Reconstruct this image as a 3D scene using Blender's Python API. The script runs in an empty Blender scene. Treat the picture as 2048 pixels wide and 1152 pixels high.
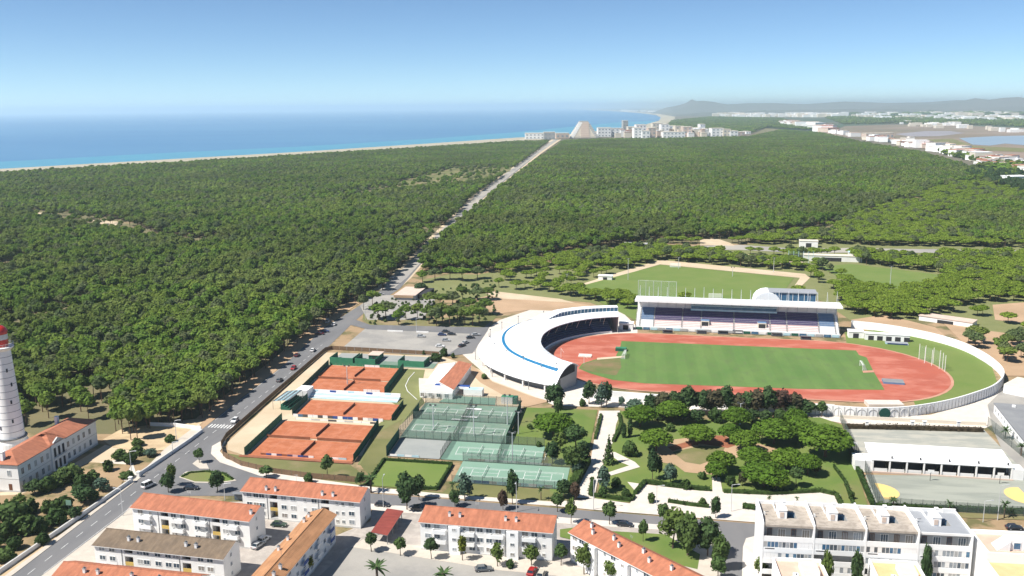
import bpy, bmesh, math, random
import numpy as np
from mathutils import Matrix, Vector
R=math.radians
random.seed(7)
scene=bpy.context.scene
COL=scene.collection
# ---------------------------------------------------------------- camera
H=112.0; FPX=1800.0; ROLL=R(0.57); YAW=R(7.7)
PITCH=math.atan((576-213.8)/FPX)
cr,sr=math.cos(ROLL),math.sin(ROLL); cp,sp=math.cos(PITCH),math.sin(PITCH)
cy_,sy_=math.cos(YAW),math.sin(YAW)
SURVEY=[1]      # -1 while a block is laid out on the older site survey, whose plan is corrected afterwards
BUILT=[]
def G(px,py,z=0.0):
    """photograph pixel (2048 wide) -> world point on the horizontal plane z"""
    k=SURVEY[0]
    u=px-1024; v=576-py
    a=u*cr+v*sr*k; b=-u*sr*k+v*cr
    dx=a; dy=FPX*cp+b*sp; dz=-FPX*sp+b*cp
    t=(z-H)/dz
    x=dx*t; y=dy*t
    return (x*cy_-y*sy_, x*sy_+y*cy_)
def regrid(x,y):
    """old survey plan -> corrected plan"""
    X=x*cy_+y*sy_; Y=-x*sy_+y*cy_
    dep=Y*cp+H*sp; up=Y*sp-H*cp
    a=X*FPX/dep; b=up*FPX/dep
    u=a*cr+b*sr; v=-a*sr+b*cr
    return G(1024+u,576-v)
def _turn(x,y,rz):
    x0,y0=regrid(x,y); d=4.0; x1,y1=regrid(x+d*math.cos(rz),y+d*math.sin(rz)); return x0,y0,math.atan2(y1-y0,x1-x0)
def correct_plan():
    SURVEY[0]=1; done=set()
    def verts(me,P,Q):
        if me.name in done: return
        done.add(me.name)
        for v in me.vertices:
            x,y=regrid(v.co.x+P[0],v.co.y+P[1]); v.co.x=x-Q[0]; v.co.y=y-Q[1]
        me.update()
    for o in BUILT:
        if o.parent: continue
        P=(o.location.x,o.location.y); far=abs(P[0])+abs(P[1])>.01
        if far and not o.name.startswith('curved_stand'):
            x,y,rz=_turn(*P,o.rotation_euler.z); o.location.x=x; o.location.y=y; o.rotation_euler.z=rz
        else:
            Q=regrid(*P) if far else (0,0); o.location.x,o.location.y=Q
            if o.type=='MESH': verts(o.data,P,Q)
            for c in o.children:
                if abs(c.location.x)+abs(c.location.y)>.01:
                    x,y,rz=_turn(c.location.x+P[0],c.location.y+P[1],c.rotation_euler.z); c.location.x=x-Q[0]; c.location.y=y-Q[1]
                    if not c.rotation_euler.x: c.rotation_euler.z=rz
                else: verts(c.data,P,Q)
    BUILT.clear()
def depth_of(x,y,z=0):
    X=x*cy_+y*sy_; Y=-x*sy_+y*cy_
    return X, Y*cp-(z-H)*sp, Y*sp+(z-H)*cp
cam_d=bpy.data.cameras.new('camera'); cam=bpy.data.objects.new('camera',cam_d); COL.objects.link(cam)
cam_d.sensor_fit='HORIZONTAL'; cam_d.sensor_width=36; cam_d.lens=36*FPX/2048
cam_d.clip_start=1; cam_d.clip_end=300000
cam.matrix_world=Matrix.Translation((0,0,H))@Matrix.Rotation(YAW,4,'Z')@Matrix.Rotation(math.pi/2-PITCH,4,'X')@Matrix.Rotation(-ROLL,4,'Z')
scene.camera=cam
# ---------------------------------------------------------------- world, sun, exposure
SUN_EL=R(53); sd=Vector((-0.861,-0.50,0)).normalized()
world=bpy.data.worlds.new('World'); scene.world=world; world.use_nodes=True
wn=world.node_tree.nodes; wl=world.node_tree.links; wn.clear()
sky=wn.new('ShaderNodeTexSky'); sky.sky_type='NISHITA'; sky.sun_disc=False
sky.sun_elevation=SUN_EL; sky.sun_rotation=math.atan2(sd.x,sd.y)%(2*math.pi)
sky.altitude=1200; sky.air_density=0.55; sky.dust_density=0.0; sky.ozone_density=4.0
bg=wn.new('ShaderNodeBackground'); bg.inputs['Strength'].default_value=0.092
wo=wn.new('ShaderNodeOutputWorld')
tint=wn.new('ShaderNodeMix'); tint.data_type='RGBA'; tint.blend_type='MULTIPLY'; tint.inputs[0].default_value=1; tint.inputs[7].default_value=(.90,.98,.95,1)
wl.new(sky.outputs[0],tint.inputs[6]); wl.new(tint.outputs[2],bg.inputs['Color']); wl.new(bg.outputs[0],wo.inputs['Surface'])
sun_d=bpy.data.lights.new('sun','SUN'); sun_d.energy=5.0; sun_d.angle=R(0.53); sun_d.color=(1.0,0.955,0.88)
sun=bpy.data.objects.new('sun',sun_d); COL.objects.link(sun)
to_sun=Vector((sd.x*math.cos(SUN_EL),sd.y*math.cos(SUN_EL),math.sin(SUN_EL)))
sun.rotation_euler=to_sun.to_track_quat('Z','Y').to_euler(); sun.location=(-300,-100,400)
vs=scene.view_settings; vs.view_transform='Standard'; vs.look='None'; vs.gamma=1; vs.use_curve_mapping=False
vs.exposure=0.66
scene.render.resolution_x=1024; scene.render.resolution_y=576
scene.cycles.volume_bounces=1
# ---------------------------------------------------------------- materials
MATS={}
def nt(name):
    m=bpy.data.materials.new(name); m.use_nodes=True
    n=m.node_tree.nodes; l=m.node_tree.links
    return m,n,l,n['Principled BSDF']
def mk(name,c1,c2=None,scale=1.0,rough=0.8,detail=5,lo=0.35,hi=0.65,bump=0.0,bscale=None,c3=None,s3=0.1,lo3=.45,hi3=.6,metal=0,space='pos',stretch=None,spec=0.3):
    m,n,l,b=nt(name); MATS[name]=m
    b.inputs['Roughness'].default_value=rough; b.inputs['Metallic'].default_value=metal
    b.inputs['Specular IOR Level'].default_value=spec
    if c2 is None: c2=tuple(x*0.86 for x in c1)
    if space=='pos':
        g=n.new('ShaderNodeNewGeometry'); co=g.outputs['Position']
    else:
        g=n.new('ShaderNodeTexCoord'); co=g.outputs['Object']
    if stretch:
        mp=n.new('ShaderNodeMapping'); mp.inputs['Scale'].default_value=stretch; l.new(co,mp.inputs[0]); co=mp.outputs[0]
    def noise(s,d):
        t=n.new('ShaderNodeTexNoise'); t.inputs['Scale'].default_value=s; t.inputs['Detail'].default_value=d; t.inputs['Roughness'].default_value=.6
        l.new(co,t.inputs['Vector']); return t.outputs['Fac']
    def ramp(f,a,c):
        r=n.new('ShaderNodeMapRange'); r.inputs['From Min'].default_value=a; r.inputs['From Max'].default_value=c; l.new(f,r.inputs[0]); return r.outputs[0]
    def mix(f,A,B):
        x=n.new('ShaderNodeMix'); x.data_type='RGBA'; l.new(f,x.inputs[0])
        for i,v in ((6,A),(7,B)):
            if isinstance(v,tuple): x.inputs[i].default_value=(*v,1)
            else: l.new(v,x.inputs[i])
        return x.outputs[2]
    f=noise(scale,detail); col=mix(ramp(f,lo,hi),c1,c2)
    if c3: col=mix(ramp(noise(s3,6),lo3,hi3),col,c3)
    l.new(col,b.inputs['Base Color'])
    if bump:
        bp=n.new('ShaderNodeBump'); bp.inputs['Strength'].default_value=bump; bp.inputs['Distance'].default_value=.3
        l.new(noise(bscale or scale*3,3),bp.inputs['Height']); l.new(bp.outputs[0],b.inputs['Normal'])
    return m
def leafmat(name,c1,c2,c3=None,trans=0.25):
    m,n,l,b=nt(name); MATS[name]=m
    oi=n.new('ShaderNodeObjectInfo'); g=n.new('ShaderNodeNewGeometry')
    x=n.new('ShaderNodeMix'); x.data_type='RGBA'; l.new(oi.outputs['Random'],x.inputs[0]); x.inputs[6].default_value=(*c1,1); x.inputs[7].default_value=(*c2,1)
    t=n.new('ShaderNodeTexNoise'); t.inputs['Scale'].default_value=.9; t.inputs['Detail'].default_value=2; l.new(g.outputs['Position'],t.inputs['Vector'])
    t2=n.new('ShaderNodeTexNoise'); t2.inputs['Scale'].default_value=.012; t2.inputs['Detail'].default_value=3; l.new(g.outputs['Position'],t2.inputs['Vector'])
    r=n.new('ShaderNodeMapRange'); r.inputs['From Min'].default_value=.3; r.inputs['From Max'].default_value=.7; r.inputs['To Min'].default_value=.65; r.inputs['To Max'].default_value=1.4; l.new(t.outputs[0],r.inputs[0])
    c=x.outputs[2]
    if c3:
        r2=n.new('ShaderNodeMapRange'); r2.inputs['From Min'].default_value=.46; r2.inputs['From Max'].default_value=.62; r2.inputs['To Max'].default_value=.7; l.new(t2.outputs[0],r2.inputs[0])
        x2=n.new('ShaderNodeMix'); x2.data_type='RGBA'; l.new(r2.outputs[0],x2.inputs[0]); l.new(c,x2.inputs[6]); x2.inputs[7].default_value=(*c3,1); c=x2.outputs[2]
    t4=n.new('ShaderNodeTexNoise'); t4.inputs['Scale'].default_value=.007; t4.inputs['Detail'].default_value=5; t4.inputs['Roughness'].default_value=.65; l.new(g.outputs['Position'],t4.inputs['Vector'])
    r4=n.new('ShaderNodeMapRange'); r4.inputs['From Min'].default_value=.38; r4.inputs['From Max'].default_value=.62; r4.inputs['To Min'].default_value=.82; r4.inputs['To Max'].default_value=1.38; l.new(t4.outputs[0],r4.inputs[0])
    mm=n.new('ShaderNodeMath'); mm.operation='MULTIPLY'; l.new(r.outputs[0],mm.inputs[0])
    if c3: l.new(r4.outputs[0],mm.inputs[1])
    else: mm.inputs[1].default_value=1
    vm=n.new('ShaderNodeVectorMath'); vm.operation='SCALE'; l.new(c,vm.inputs[0]); l.new(mm.outputs[0],vm.inputs['Scale'])
    b.inputs['Roughness'].default_value=.75; b.inputs['Specular IOR Level'].default_value=.15
    l.new(vm.outputs[0],b.inputs['Base Color'])
    tr=n.new('ShaderNodeBsdfTranslucent'); l.new(vm.outputs[0],tr.inputs['Color'])
    ms=n.new('ShaderNodeMixShader'); ms.inputs[0].default_value=trans
    l.new(b.outputs[0],ms.inputs[1]); l.new(tr.outputs[0],ms.inputs[2]); l.new(ms.outputs[0],n['Material Output'].inputs['Surface'])
    return m
def tilemat(name,c1,c2,axis=0,pitch=.45):
    m,n,l,b=nt(name); MATS[name]=m
    tc=n.new('ShaderNodeTexCoord'); 
    w=n.new('ShaderNodeTexWave'); w.bands_direction='XYZ'[axis]; w.inputs['Scale'].default_value=1/(pitch*2)*1.0; w.inputs['Distortion'].default_value=.3
    l.new(tc.outputs['Object'],w.inputs['Vector'])
    t=n.new('ShaderNodeTexNoise'); t.inputs['Scale'].default_value=.35; t.inputs['Detail'].default_value=8; t.inputs['Roughness'].default_value=.75; l.new(tc.outputs['Object'],t.inputs['Vector'])
    r=n.new('ShaderNodeMapRange'); r.inputs['From Min'].default_value=.35; r.inputs['From Max'].default_value=.65; l.new(t.outputs[0],r.inputs[0])
    x=n.new('ShaderNodeMix'); x.data_type='RGBA'; l.new(r.outputs[0],x.inputs[0]); x.inputs[6].default_value=(*c1,1); x.inputs[7].default_value=(*c2,1)
    mp=n.new('ShaderNodeMapping'); mp.inputs['Scale'].default_value=(.15,1.3,1) if axis else (1.3,.15,1); l.new(tc.outputs['Object'],mp.inputs[0])
    t3=n.new('ShaderNodeTexNoise'); t3.inputs['Scale'].default_value=1.0; t3.inputs['Detail'].default_value=6; l.new(mp.outputs[0],t3.inputs['Vector'])
    r3=n.new('ShaderNodeMapRange'); r3.inputs['From Min'].default_value=.35; r3.inputs['From Max'].default_value=.65; r3.inputs['To Min'].default_value=.86; r3.inputs['To Max'].default_value=1.12; l.new(t3.outputs[0],r3.inputs[0])
    vm=n.new('ShaderNodeVectorMath'); vm.operation='SCALE'; l.new(x.outputs[2],vm.inputs[0]); l.new(r3.outputs[0],vm.inputs['Scale'])
    l.new(vm.outputs[0],b.inputs['Base Color']); b.inputs['Roughness'].default_value=.85; b.inputs['Specular IOR Level'].default_value=.2
    bp=n.new('ShaderNodeBump'); bp.inputs['Strength'].default_value=.5; bp.inputs['Distance'].default_value=.12; l.new(w.outputs[0],bp.inputs['Height']); l.new(bp.outputs[0],b.inputs['Normal'])
    return m
mk('soil',(.36,.25,.15),(.27,.19,.105),.05,.95,8,c3=(.13,.12,.05),s3=.09,lo3=.47,hi3=.6)
mk('forest_floor',(.13,.125,.06),(.18,.15,.08),.03,.95,8,c3=(.30,.22,.13),s3=.013,lo3=.57,hi3=.68)
mk('sand',(.56,.43,.27),(.42,.31,.19),.15,.95,7)
mk('pale_sand',(.56,.46,.33),(.47,.37,.25),.06,.95,6)
mk('orange_sand',(.44,.30,.19),(.35,.24,.145),.05,.95,6)
mk('beach_sand',(.40,.36,.28),(.34,.30,.22),.02,.95,4)
mk('asphalt',(.165,.165,.17),(.135,.135,.14),.12,.9,7,c3=(.18,.175,.175),s3=.05,bump=.1,stretch=(1,.25,1))
mk('asphalt_pale',(.35,.33,.30),(.30,.285,.26),.10,.9,8,c3=(.26,.25,.235),s3=.07)
mk('far_road',(.38,.35,.30),(.26,.25,.24),.02,.9,6)
mk('paving',(.46,.41,.35),(.52,.47,.40),.5,.9,6)
mk('white_paving',(.62,.56,.50),(.54,.49,.43),.4,.9,6)
mk('plaza_ground',(.37,.33,.30),(.32,.29,.26),.12,.9,8,c3=(.42,.38,.34),s3=.4)
mk('kerb',(.5,.48,.44),None,1,.9)
mk('road_paint',(.75,.75,.72),(.5,.5,.5),1.2,.8)
mk('lawn',(.10,.16,.032),(.145,.185,.045),.08,.95,8,c3=(.17,.17,.065),s3=.05,lo3=.5,hi3=.7)
mk('pitch_grass',(.085,.165,.040),(.115,.19,.05),.07,.95,8,c3=(.10,.155,.05),s3=.25,lo3=.5,hi3=.7,stretch=(1,.5,1))
m=MATS['pitch_grass']; n=m.node_tree.nodes; l=m.node_tree.links; b=n['Principled BSDF']; src=b.inputs['Base Color'].links[0].from_socket
g=n.new('ShaderNodeNewGeometry'); w=n.new('ShaderNodeTexWave'); w.bands_direction='X'; w.inputs['Scale'].default_value=.035; w.inputs['Distortion'].default_value=.6; w.inputs['Detail Scale'].default_value=.2; l.new(g.outputs['Position'],w.inputs['Vector'])
r=n.new('ShaderNodeMapRange'); r.inputs['From Min'].default_value=.4; r.inputs['From Max'].default_value=.6; r.inputs['To Min'].default_value=.965; r.inputs['To Max'].default_value=1.035; l.new(w.outputs['Fac'],r.inputs[0])
vm=n.new('ShaderNodeVectorMath'); vm.operation='SCALE'; l.new(src,vm.inputs[0]); l.new(r.outputs[0],vm.inputs['Scale']); l.new(vm.outputs[0],b.inputs['Base Color'])
mk('worn_grass',(.22,.15,.08),(.10,.14,.04),.10,.95,8)
mk('bank_grass',(.12,.18,.038),(.15,.195,.05),.06,.95,8)
mk('dry_grass',(.17,.165,.065),(.12,.13,.045),.06,.95,8,c3=(.26,.20,.11),s3=.03,lo3=.52,hi3=.65)
mk('olive_ground',(.19,.195,.08),(.16,.175,.065),.12,.95,7)
mk('track_red',(.40,.105,.065),(.32,.08,.05),.06,.85,8,c3=(.46,.16,.11),s3=.12,stretch=(.5,1,1))
mk('track_apron',(.50,.27,.19),(.44,.22,.15),.1,.9,6)
mk('clay',(.41,.135,.062),(.36,.115,.05),.10,.9,8,c3=(.45,.165,.085),s3=.3)
mk('clay_dark',(.22,.085,.045),(.30,.11,.06),.3,.9,5)
mk('hard_green',(.125,.20,.155),(.15,.23,.18),.08,.85,7,c3=(.17,.23,.18),s3=.3)
mk('hard_green_light',(.17,.29,.22),(.20,.31,.24),.1,.85,7)
mk('hard_grey',(.26,.275,.265),(.30,.31,.295),.15,.85,7)
mk('school_court',(.34,.34,.30),(.27,.28,.25),.07,.9,8,c3=(.40,.385,.33),s3=.2,stretch=(.5,1.6,1))
mk('school_court_low',(.29,.305,.265),(.33,.34,.29),.05,.9,8,c3=(.25,.265,.23),s3=.09,stretch=(.35,1.8,1))
mk('yellow_paint',(.72,.52,.19),(.66,.48,.20),.3,.85)
mk('plaster',(.80,.79,.77),(.74,.73,.71),.35,.85,6,space='obj',c3=(.70,.69,.66),s3=.15,lo3=.5,hi3=.75)
mk('plaster_pure',(.84,.84,.83),(.79,.79,.78),.3,.8,5,space='obj')
mk('plaster_cream',(.66,.60,.50),(.60,.54,.45),.3,.85,6,space='obj')
mk('plaster_pink',(.60,.48,.40),(.54,.42,.35),.3,.85,6,space='obj')
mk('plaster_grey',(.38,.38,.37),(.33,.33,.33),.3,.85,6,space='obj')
mk('wall_grey',(.46,.455,.44),(.55,.54,.52),.5,.85,7)
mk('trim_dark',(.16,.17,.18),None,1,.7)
mk('stone_band',(.18,.20,.23),None,1,.8)
mk('roof_beige',(.36,.315,.265),(.42,.37,.32),.4,.9,8,space='obj',c3=(.30,.26,.22),s3=.9)
mk('roof_grey',(.30,.315,.34),(.27,.285,.31),.4,.9,7,space='obj')
mk('roof_darkgrey',(.20,.205,.215),(.24,.245,.25),.2,.85,7,space='obj')
mk('roof_sandstone',(.66,.45,.24),(.60,.40,.20),.5,.9,7,space='obj')
mk('roof_pink',(.58,.42,.33),(.52,.37,.29),.5,.9,7,space='obj')
tilemat('tiles_orange',(.45,.175,.10),(.35,.135,.08),0)
tilemat('tiles_orange_side',(.48,.21,.115),(.43,.19,.095),1)
tilemat('tiles_ochre_side',(.46,.24,.12),(.36,.18,.09),1)
tilemat('tiles_brown',(.215,.16,.11),(.15,.115,.085),0)
tilemat('sheet_red',(.28,.065,.05),(.22,.05,.042),1,.3)
tilemat('sheet_green',(.03,.12,.065),(.04,.15,.08),0,.5)
mk('glass',(.04,.06,.085),(.09,.12,.15),.8,.15,3,space='obj',spec=.6)
mk('shutter',(.30,.27,.24),(.22,.2,.18),3,.7,space='obj')
mk('glass_pale',(.20,.23,.26),(.34,.37,.40),.9,.2,4,space='obj',spec=.6)
mk('shallow_water',(.055,.24,.35),(.07,.28,.38),.02,.3)
mk('glass_blue',(.03,.10,.20),(.08,.18,.28),.5,.15,3,space='obj',spec=.6)
mk('dark_opening',(.035,.035,.04),None,1,.9)
mk('door_yellow',(.60,.42,.12),None,1,.8)
mk('door_brown',(.15,.06,.03),None,1,.8)
mk('metal_grey',(.30,.31,.32),None,1,.5,metal=.4)
mk('metal_pale',(.60,.61,.62),None,1,.5,metal=.2)
mk('metal_dark',(.08,.08,.085),None,1,.6)
mk('wood_fence',(.20,.13,.08),(.14,.09,.055),2,.9)
mk('green_windscreen',(.012,.085,.055),(.02,.11,.07),.5,.8)
mk('green_screen_light',(.03,.17,.09),(.045,.2,.11),.5,.8)
mk('roof_white',(.83,.85,.87),(.79,.81,.84),.1,.55,5,space='obj')
mk('gutter_blue',(.01,.13,.28),(.015,.17,.34),.3,.5)
mk('seat_navy',(.06,.05,.13),(.085,.06,.15),.6,.7,space='obj')
mk('seat_pink',(.60,.40,.38),(.66,.48,.45),.6,.8,space='obj')
mk('seat_blue',(.13,.22,.36),(.11,.19,.32),.6,.7,space='obj')
mk('seat_darkblue',(.015,.035,.10),(.02,.05,.14),.6,.7,space='obj')
mk('bark',(.13,.095,.07),(.09,.065,.05),3,.95)
mk('bark_red',(.16,.09,.06),(.11,.065,.045),3,.95)
mk('lighthouse_red',(.55,.025,.02),None,1,.35,spec=.5)
mk('blue_paint',(.03,.08,.28),None,1,.6)
mk('light_blue',(.35,.55,.62),(.5,.65,.7),.3,.7,space='obj')
mk('white_paint',(.82,.82,.80),None,1,.6)
mk('green_dark_paint',(.01,.07,.05),None,1,.6)
mk('marsh',(.20,.15,.11),(.15,.13,.085),.004,.95,6,c3=(.25,.19,.15),s3=.0015)
mk('wet_marsh',(.30,.28,.30),(.24,.22,.23),.004,.6)
mk('far_wood',(.045,.075,.045),(.065,.09,.05),.01,.95,6,c3=(.11,.10,.07),s3=.003,lo3=.52,hi3=.6)
mk('far_ground',(.13,.115,.085),(.09,.10,.06),.0012,.95,8,c3=(.17,.14,.11),s3=.0004)
mk('hill',(.13,.13,.125),(.10,.11,.10),.0008,.95,8)
mk('red_ground',(.42,.15,.08),None,.3,.9)
leafmat('leaf_forest',(.088,.165,.022),(.150,.210,.030),(.140,.165,.050),.4)
leafmat('leaf_forest_grey',(.105,.15,.055),(.15,.175,.07),None,.4)
leafmat('leaf_umbrella',(.15,.225,.022),(.19,.26,.032),None,.35)
leafmat('leaf_park',(.075,.145,.014),(.10,.17,.018),None)
leafmat('leaf_street',(.06,.11,.034),(.08,.13,.038),None)
leafmat('leaf_dark',(.038,.075,.026),(.055,.095,.032),None)
leafmat('leaf_brown',(.085,.05,.038),(.07,.075,.035),None)
leafmat('leaf_yellow',(.17,.18,.025),(.15,.19,.03),None,.35)
leafmat('leaf_lime',(.105,.155,.035),(.12,.17,.04),None,.35)
leafmat('leaf_blue',(.075,.125,.085),(.08,.13,.09),None)
leafmat('leaf_shrub',(.05,.095,.025),(.085,.13,.035),None)
leafmat('leaf_palm',(.055,.10,.035),(.07,.12,.04),None)
leafmat('leaf_hedge',(.035,.07,.018),(.05,.085,.02),None)
# sea
m,n,l,b=nt('sea_water'); MATS['sea_water']=m
b.inputs['Roughness'].default_value=.35; b.inputs['IOR'].default_value=1.33
g=n.new('ShaderNodeNewGeometry'); mp=n.new('ShaderNodeMapping'); mp.inputs['Scale'].default_value=(.0006,.0014,1); mp.inputs['Rotation'].default_value=(0,0,R(-35)); l.new(g.outputs['Position'],mp.inputs[0])
t=n.new('ShaderNodeTexNoise'); t.inputs['Scale'].default_value=1.3; t.inputs['Detail'].default_value=7; l.new(mp.outputs[0],t.inputs['Vector'])
rr=n.new('ShaderNodeMapRange'); rr.inputs['From Min'].default_value=.35; rr.inputs['From Max'].default_value=.68; l.new(t.outputs[0],rr.inputs[0])
x=n.new('ShaderNodeMix'); x.data_type='RGBA'; l.new(rr.outputs[0],x.inputs[0]); x.inputs[6].default_value=(.055,.17,.33,1); x.inputs[7].default_value=(.085,.22,.37,1); l.new(x.outputs[2],b.inputs['Base Color'])
t2=n.new('ShaderNodeTexNoise'); t2.inputs['Scale'].default_value=.05; t2.inputs['Detail'].default_value=4; l.new(g.outputs['Position'],t2.inputs['Vector'])
bp=n.new('ShaderNodeBump'); bp.inputs['Strength'].default_value=.25; bp.inputs['Distance'].default_value=2; l.new(t2.outputs[0],bp.inputs['Height']); l.new(bp.outputs[0],b.inputs['Normal'])
m=mk('lagoon_water',(.22,.29,.35),(.26,.32,.37),.002,.3)
# translucent fence mesh
def netmat(name,col,alpha):
    m,n,l,b=nt(name); MATS[name]=m
    b.inputs['Base Color'].default_value=(*col,1); b.inputs['Alpha'].default_value=alpha; b.inputs['Roughness'].default_value=.9
netmat('chain_link',(.10,.14,.12),.28)
netmat('netting',(.35,.48,.36),.16)
netmat('goal_net',(.7,.72,.7),.35)
# ---------------------------------------------------------------- mesh + object helpers
class MB:
    def __init__(s): s.v=[];s.f=[];s.m=[];s.mats=[]
    def mi(s,mat):
        if mat not in s.mats: s.mats.append(mat)
        return s.mats.index(mat)
    def add(s,vs_,fs,mat):
        k=len(s.v); s.v+=[tuple(p) for p in vs_]; i=s.mi(mat)
        for f in fs: s.f.append(tuple(k+j for j in f)); s.m.append(i)
        return s
    def box(s,x0,x1,y0,y1,z0,z1,mat,cap=None):
        vs_=[(x0,y0,z0),(x1,y0,z0),(x1,y1,z0),(x0,y1,z0),(x0,y0,z1),(x1,y0,z1),(x1,y1,z1),(x0,y1,z1)]
        s.add(vs_,[(0,3,2,1),(0,1,5,4),(1,2,6,5),(2,3,7,6),(3,0,4,7)],mat)
        s.add(vs_[4:],[(0,1,2,3)],cap or mat); return s
    def quad(s,a,b,c,d,mat): return s.add([a,b,c,d],[(0,1,2,3)],mat)
    def prism(s,pts,z0,z1,mat,top=None):
        n=len(pts); 
        ar=sum(pts[i][0]*pts[(i+1)%n][1]-pts[(i+1)%n][0]*pts[i][1] for i in range(n))
        if ar<0: pts=pts[::-1]
        s.add([(x,y,z0) for x,y in pts]+[(x,y,z1) for x,y in pts],[(i,(i+1)%n,n+(i+1)%n,n+i) for i in range(n)],mat)
        s.add([(x,y,z1) for x,y in pts],[tuple(range(n))],top or mat); return s
    def cyl(s,x,y,z0,z1,r0,r1,mat,n=8,caps=True):
        a=[(x+r0*math.cos(2*math.pi*i/n),y+r0*math.sin(2*math.pi*i/n),z0) for i in range(n)]
        c=[(x+r1*math.cos(2*math.pi*i/n),y+r1*math.sin(2*math.pi*i/n),z1) for i in range(n)]
        s.add(a+c,[(i,(i+1)%n,n+(i+1)%n,n+i) for i in range(n)]+([tuple(range(n,2*n))] if caps and r1>0.001 else []),mat); return s
    def bar(s,p,q,r,mat,n=4):
        p=Vector(p);q=Vector(q);d=(q-p).normalized(); a=d.orthogonal().normalized(); b=d.cross(a)
        rs=r if isinstance(r,tuple) else (r,r)
        vs_=[]
        for c,rr in ((p,rs[0]),(q,rs[1])):
            for i in range(n):
                t=2*math.pi*(i+.5)/n; vs_.append(c+a*math.cos(t)*rr+b*math.sin(t)*rr)
        s.add(vs_,[(i,(i+1)%n,n+(i+1)%n,n+i) for i in range(n)]+[tuple(range(n,2*n))],mat); return s
    def lathe(s,prof,mat,n=24,x=0,y=0):
        k=len(prof); vs_=[(x+r*math.cos(2*math.pi*i/n),y+r*math.sin(2*math.pi*i/n),z) for r,z in prof for i in range(n)]
        fs=[(j*n+i,j*n+(i+1)%n,(j+1)*n+(i+1)%n,(j+1)*n+i) for j in range(k-1) for i in range(n)]
        s.add(vs_,fs,mat); return s
    def mesh(s,name,smooth=False):
        me=bpy.data.meshes.new(name); me.from_pydata(s.v,[],s.f)
        for mm in s.mats: me.materials.append(MATS[mm])
        me.polygons.foreach_set('material_index',s.m)
        if smooth: me.polygons.foreach_set('use_smooth',[True]*len(s.f))
        me.update(); return me
def tag(o,label=None,cat=None,group=None,kind=None):
    if label: o['label']=label
    if cat: o['category']=cat
    if group: o['group']=group
    if kind: o['kind']=kind
    return o
def thing(name,label,cat,loc=(0,0,0),rz=0,group=None,scale=1):
    o=bpy.data.objects.new(name,None); o.empty_display_size=.5; COL.objects.link(o)
    if SURVEY[0]<0: BUILT.append(o)
    o.location=loc; o.rotation_euler=(0,0,rz); o.scale=(scale,)*3 if not isinstance(scale,tuple) else scale
    return tag(o,label,cat,group)
def part(name,me,parent=None,loc=(0,0,0),rz=0,label=None,smooth=False):
    if isinstance(me,MB): me=me.mesh(name,smooth)
    o=bpy.data.objects.new(name,me); COL.objects.link(o); o.location=loc; o.rotation_euler=(0,0,rz)
    if SURVEY[0]<0: BUILT.append(o)
    if parent: o.parent=parent
    if label: o['label']=label
    return o
def single(name,me,label,cat,loc=(0,0,0),rz=0,group=None):
    return tag(part(name,me,None,loc,rz),label,cat,group)
def copy_tree(o,parent=None,**kw):
    c=o.copy(); COL.objects.link(c)
    if parent: c.parent=parent
    for ch in list(o.children): copy_tree(ch,c)
    return c
PC=[0]
def patch(name,mat,pts,z,px=True,thick=0):
    PC[0]+=1; z=z+PC[0]*.0015
    P=[G(*p) if px else p for p in pts]
    bm=bmesh.new(); vs_=[bm.verts.new((x,y,z)) for x,y in P]
    f=bm.faces.new(vs_); f.normal_update()
    if f.normal.z<0: f.normal_flip()
    if thick:
        r=bmesh.ops.extrude_face_region(bm,geom=[f]); 
        for e in r['geom']:
            if isinstance(e,bmesh.types.BMVert): e.co.z+=thick
    bmesh.ops.triangulate(bm,faces=bm.faces[:])
    me=bpy.data.meshes.new(name); bm.to_mesh(me); bm.free(); me.materials.append(MATS[mat])
    o=bpy.data.objects.new(name,me); COL.objects.link(o); o['kind']='structure'
    if SURVEY[0]<0: BUILT.append(o)
    return o
def strip(name,mat,center,width,z,thick=0):
    """band along a world polyline"""
    L=[];Rr=[]
    n=len(center)
    for i,(x,y) in enumerate(center):
        a=Vector(center[max(i-1,0)]); b=Vector(center[min(i+1,n-1)]); d=(b-a).normalized(); nn=Vector((-d.y,d.x))
        w=width[i] if isinstance(width,(list,tuple)) else width
        L.append((x+nn.x*w/2,y+nn.y*w/2)); Rr.append((x-nn.x*w/2,y-nn.y*w/2))
    return patch(name,mat,L+Rr[::-1],z,px=False,thick=thick)
# ---------------------------------------------------------------- the setting: sea, land, far country
def W(pts): return [G(*p) for p in pts]
coast_px=[(-700,371),(-200,349),(0,337),(300,320),(600,303),(850,287),(1030,275),(1120,270),(1210,260),(1290,249),(1318,241),(1322,235),(1312,230),(1280,226),(1230,222.5),(1170,219.5),(1100,216.6)]
far_x=90000
me=MB(); me.add([(-90000,-20000,-2),(90000,-20000,-2),(90000,150000,-2),(-90000,150000,-2)],[(0,1,2,3)],'sea_water')
o=part('sea',me); o['kind']='structure'
cw=[(-2500,-1500)]+W(coast_px)
cw[1]=(-2100,(cw[1][1]))
land=cw+[(3000,60000),(90000,60000),(90000,-3000),(-2500,-3000)]
patch('land','far_ground',land,-1.2,px=False)
patch('shallow_sea','shallow_water',[(-700,371),(-200,349),(0,337),(300,320),(600,303),(850,287),(1030,275),(1120,270),(1210,260),(1290,249),(1318,241),(1250,243),(1150,252),(1030,264),(850,277),(600,292),(300,306),(0,322),(-200,333),(-700,353)],-1.8)
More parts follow.
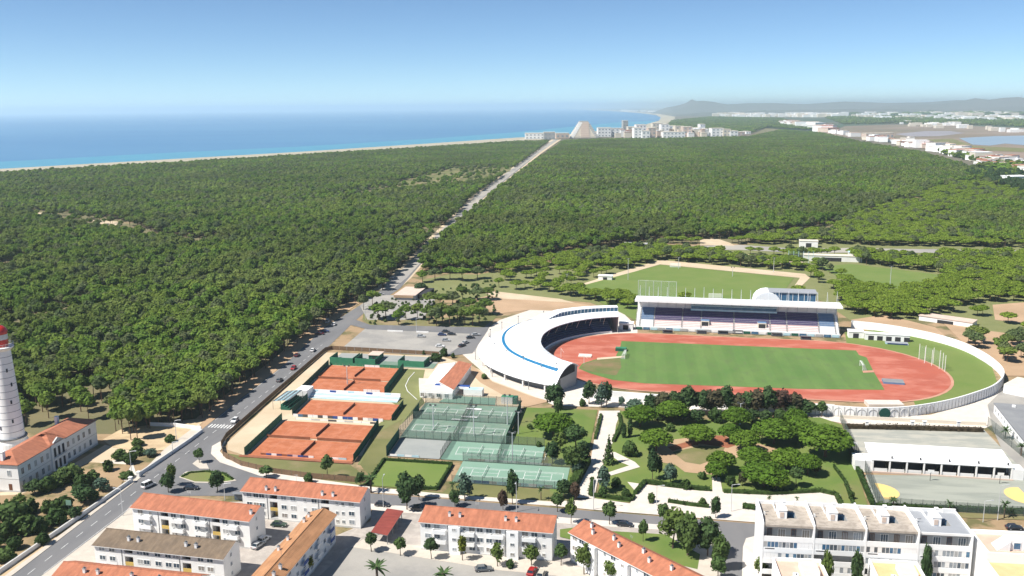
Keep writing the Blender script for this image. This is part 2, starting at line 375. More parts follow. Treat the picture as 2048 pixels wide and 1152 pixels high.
# beach: a band just inland of the coastline
def inland(px,d):
    x,y=G(*px); return x,y
beach=[(-700,371),(-200,349),(0,337),(300,320),(600,303),(850,287),(1030,275),(1120,270),(1210,260),(1290,249),(1318,241),(1322,235),(1312,230),(1280,226),(1230,222.5),(1170,219.5),(1100,216.6),(1140,216.4),(1185,218),(1250,221.5),(1310,226.5),(1350,233),(1349,240),(1330,248),(1290,258),(1210,268),(1120,277),(1030,283),(850,293.5),(600,309),(300,326.5),(0,344),(-200,357),(-700,384)]
patch('beach','beach_sand',beach,-.7)
# ground under the near scene
patch('ground','soil',[(-420,60),(420,60),(560,1200),(-420,1200)],-.05,px=False)
# wood floor on either side of the main road
patch('wood_floor','forest_floor',[(-900,400),(-200,357),(0,344),(300,326.5),(600,309),(850,293.5),(1030,283),(1106,284),(1030,341),(955,397),(884,466),(812,540),(770,575),(722,606),(650,652),(560,728),(420,838),(330,852),(240,868),(0,866),(-300,900),(-900,950)],-.01)
patch('wood_floor','forest_floor',[(1118,284),(1040,341),(968,397),(900,466),(850,520),(868,545),(960,545),(1100,520),(1240,498),(1330,486),(1480,488),(1640,460),(1800,404),(1900,374),(2100,420),(2400,420),(2400,330),(2048,352),(1960,345),(1850,310),(1720,285),(1640,266),(1530,256),(1500,272),(1330,276),(1200,277)],-.01)
patch('wood_floor','olive_ground',[(960,548),(1130,520),(1310,505),(1480,492),(1640,462),(1800,406),(1900,376),(2100,425),(2500,430),(2600,760),(2100,700),(1880,640),(1700,640),(1640,600),(1270,640),(1180,605),(1000,590)],.0)
# far country patches
def far(name,mat,pts,z): return patch(name,mat,pts,z)
far('far_wood_ground','far_wood',[(1330,262),(1350,240),(1420,233),(1560,236),(1700,231),(1900,232),(2048,238),(2300,250),(2300,262),(2048,256),(1900,250),(1780,249),(1690,252),(1640,268),(1530,256),(1440,262)],-.6)
far('salt_marsh','marsh',[(1650,268),(1690,252),(1780,249),(1900,250),(2048,256),(2300,262),(2400,330),(2048,345),(1980,322),(1900,300),(1800,284),(1720,277)],-.5)
far('lagoon','lagoon_water',[(1918,276),(1990,272),(2048,271),(2300,274),(2300,296),(2048,290),(2010,287),(1980,291),(1945,289)],-.2)
far('wet_marsh','wet_marsh',[(1790,268),(1850,262),(1900,262),(1930,266),(1880,272),(1820,273)],-.2)
far('meadow','dry_grass',[(1850,279),(1905,277),(1950,292),(2048,296),(2100,300),(2048,304),(1960,300),(1900,292)],-.2)
# hills on the horizon
def ridge(name,prof,dist,depth):
    me=MB(); pts=[]
    # prof: (pixel x, height above the level plain in metres)
    rows=7; n=len(prof)
    for j in range(rows):
        t=j/(rows-1); s=math.sin(math.pi*t)**1.2
        for i,(px,h) in enumerate(prof):
            a=math.atan((px-1024)/FPX)-YAW
            D=dist+depth*(t-.5)*1.0
            x=math.sin(a)*D; y=math.cos(a)*D
            pts.append((x,y,-3+h*s*(1+.12*math.sin(i*2.3+j*1.7))))
    me.add(pts,[(j*n+i,j*n+i+1,(j+1)*n+i+1,(j+1)*n+i) for j in range(rows-1) for i in range(n-1)],'hill')
    o=part(name,me,smooth=True); o['kind']='structure'
ridge('hills',[(1300,0),(1330,73),(1352,115),(1368,156),(1380,182),(1390,189),(1402,178),(1420,151),(1450,136),(1490,126),(1540,130),(1600,125),(1680,130),(1760,125),(1840,128),(1900,133),(2000,128),(2100,133),(2250,119)],14500,3000)
ridge('hills',[(1700,36),(1780,82),(1860,101),(1900,128),(1935,147),(1965,158),(1990,163),(2020,158),(2060,154),(2120,151),(2200,128),(2300,82)],12500,2600)
ridge('hills',[(1330,0),(1400,27),(1500,41),(1600,55),(1700,50),(1800,59),(1900,55),(2000,64),(2100,60),(2250,36)],11000,2400)
# ---------------------------------------------------------------- roads and pavements
def pl(pts,name,mat,z,thick=0): return patch(name,mat,pts,z,thick=thick)
road=[(-200,1250),(22,1149),(275,960),(400,862),(560,737),(650,655),(727,606),(776,570),(812,540),(884,464),(952,396),(1024,341),(1090,290),(1112,279),(1118,279),(1098,290),(1036,341),(967,396),(897,464),(832,540),(800,577),(745,612),(712,640),(650,700),(560,780),(447,876),(424,900),(430,918),(520,950),(600,966),(740,987),(900,999),(1180,1022),(1500,1047),(1700,1060),(1940,1066),(2048,1058),(2300,1060),(2300,1090),(2048,1084),(1515,1072),(1492,1084),(1487,1152),(1487,1300),(1380,1300),(1440,1152),(1450,1080),(1440,1066),(1180,1043),(750,1011),(480,990),(330,990),(262,1018),(84,1152),(-60,1260)]
patch('main_road','asphalt',road[:13]+[ (1118,279)]+road[14:27]+[(424,900),(262,1018),(84,1152),(-60,1260)],.02)
patch('side_street','asphalt',[(424,900),(430,918),(520,950),(600,966),(740,987),(900,999),(1180,1022),(1500,1047),(1700,1062),(1940,1068),(2048,1060),(2300,1062),(2300,1092),(2048,1084),(1515,1072),(1492,1084),(1487,1152),(1487,1300),(1400,1300),(1440,1152),(1450,1080),(1440,1066),(1180,1043),(750,1011),(480,992),(330,992),(262,1018)],.04)
# far stretch of the road with its sandy verges
fr=[G(*p) for p in ((770,580),(800,556),(890,462),(960,392),(1030,338),(1070,308),(1113,279))]
strip('road_verge','pale_sand',fr,[16,15,16,22,24,28,34],.005)
strip('far_road','far_road',fr,[9,9,9,12,13,14,15],.06)
strip('road_verge','orange_sand',[G(*p) for p in ((370,870),(470,790),(560,722),(640,650),(715,600))],[7,8,8,8,8],.01)
# left pavement with kerb
patch('pavement','paving',[(-100,1215),(10,1152),(262,966),(330,898),(398,848),(404,858),(280,957),(28,1149),(-60,1210)],.0,thick=.13)
patch('driveway','white_paving',[(120,985),(200,925),(262,915),(275,955),(262,962),(215,960),(170,975)],.01)
patch('forecourt','pale_sand',[(-80,1010),(0,985),(60,980),(210,890),(290,905),(262,925),(205,925),(120,985),(60,1010),(0,1040),(-80,1080)],.005)
patch('dry_verge','sand',[(-60,1210),(-100,1152),(0,1075),(60,1040),(120,1080),(10,1152)],.0)
# pavement wrapping the corner of the tennis club
patch('pavement','white_paving',[(447,880),(424,893),(422,908),(440,925),(520,952),(740,985),(1100,1012),(1103,1004),(900,990),(745,975),(530,945),(452,918),(440,903),(452,884)],.0,thick=.14)
patch('pavement','paving',[(84,1152),(262,1018),(330,994),(345,1005),(300,1040),(190,1152),(150,1200),(40,1200)],.05,thick=.06)
patch('traffic_island','paving',[(358,955),(372,944),(410,941),(450,946),(473,962),(440,967),(390,966)],.04,thick=.10)
patch('island_lawn','lawn',[(362,955),(375,946),(410,943),(448,948),(468,961),(438,965),(390,964)],.145)
patch('traffic_island','paving',[(385,928),(395,920),(412,925),(418,938),(400,938)],.04,thick=.08)
patch('verge','dry_grass',[(610,970),(740,976),(900,989),(1100,1004),(1150,1000),(1150,990),(1128,983),(915,965),(885,985),(760,972),(740,960),(700,930),(500,915),(445,905),(455,918),(530,943)],.02)
# plaza
patch('plaza','plaza_ground',[(640,1085),(741,1043),(745,1011),(1180,1043),(1440,1066),(1450,1080),(1440,1152),(1440,1260),(420,1260),(500,1110),(560,1040)],.03)
patch('plaza','plaza_ground',[(150,1152),(262,1010),(600,1000),(600,1100),(480,1200),(150,1260)],.02)
patch('parking','asphalt_pale',[(640,1152),(700,1095),(790,1108),(1000,1142),(1110,1152),(1110,1260),(600,1260)],.07)
patch('pavement','paving',[(700,1095),(726,1080),(1120,1125),(1240,1160),(1240,1200),(1110,1152),(1000,1142),(790,1108)],.04,thick=.12)
patch('pavement','white_paving',[(735,1008),(1180,1040),(1340,1052),(1440,1062),(1440,1068),(1340,1062),(1180,1052),(745,1022)],.05,thick=.10)
patch('pavement','paving',[(1300,1075),(1440,1068),(1448,1085),(1435,1152),(1400,1200),(1300,1140)],.05,thick=.10)
patch('back_lawn','lawn',[(1120,1060),(1150,1056),(1200,1062),(1330,1070),(1400,1110),(1395,1140),(1120,1075)],.16)
patch('pavement','white_paving',[(1515,1072),(1492,1078),(1486,1095),(1484,1152),(1484,1300),(1530,1300),(1530,1075)],.05,thick=.12)
# park
patch('park_lawn','lawn',[(1048,815),(1195,820),(1180,890),(1150,985),(1100,990),(1095,900),(1010,888)],.04)
patch('park_lawn','lawn',[(1195,990),(1215,880),(1240,822),(1280,830),(1420,840),(1640,835),(1684,850),(1735,1010),(1760,1030),(1700,1030),(1630,985),(1500,985),(1400,985),(1290,965),(1260,1005),(1190,1000)],.04)
patch('park_path','white_paving',[(1198,822),(1240,822),(1236,840),(1232,850),(1228,880),(1210,920),(1196,960),(1188,998),(1150,996),(1160,970),(1180,930),(1188,880)],.09)
patch('park_path','white_paving',[(1212,905),(1230,905),(1270,925),(1280,935),(1222,952),(1216,946),(1258,932),(1240,925)],.13)
patch('play_ground','orange_sand',[(1300,905),(1330,885),(1345,880),(1380,876),(1460,872),(1490,880),(1535,893),(1560,900),(1570,908),(1530,903),(1480,915),(1430,922),(1425,950),(1400,948),(1370,945),(1350,930),(1320,925)],.09)
patch('play_lawn','dry_grass',[(1345,905),(1400,893),(1450,895),(1440,915),(1400,930),(1370,925)],.13)
patch('clay_path','clay_dark',[(1420,872),(1450,872),(1475,890),(1455,897),(1400,888),(1345,903),(1335,895)],.13)
patch('school_path','paving',[(1612,835),(1684,850),(1735,1010),(1755,1032),(1700,1032),(1690,1010),(1670,940),(1655,915),(1630,850)],.02)
patch('park_promenade','white_paving',[(1190,998),(1260,1008),(1272,985),(1255,965),(1290,970),(1400,983),(1500,987),(1640,985),(1680,990),(1686,1015),(1700,1035),(1930,1046),(1930,1062),(1700,1058),(1500,1045),(1180,1020),(1100,1012),(1104,1004),(1150,1002)],.07,thick=.07)
patch('promenade_steps','white_paving',[(1424,956),(1440,956),(1446,990),(1425,990)],.16)
# tennis club grounds
patch('club_ground','pale_sand',[(455,885),(650,705),(880,712),(950,735),(1060,790),(1100,800),(1045,815),(1010,888),(850,805),(855,800),(780,912),(500,915),(455,900)],.0)
patch('club_ground','olive_ground',[(800,738),(850,740),(840,790),(850,806),(790,860),(740,928),(715,930),(755,850),(800,815),(760,792)],.03)
patch('club_lawn','dry_grass',[(748,870),(805,838),(775,915),(745,960),(720,930),(735,900)],.06)
strip('white_line','road_paint',[G(829,745),G(818,757),G(811,772),G(815,783),G(834,800)],.3,.12)
patch('walled_ground','orange_sand',[(925,722),(950,735),(985,764),(1060,792),(1100,803),(1050,815),(960,765),(935,740)],.03)
# stadium forecourt
patch('stadium_forecourt','white_paving',[(920,705),(968,662),(1000,640),(1060,620),(1240,620),(1275,655),(1275,680),(1200,690),(1170,780),(1230,790),(1280,800),(1640,815),(1645,830),(1240,815),(1110,812),(1060,790),(985,762),(955,735)],.01)
patch('stadium_forecourt','white_paving',[(1630,812),(1640,830),(1726,838),(1860,830),(1950,806),(2006,775),(2048,770),(2048,870),(1985,850),(1970,857),(1684,847),(1610,832)],.01)
patch('lane','asphalt_pale',[(1975,810),(2010,775),(2100,770),(2100,1030),(2048,1000),(1985,857)],.015)
# school courts
patch('school_yard','school_court',[(1690,855),(1968,860),(2052,948),(1722,945)],.05)
patch('school_yard','school_court_low',[(1730,950),(2060,955),(2130,1030),(1752,1018)],.05)
patch('street_verge','dry_grass',[(1750,1020),(2150,1034),(2150,1044),(1750,1030)],.03)
def disc(cx,cy,r,mat,name,z,half=None):
    pts=[(cx+r*math.cos(a)*.95,cy+r*math.sin(a)) for a in [2*math.pi*i/28 for i in range(28)]]
    if half: pts=[p for p in pts if (p[0]-cx)*half>=-0.01]
    return patch(name,mat,pts,z,px=False)
SURVEY[0]=-1
x,y=G(1774,984); disc(x-2.2,y,5.9,'yellow_paint','yellow_court_marking',.09,1)
x,y=G(2036,992); disc(x+2.5,y,6.4,'yellow_paint','yellow_court_marking',.09,-1)
def line(name,x0,y0,x1,y1,z,w=.12,mat='road_paint',par=None):
    a=Vector((x0,y0));b=Vector((x1,y1));d=(b-a).normalized();n_=Vector((-d.y,d.x))*w/2
    me=MB(); me.add([(a.x+n_.x,a.y+n_.y,z),(a.x-n_.x,a.y-n_.y,z),(b.x-n_.x,b.y-n_.y,z),(b.x+n_.x,b.y+n_.y,z)],[(0,1,2,3)],mat)
    return me
def lines(name,L,z,w=.12,mat='road_paint'):
    me=MB()
    for q in L:
        m_=line(name,*q,z,w,mat); me.add(m_.v,m_.f,mat)
    o=part(name,me); o['kind']='structure'; return o
# road paint
L=[]
for i in range(34):
    a=G(55+0,1148); 
    v0=182+i*6.5; u0=-142.1-(max(0,v0-340)*.05)
    L.append((u0,v0,u0-.02,v0+3))
lines('lane_marking',L,.075,.16)
L=[]
for k in range(9):
    x0,y0=G(418,866); L.append((-146.2+k*1.15,284.5,-146.2+k*1.15,288))
lines('zebra_crossing',L,.075,.5)
lines('edge_line',[(-138.6,183,-137.9,219),(-145.6,182,-146.6,282),(-136.6,290,-139.8,385),(-147.2,292,-149.6,370)],.075,.12)
correct_plan()
# car park
patch('car_park','asphalt_pale',[(680,700),(737,652),(970,657),(950,704),(890,713)],.03)
patch('lay_by','asphalt_pale',[(720,612),(745,590),(850,592),(870,600),(845,640),(735,640)],.03)
patch('car_park_lane','asphalt',[(712,640),(740,650),(968,655),(985,640),(975,662),(945,707),(890,713),(925,690),(940,668),(735,659),(700,650)],.045)
patch('sand_field','orange_sand',[(985,590),(1000,585),(1120,600),(1215,618),(1200,625),(1060,620),(995,628),(940,600)],.01)
patch('sand_patch','pale_sand',[(960,583),(1000,584),(1120,598),(1150,606),(1000,597)],.012)
patch('sand_patch','olive_ground',[(845,560),(905,548),(985,550),(985,600),(940,600),(850,600)],.006)
patch('dry_verge','dry_grass',[(725,640),(730,605),(850,640),(1000,625),(975,655),(740,651)],.008)
# training pitches
patch('training_pitch','bank_grass',[(1140,578),(1320,530),(1588,556),(1555,600),(1500,640),(1270,640),(1160,585)],.05)
patch('pitch_path','pale_sand',[(1120,582),(1215,552),(1320,520),(1610,548),(1620,556),(1590,585),(1582,582),(1600,556),(1320,529),(1145,579)],.03)
patch('training_pitch','bank_grass',[(1635,534),(1700,528),(1888,551),(1868,572),(1800,582),(1720,572)],.05)
patch('dirt_road','far_road',[(1385,492),(1480,490),(1600,498),(1700,496),(1800,498),(2048,501),(2300,506),(2300,514),(2048,510),(1800,505),(1600,506),(1480,500),(1385,500)],.03)
patch('sand_patch','pale_sand',[(1400,480),(1430,476),(1460,486),(1470,492),(1400,490)],.05)
patch('sand_patch','pale_sand',[(1420,505),(1560,512),(1610,525),(1590,530),(1480,518),(1420,512)],.05)
patch('clearing','dry_grass',[(870,345),(930,326),(1030,322),(1020,342),(965,368),(900,375),(845,380),(760,385),(800,362)],.02)
for pg in ([(75,425),(115,428),(112,436),(70,434)],[(180,440),(235,443),(240,452),(190,450)],[(225,458),(290,468),(320,478),(250,476),(215,464)],[(360,488),(405,492),(410,500),(370,497)],[(0,480),(50,484),(55,490),(0,488)],[(435,478),(470,480),(465,487),(440,486)],[(120,455),(200,458),(260,470),(200,470)]):
    patch('sandy_clearing','pale_sand',pg,.03)
patch('sand_patch','orange_sand',[(1985,610),(2048,605),(2200,620),(2200,650),(2048,648),(1990,640)],.02)
patch('sand_patch','orange_sand',[(1880,640),(1930,690),(1985,730),(2010,752),(2200,755),(2200,690),(1960,660)],.02)
patch('sand_patch','orange_sand',[(1700,640),(1760,650),(1800,655),(1850,668),(1900,680),(1870,655),(1770,630)],.02)
patch('sand_patch','sand',[(240,860),(330,845),(395,838),(405,846),(330,900),(290,905),(225,895),(205,880)],.01)
patch('sand_patch','soil',[(-200,1000),(40,990),(180,925),(262,930),(240,975),(60,1110),(-100,1200)],.002)
# ---------------------------------------------------------------- athletics track and field
SURVEY[0]=-1
CX,CY=50.0,399.8; LT=79.6
def oval(Rr,n=24,L=LT):
    pts=[]
    for i in range(n+1):
        a=-math.pi/2+math.pi*i/n; pts.append((CX+L/2+Rr*math.cos(a),CY+Rr*math.sin(a)))
    for i in range(n+1):
        a=math.pi/2+math.pi*i/n; pts.append((CX-L/2+Rr*math.cos(a),CY+Rr*math.sin(a)))
    return pts
patch('field_bank','bank_grass',[(1690,664),(1768,660),(1855,677),(1932,702),(1984,735),(1998,776),(1950,803),(1860,824),(1836,826),(1826,800),(1700,740)],.03)
patch('track_surround','track_apron',oval(48.4),.06,px=False)
patch('running_track','track_red',oval(47.2),.10,px=False)
L=[]
for r_ in (36.6,37.8,39.0,40.2,41.4,42.6,43.8,45.0,46.2):
    p_=oval(r_,20); L+=[(*p_[i],*p_[(i+1)%len(p_)]) for i in range(len(p_))]
lines('lane_lines',L,.18,.07,'track_apron')
patch('field_grass','pitch_grass',[(1243,683),(1712,702),(1718,711),(1733,716),(1746,742),(1769,781),(1600,779),(1290,768),(1225,761),(1180,748),(1157,738),(1165,728),(1194,719),(1236,717),(1232,712),(1240,697)],.14)
patch('worn_grass','worn_grass',[(1160,738),(1168,729),(1194,721),(1240,718),(1243,735),(1232,752),(1190,746)],.18)
patch('field_edge','pale_sand',[(1194,717),(1250,713),(1250,716),(1194,721)],.21)
patch('goal_area','track_apron',[(1725,743),(1747,742),(1748,746),(1726,747)],.21)
x0,y0=G(1480,691); x1,y1=G(1482,772)
lines('pitch_marking',[(50.5,367.5,50.5,432),(-1.5,368,-1.5,432.5),(102,368,102,432.5),(-1.5,368,102,368),(-1.5,432.2,102,432.2),(15,380,15,420),(-1.5,380,15,380),(-1.5,420,15,420),(85.5,380,85.5,420),(85.5,380,102,380),(85.5,420,102,420)],.19,.10,'bank_grass')
patch('jump_strip','track_apron',[(1290,797),(1460,803),(1640,806),(1645,812),(1460,812),(1280,803)],.07)

correct_plan()
# ---------------------------------------------------------------- tree kinds
rng=np.random.default_rng(11)
def oct_core(c,r,mat,mb,jit=.12):
    # 26-vertex lumpy ball
    vs_=[];fs=[]
    rings=[(-1,0)]; n=7
    for ph in (-50,-15,20,52): rings.append((math.sin(R(ph)),math.cos(R(ph))))
    vs_.append((c[0],c[1],c[2]-r[2]))
    for z,w in rings[1:]:
        for i in range(n):
            a=2*math.pi*i/n; k=1+random.uniform(-jit,jit)
            vs_.append((c[0]+r[0]*w*math.cos(a)*k,c[1]+r[1]*w*math.sin(a)*k,c[2]+r[2]*z*k))
    vs_.append((c[0],c[1],c[2]+r[2]))
    for i in range(n): fs.append((0,1+(i+1)%n,1+i))
    for j in range(3):
        for i in range(n): fs.append((1+j*n+i,1+j*n+(i+1)%n,1+(j+1)*n+(i+1)%n,1+(j+1)*n+i))
    for i in range(n): fs.append((1+3*n+i,1+3*n+(i+1)%n,len(vs_)-1))
    mb.add(vs_,fs,mat)
def crown(lobes,nleaf,size,mat,seed,low=-.35,core=.80,core_mat=None,up=0.0,shell=(.82,1.08)):
    """lobes: (x,y,z,rx,ry,rz); leaf clumps spread through and over the lobes"""
    global random
    random.seed(seed); g=np.random.default_rng(seed)
    mb=MB()
    wts=np.array([l[3]*l[5]+l[3]*l[4] for l in lobes]); wts=wts/wts.sum()
    if core:
        for l in lobes: oct_core(l[:3],(l[3]*core,l[4]*core,l[5]*core),core_mat or mat,mb)  # solid inner ball, added to block light through the crown
    idx=g.choice(len(lobes),nleaf,p=wts)
    V=[];F=[]
    for q in range(nleaf):
        l=lobes[idx[q]]
        while True:
            d=g.normal(size=3); d/=np.linalg.norm(d)
            if d[2]>low: break
        rr=g.uniform(*shell)
        p=np.array(l[:3])+d*np.array(l[3:6])*rr
        nn=d/np.array(l[3:6]); nn/=np.linalg.norm(nn); nn=nn+g.normal(size=3)*.55; nn[2]+=up; nn/=np.linalg.norm(nn)
        t=np.cross(nn,g.normal(size=3)); t/=np.linalg.norm(t); b=np.cross(nn,t)
        s=size*g.uniform(.55,1.25); s2=s*g.uniform(.5,.95)
        k=len(V)
        V+= [p-t*s-b*s2*.3, p-b*s2+nn*s*.15, p+t*s-b*s2*.2, p+t*s*.4+b*s2, p-t*s*.6+b*s2*.9]
        F+= [(k,k+1,k+2,k+3,k+4)]
    mb.add([tuple(v) for v in V],F,mat)
    return mb
def trunk(h,r,mat='bark',limbs=(),n=6,bend=.25,seed=0):
    random.seed(seed); mb=MB()
    p=Vector((0,0,-.3)); bx,by=random.uniform(-bend,bend),random.uniform(-bend,bend)
    k=3
    for i in range(k):
        q=Vector((bx*((i+1)/k)**2*2,by*((i+1)/k)**2*2,h*(i+1)/k))
        mb.bar(p,q,(r*(1-.25*i),r*(1-.25*(i+1))),mat,n); p=q
    for (x,y,z) in limbs: mb.bar((bx,by,h*.62),(x,y,z),(r*.5,r*.2),mat,4)
    return mb
def pine_lobes(seed,rad,z0,h,n=7):
    random.seed(seed); L=[(0,0,z0+h*.45,rad*.62,rad*.62,h*.5)]
    for i in range(n):
        a=2*math.pi*i/n+random.uniform(-.4,.4); d=rad*random.uniform(.42,.72); z=z0+h*random.uniform(.18,.6)
        s=rad*random.uniform(.36,.52); L.append((d*math.cos(a),d*math.sin(a),z,s,s,h*random.uniform(.22,.34)))
    return L
def umbrella_lobes(seed,rad,z0,h,n=10):
    random.seed(seed); L=[(0,0,z0+h*.35,rad*.78,rad*.78,h*.62)]
    for i in range(n):
        a=2*math.pi*i/n+random.uniform(-.25,.25); d=rad*random.uniform(.60,.76)
        s=rad*random.uniform(.26,.36); L.append((d*math.cos(a),d*math.sin(a),z0+h*random.uniform(.22,.38),s,s,h*random.uniform(.3,.42)))
    for i in range(6):
        a=random.uniform(0,6.3); d=rad*random.uniform(.1,.45); s=rad*random.uniform(.25,.35)
        L.append((d*math.cos(a),d*math.sin(a),z0+h*random.uniform(.5,.68),s,s,h*.3))
    return L
def dome_lobes(seed,rad,z0,h):
    random.seed(seed); L=[(0,0,z0+h*.30,rad*.86,rad*.86,h*.62)]
    for i in range(11):
        a=2*math.pi*i/11+random.uniform(-.2,.2); d=rad*random.uniform(.60,.70); s=rad*random.uniform(.27,.34); L.append((d*math.cos(a),d*math.sin(a),z0+h*random.uniform(.24,.36),s,s,h*random.uniform(.26,.34)))
    for i in range(12):
        a=random.uniform(0,6.3); d=rad*random.uniform(.1,.6); s=rad*random.uniform(.2,.3)
        L.append((d*math.cos(a),d*math.sin(a),z0+h*(.80-.42*(d/rad)**2),s,s,h*.2))
    return L
def round_lobes(seed,rad,z0,h,n=6):
    random.seed(seed); L=[(0,0,z0+h*.5,rad*.7,rad*.7,h*.42)]
    for i in range(n):
        a=2*math.pi*i/n+random.uniform(-.4,.4); d=rad*random.uniform(.35,.55); s=rad*random.uniform(.38,.52)
        L.append((d*math.cos(a),d*math.sin(a),z0+h*random.uniform(.25,.72),s,s,h*random.uniform(.22,.32)))
    L.append((random.uniform(-.2,.2)*rad,random.uniform(-.2,.2)*rad,z0+h*.8,rad*.42,rad*.42,h*.24))
    return L
KIND={}
def kind(name,crowns,trunks): KIND[name]=(crowns,trunks)
LEAF='leaf_forest'
# maritime pine (nominal height 10 m)
kind('pine',[crown(pine_lobes(s,3.4,5.0,5.0),330,.62,'leaf_forest',s,low=-.15,up=.45).mesh('crown') for s in (1,2,3,4)],
     [trunk(7,.2,'bark_red',[(1.6,.5,7),(-1.4,.9,6.7),(.3,-1.6,7)],seed=s).mesh('trunk') for s in (1,2,3,4)])
kind('grey_pine',[crown(pine_lobes(s+20,3.2,4.5,5.2),280,.6,'leaf_forest_grey',s,low=-.15,up=.45).mesh('crown') for s in (1,2)],KIND['pine'][1][:2])
kind('umbrella',[crown(umbrella_lobes(s,4.2,4.6,3.0,8),420,.52,'leaf_umbrella',s,low=-.2,up=.3).mesh('crown') for s in (5,6,7)],
     [trunk(5.5,.22,'bark_red',[(2,.4,5.6),(-1.9,.9,5.6),(.3,-2,5.7),(.2,2,5.7)],seed=s).mesh('trunk') for s in (5,6,7)])
kind('park_pine',[crown(dome_lobes(s,4.2,3.4,3.9),2200,.33,'leaf_park',s,low=-.4,up=.1,core=.82,shell=(.84,1.14)).mesh('crown') for s in (8,9,10)],
     [trunk(5.0,.26,'bark_red',[(2,.4,5.6),(-1.9,.9,5.6),(.3,-2,5.7),(.2,2,5.7),(1.3,-1.3,5.4)],seed=s).mesh('trunk') for s in (8,9,10)])
def rk(name,mat,rad,z0,h,n,size,seeds=(1,2,3),bark='bark',core=.78,tr=.15):
    kind(name,[crown(round_lobes(s+40,rad,z0,h),n,size,mat,s,low=-.9,core=core).mesh('crown') for s in seeds],
         [trunk(z0+h*.45,tr,bark,[(rad*.5,0,z0+h*.4),(-rad*.4,rad*.3,z0+h*.45)],seed=s).mesh('trunk') for s in seeds])
rk('street_tree','leaf_street',2.2,2.2,4.2,520,.32)
rk('dark_tree','leaf_dark',2.4,1.6,5.4,520,.36)
rk('brown_tree','leaf_brown',2.4,1.4,5.2,520,.36)
rk('round_tree','leaf_street',2.1,2.4,3.4,520,.28)
rk('dark_round_tree','leaf_dark',2.0,2.4,3.3,520,.27)
rk('yellow_tree','leaf_yellow',1.6,2.0,4.4,320,.30,core=.55)
rk('lime_tree','leaf_lime',2.1,1.8,4.2,380,.32,core=.6)
rk('big_tree','leaf_shrub',4.2,1.8,7.6,1100,.5,tr=.3)
rk('shrub','leaf_shrub',1.6,-.2,2.6,320,.28,core=.85)
rk('dark_shrub','leaf_hedge',1.6,-.2,2.8,320,.28,core=.85)
rk('blue_tree','leaf_blue',2.0,.8,5.6,420,.34,core=.6)
def cone_lobes(h,r): return [(0,0,h*(.1+.82*i/6),r*(1-.85*i/6),r*(1-.85*i/6),h*.11) for i in range(7)]
kind('cypress',[crown([(0,0,3.2,.75,.75,3.1),(0,0,4.6,.5,.5,2.2)],260,.3,'leaf_dark',3,low=-1).mesh('crown')],[trunk(2,.12,'bark',seed=2).mesh('trunk')])
kind('conifer',[crown(cone_lobes(8,2.0),420,.36,'leaf_street',4,low=-1,core=.6).mesh('crown')],[trunk(7,.14,'bark',seed=3).mesh('trunk')])
def palm_meshes(seed):
    random.seed(seed); mb=MB(); 
    for i in range(22):
        a=2*math.pi*i/22+random.uniform(-.1,.1); el=random.choice((.2,.5,.85,1.1)); L_=random.uniform(2.0,2.6)
        prev=None
        for k in range(6):
            t=k/5; rr=L_*t*math.cos(el*(1-t*.4)); z=3.9+L_*math.sin(el)*t-1.3*t*t*(1.3-el*.5)
            c=Vector((rr*math.cos(a),rr*math.sin(a),z)); w=.28*math.sin(math.pi*(t*.85+.12)); s=Vector((-math.sin(a),math.cos(a),0))*w
            cur=(c+s+Vector((0,0,-w*.5)),c,c-s+Vector((0,0,-w*.5)))
            if prev: mb.quad(prev[0],prev[1],cur[1],cur[0],'leaf_palm'); mb.quad(prev[1],prev[2],cur[2],cur[1],'leaf_palm')
            prev=cur
    t=MB(); t.cyl(0,0,-.2,3.9,.26,.2,'bark',8); t.cyl(0,0,3.5,4.2,.22,.42,'bark',8)
    return mb.mesh('crown'),t.mesh('trunk')
pm=[palm_meshes(s) for s in (1,2)]
kind('palm',[p[0] for p in pm],[p[1] for p in pm])
NOM={'pine':(3.9,10),'grey_pine':(3.7,9.8),'umbrella':(4.4,7.3),'park_pine':(4.5,7.3),'street_tree':(2.4,6.3),'dark_tree':(2.7,6.8),'brown_tree':(2.7,6.4),'round_tree':(2.3,5.6),'dark_round_tree':(2.2,5.5),'yellow_tree':(1.9,6.3),'lime_tree':(2.3,5.9),'big_tree':(4.6,9.2),'shrub':(1.8,2.5),'dark_shrub':(1.8,2.6),'blue_tree':(2.2,6.3),'cypress':(1,6.8),'conifer':(2.2,8.3),'palm':(2.6,6)}
OBN={'pine':'pine_tree','grey_pine':'pine_tree','umbrella':'umbrella_pine','park_pine':'umbrella_pine','street_tree':'street_tree','dark_tree':'leafy_tree','brown_tree':'leafy_tree','round_tree':'street_tree','dark_round_tree':'street_tree','yellow_tree':'street_tree','lime_tree':'street_tree','big_tree':'leafy_tree','shrub':'shrub','dark_shrub':'shrub','blue_tree':'conifer_tree','cypress':'cypress_tree','conifer':'conifer_tree','palm':'palm_tree'}
ti=[0]
def tree(k,x,y,rad,h,label,group=None,z=0,cat=None):
    cr_,tr_=KIND[k]; i=ti[0]; ti[0]+=1
    nr,nh=NOM[k]; o=thing(OBN[k],label,cat or ('shrub' if 'shrub' in k else 'tree'),(x,y,z),(i*2.399)%6.283,group,(rad/nr,rad/nr,h/nh))
    part('crown',cr_[i%len(cr_)],o); part('trunk',tr_[i%len(tr_)],o)
    return o
def ptree(k,px,py,rpx,h,label,group=None,z=0):
    """px,py: foot of the trunk in the photograph; rpx: crown radius in its pixels"""
    x,y=G(px,py,z); d=depth_of(x,y)[1]; return tree(k,x,y,rpx*d/FPX,h,label,group,z)
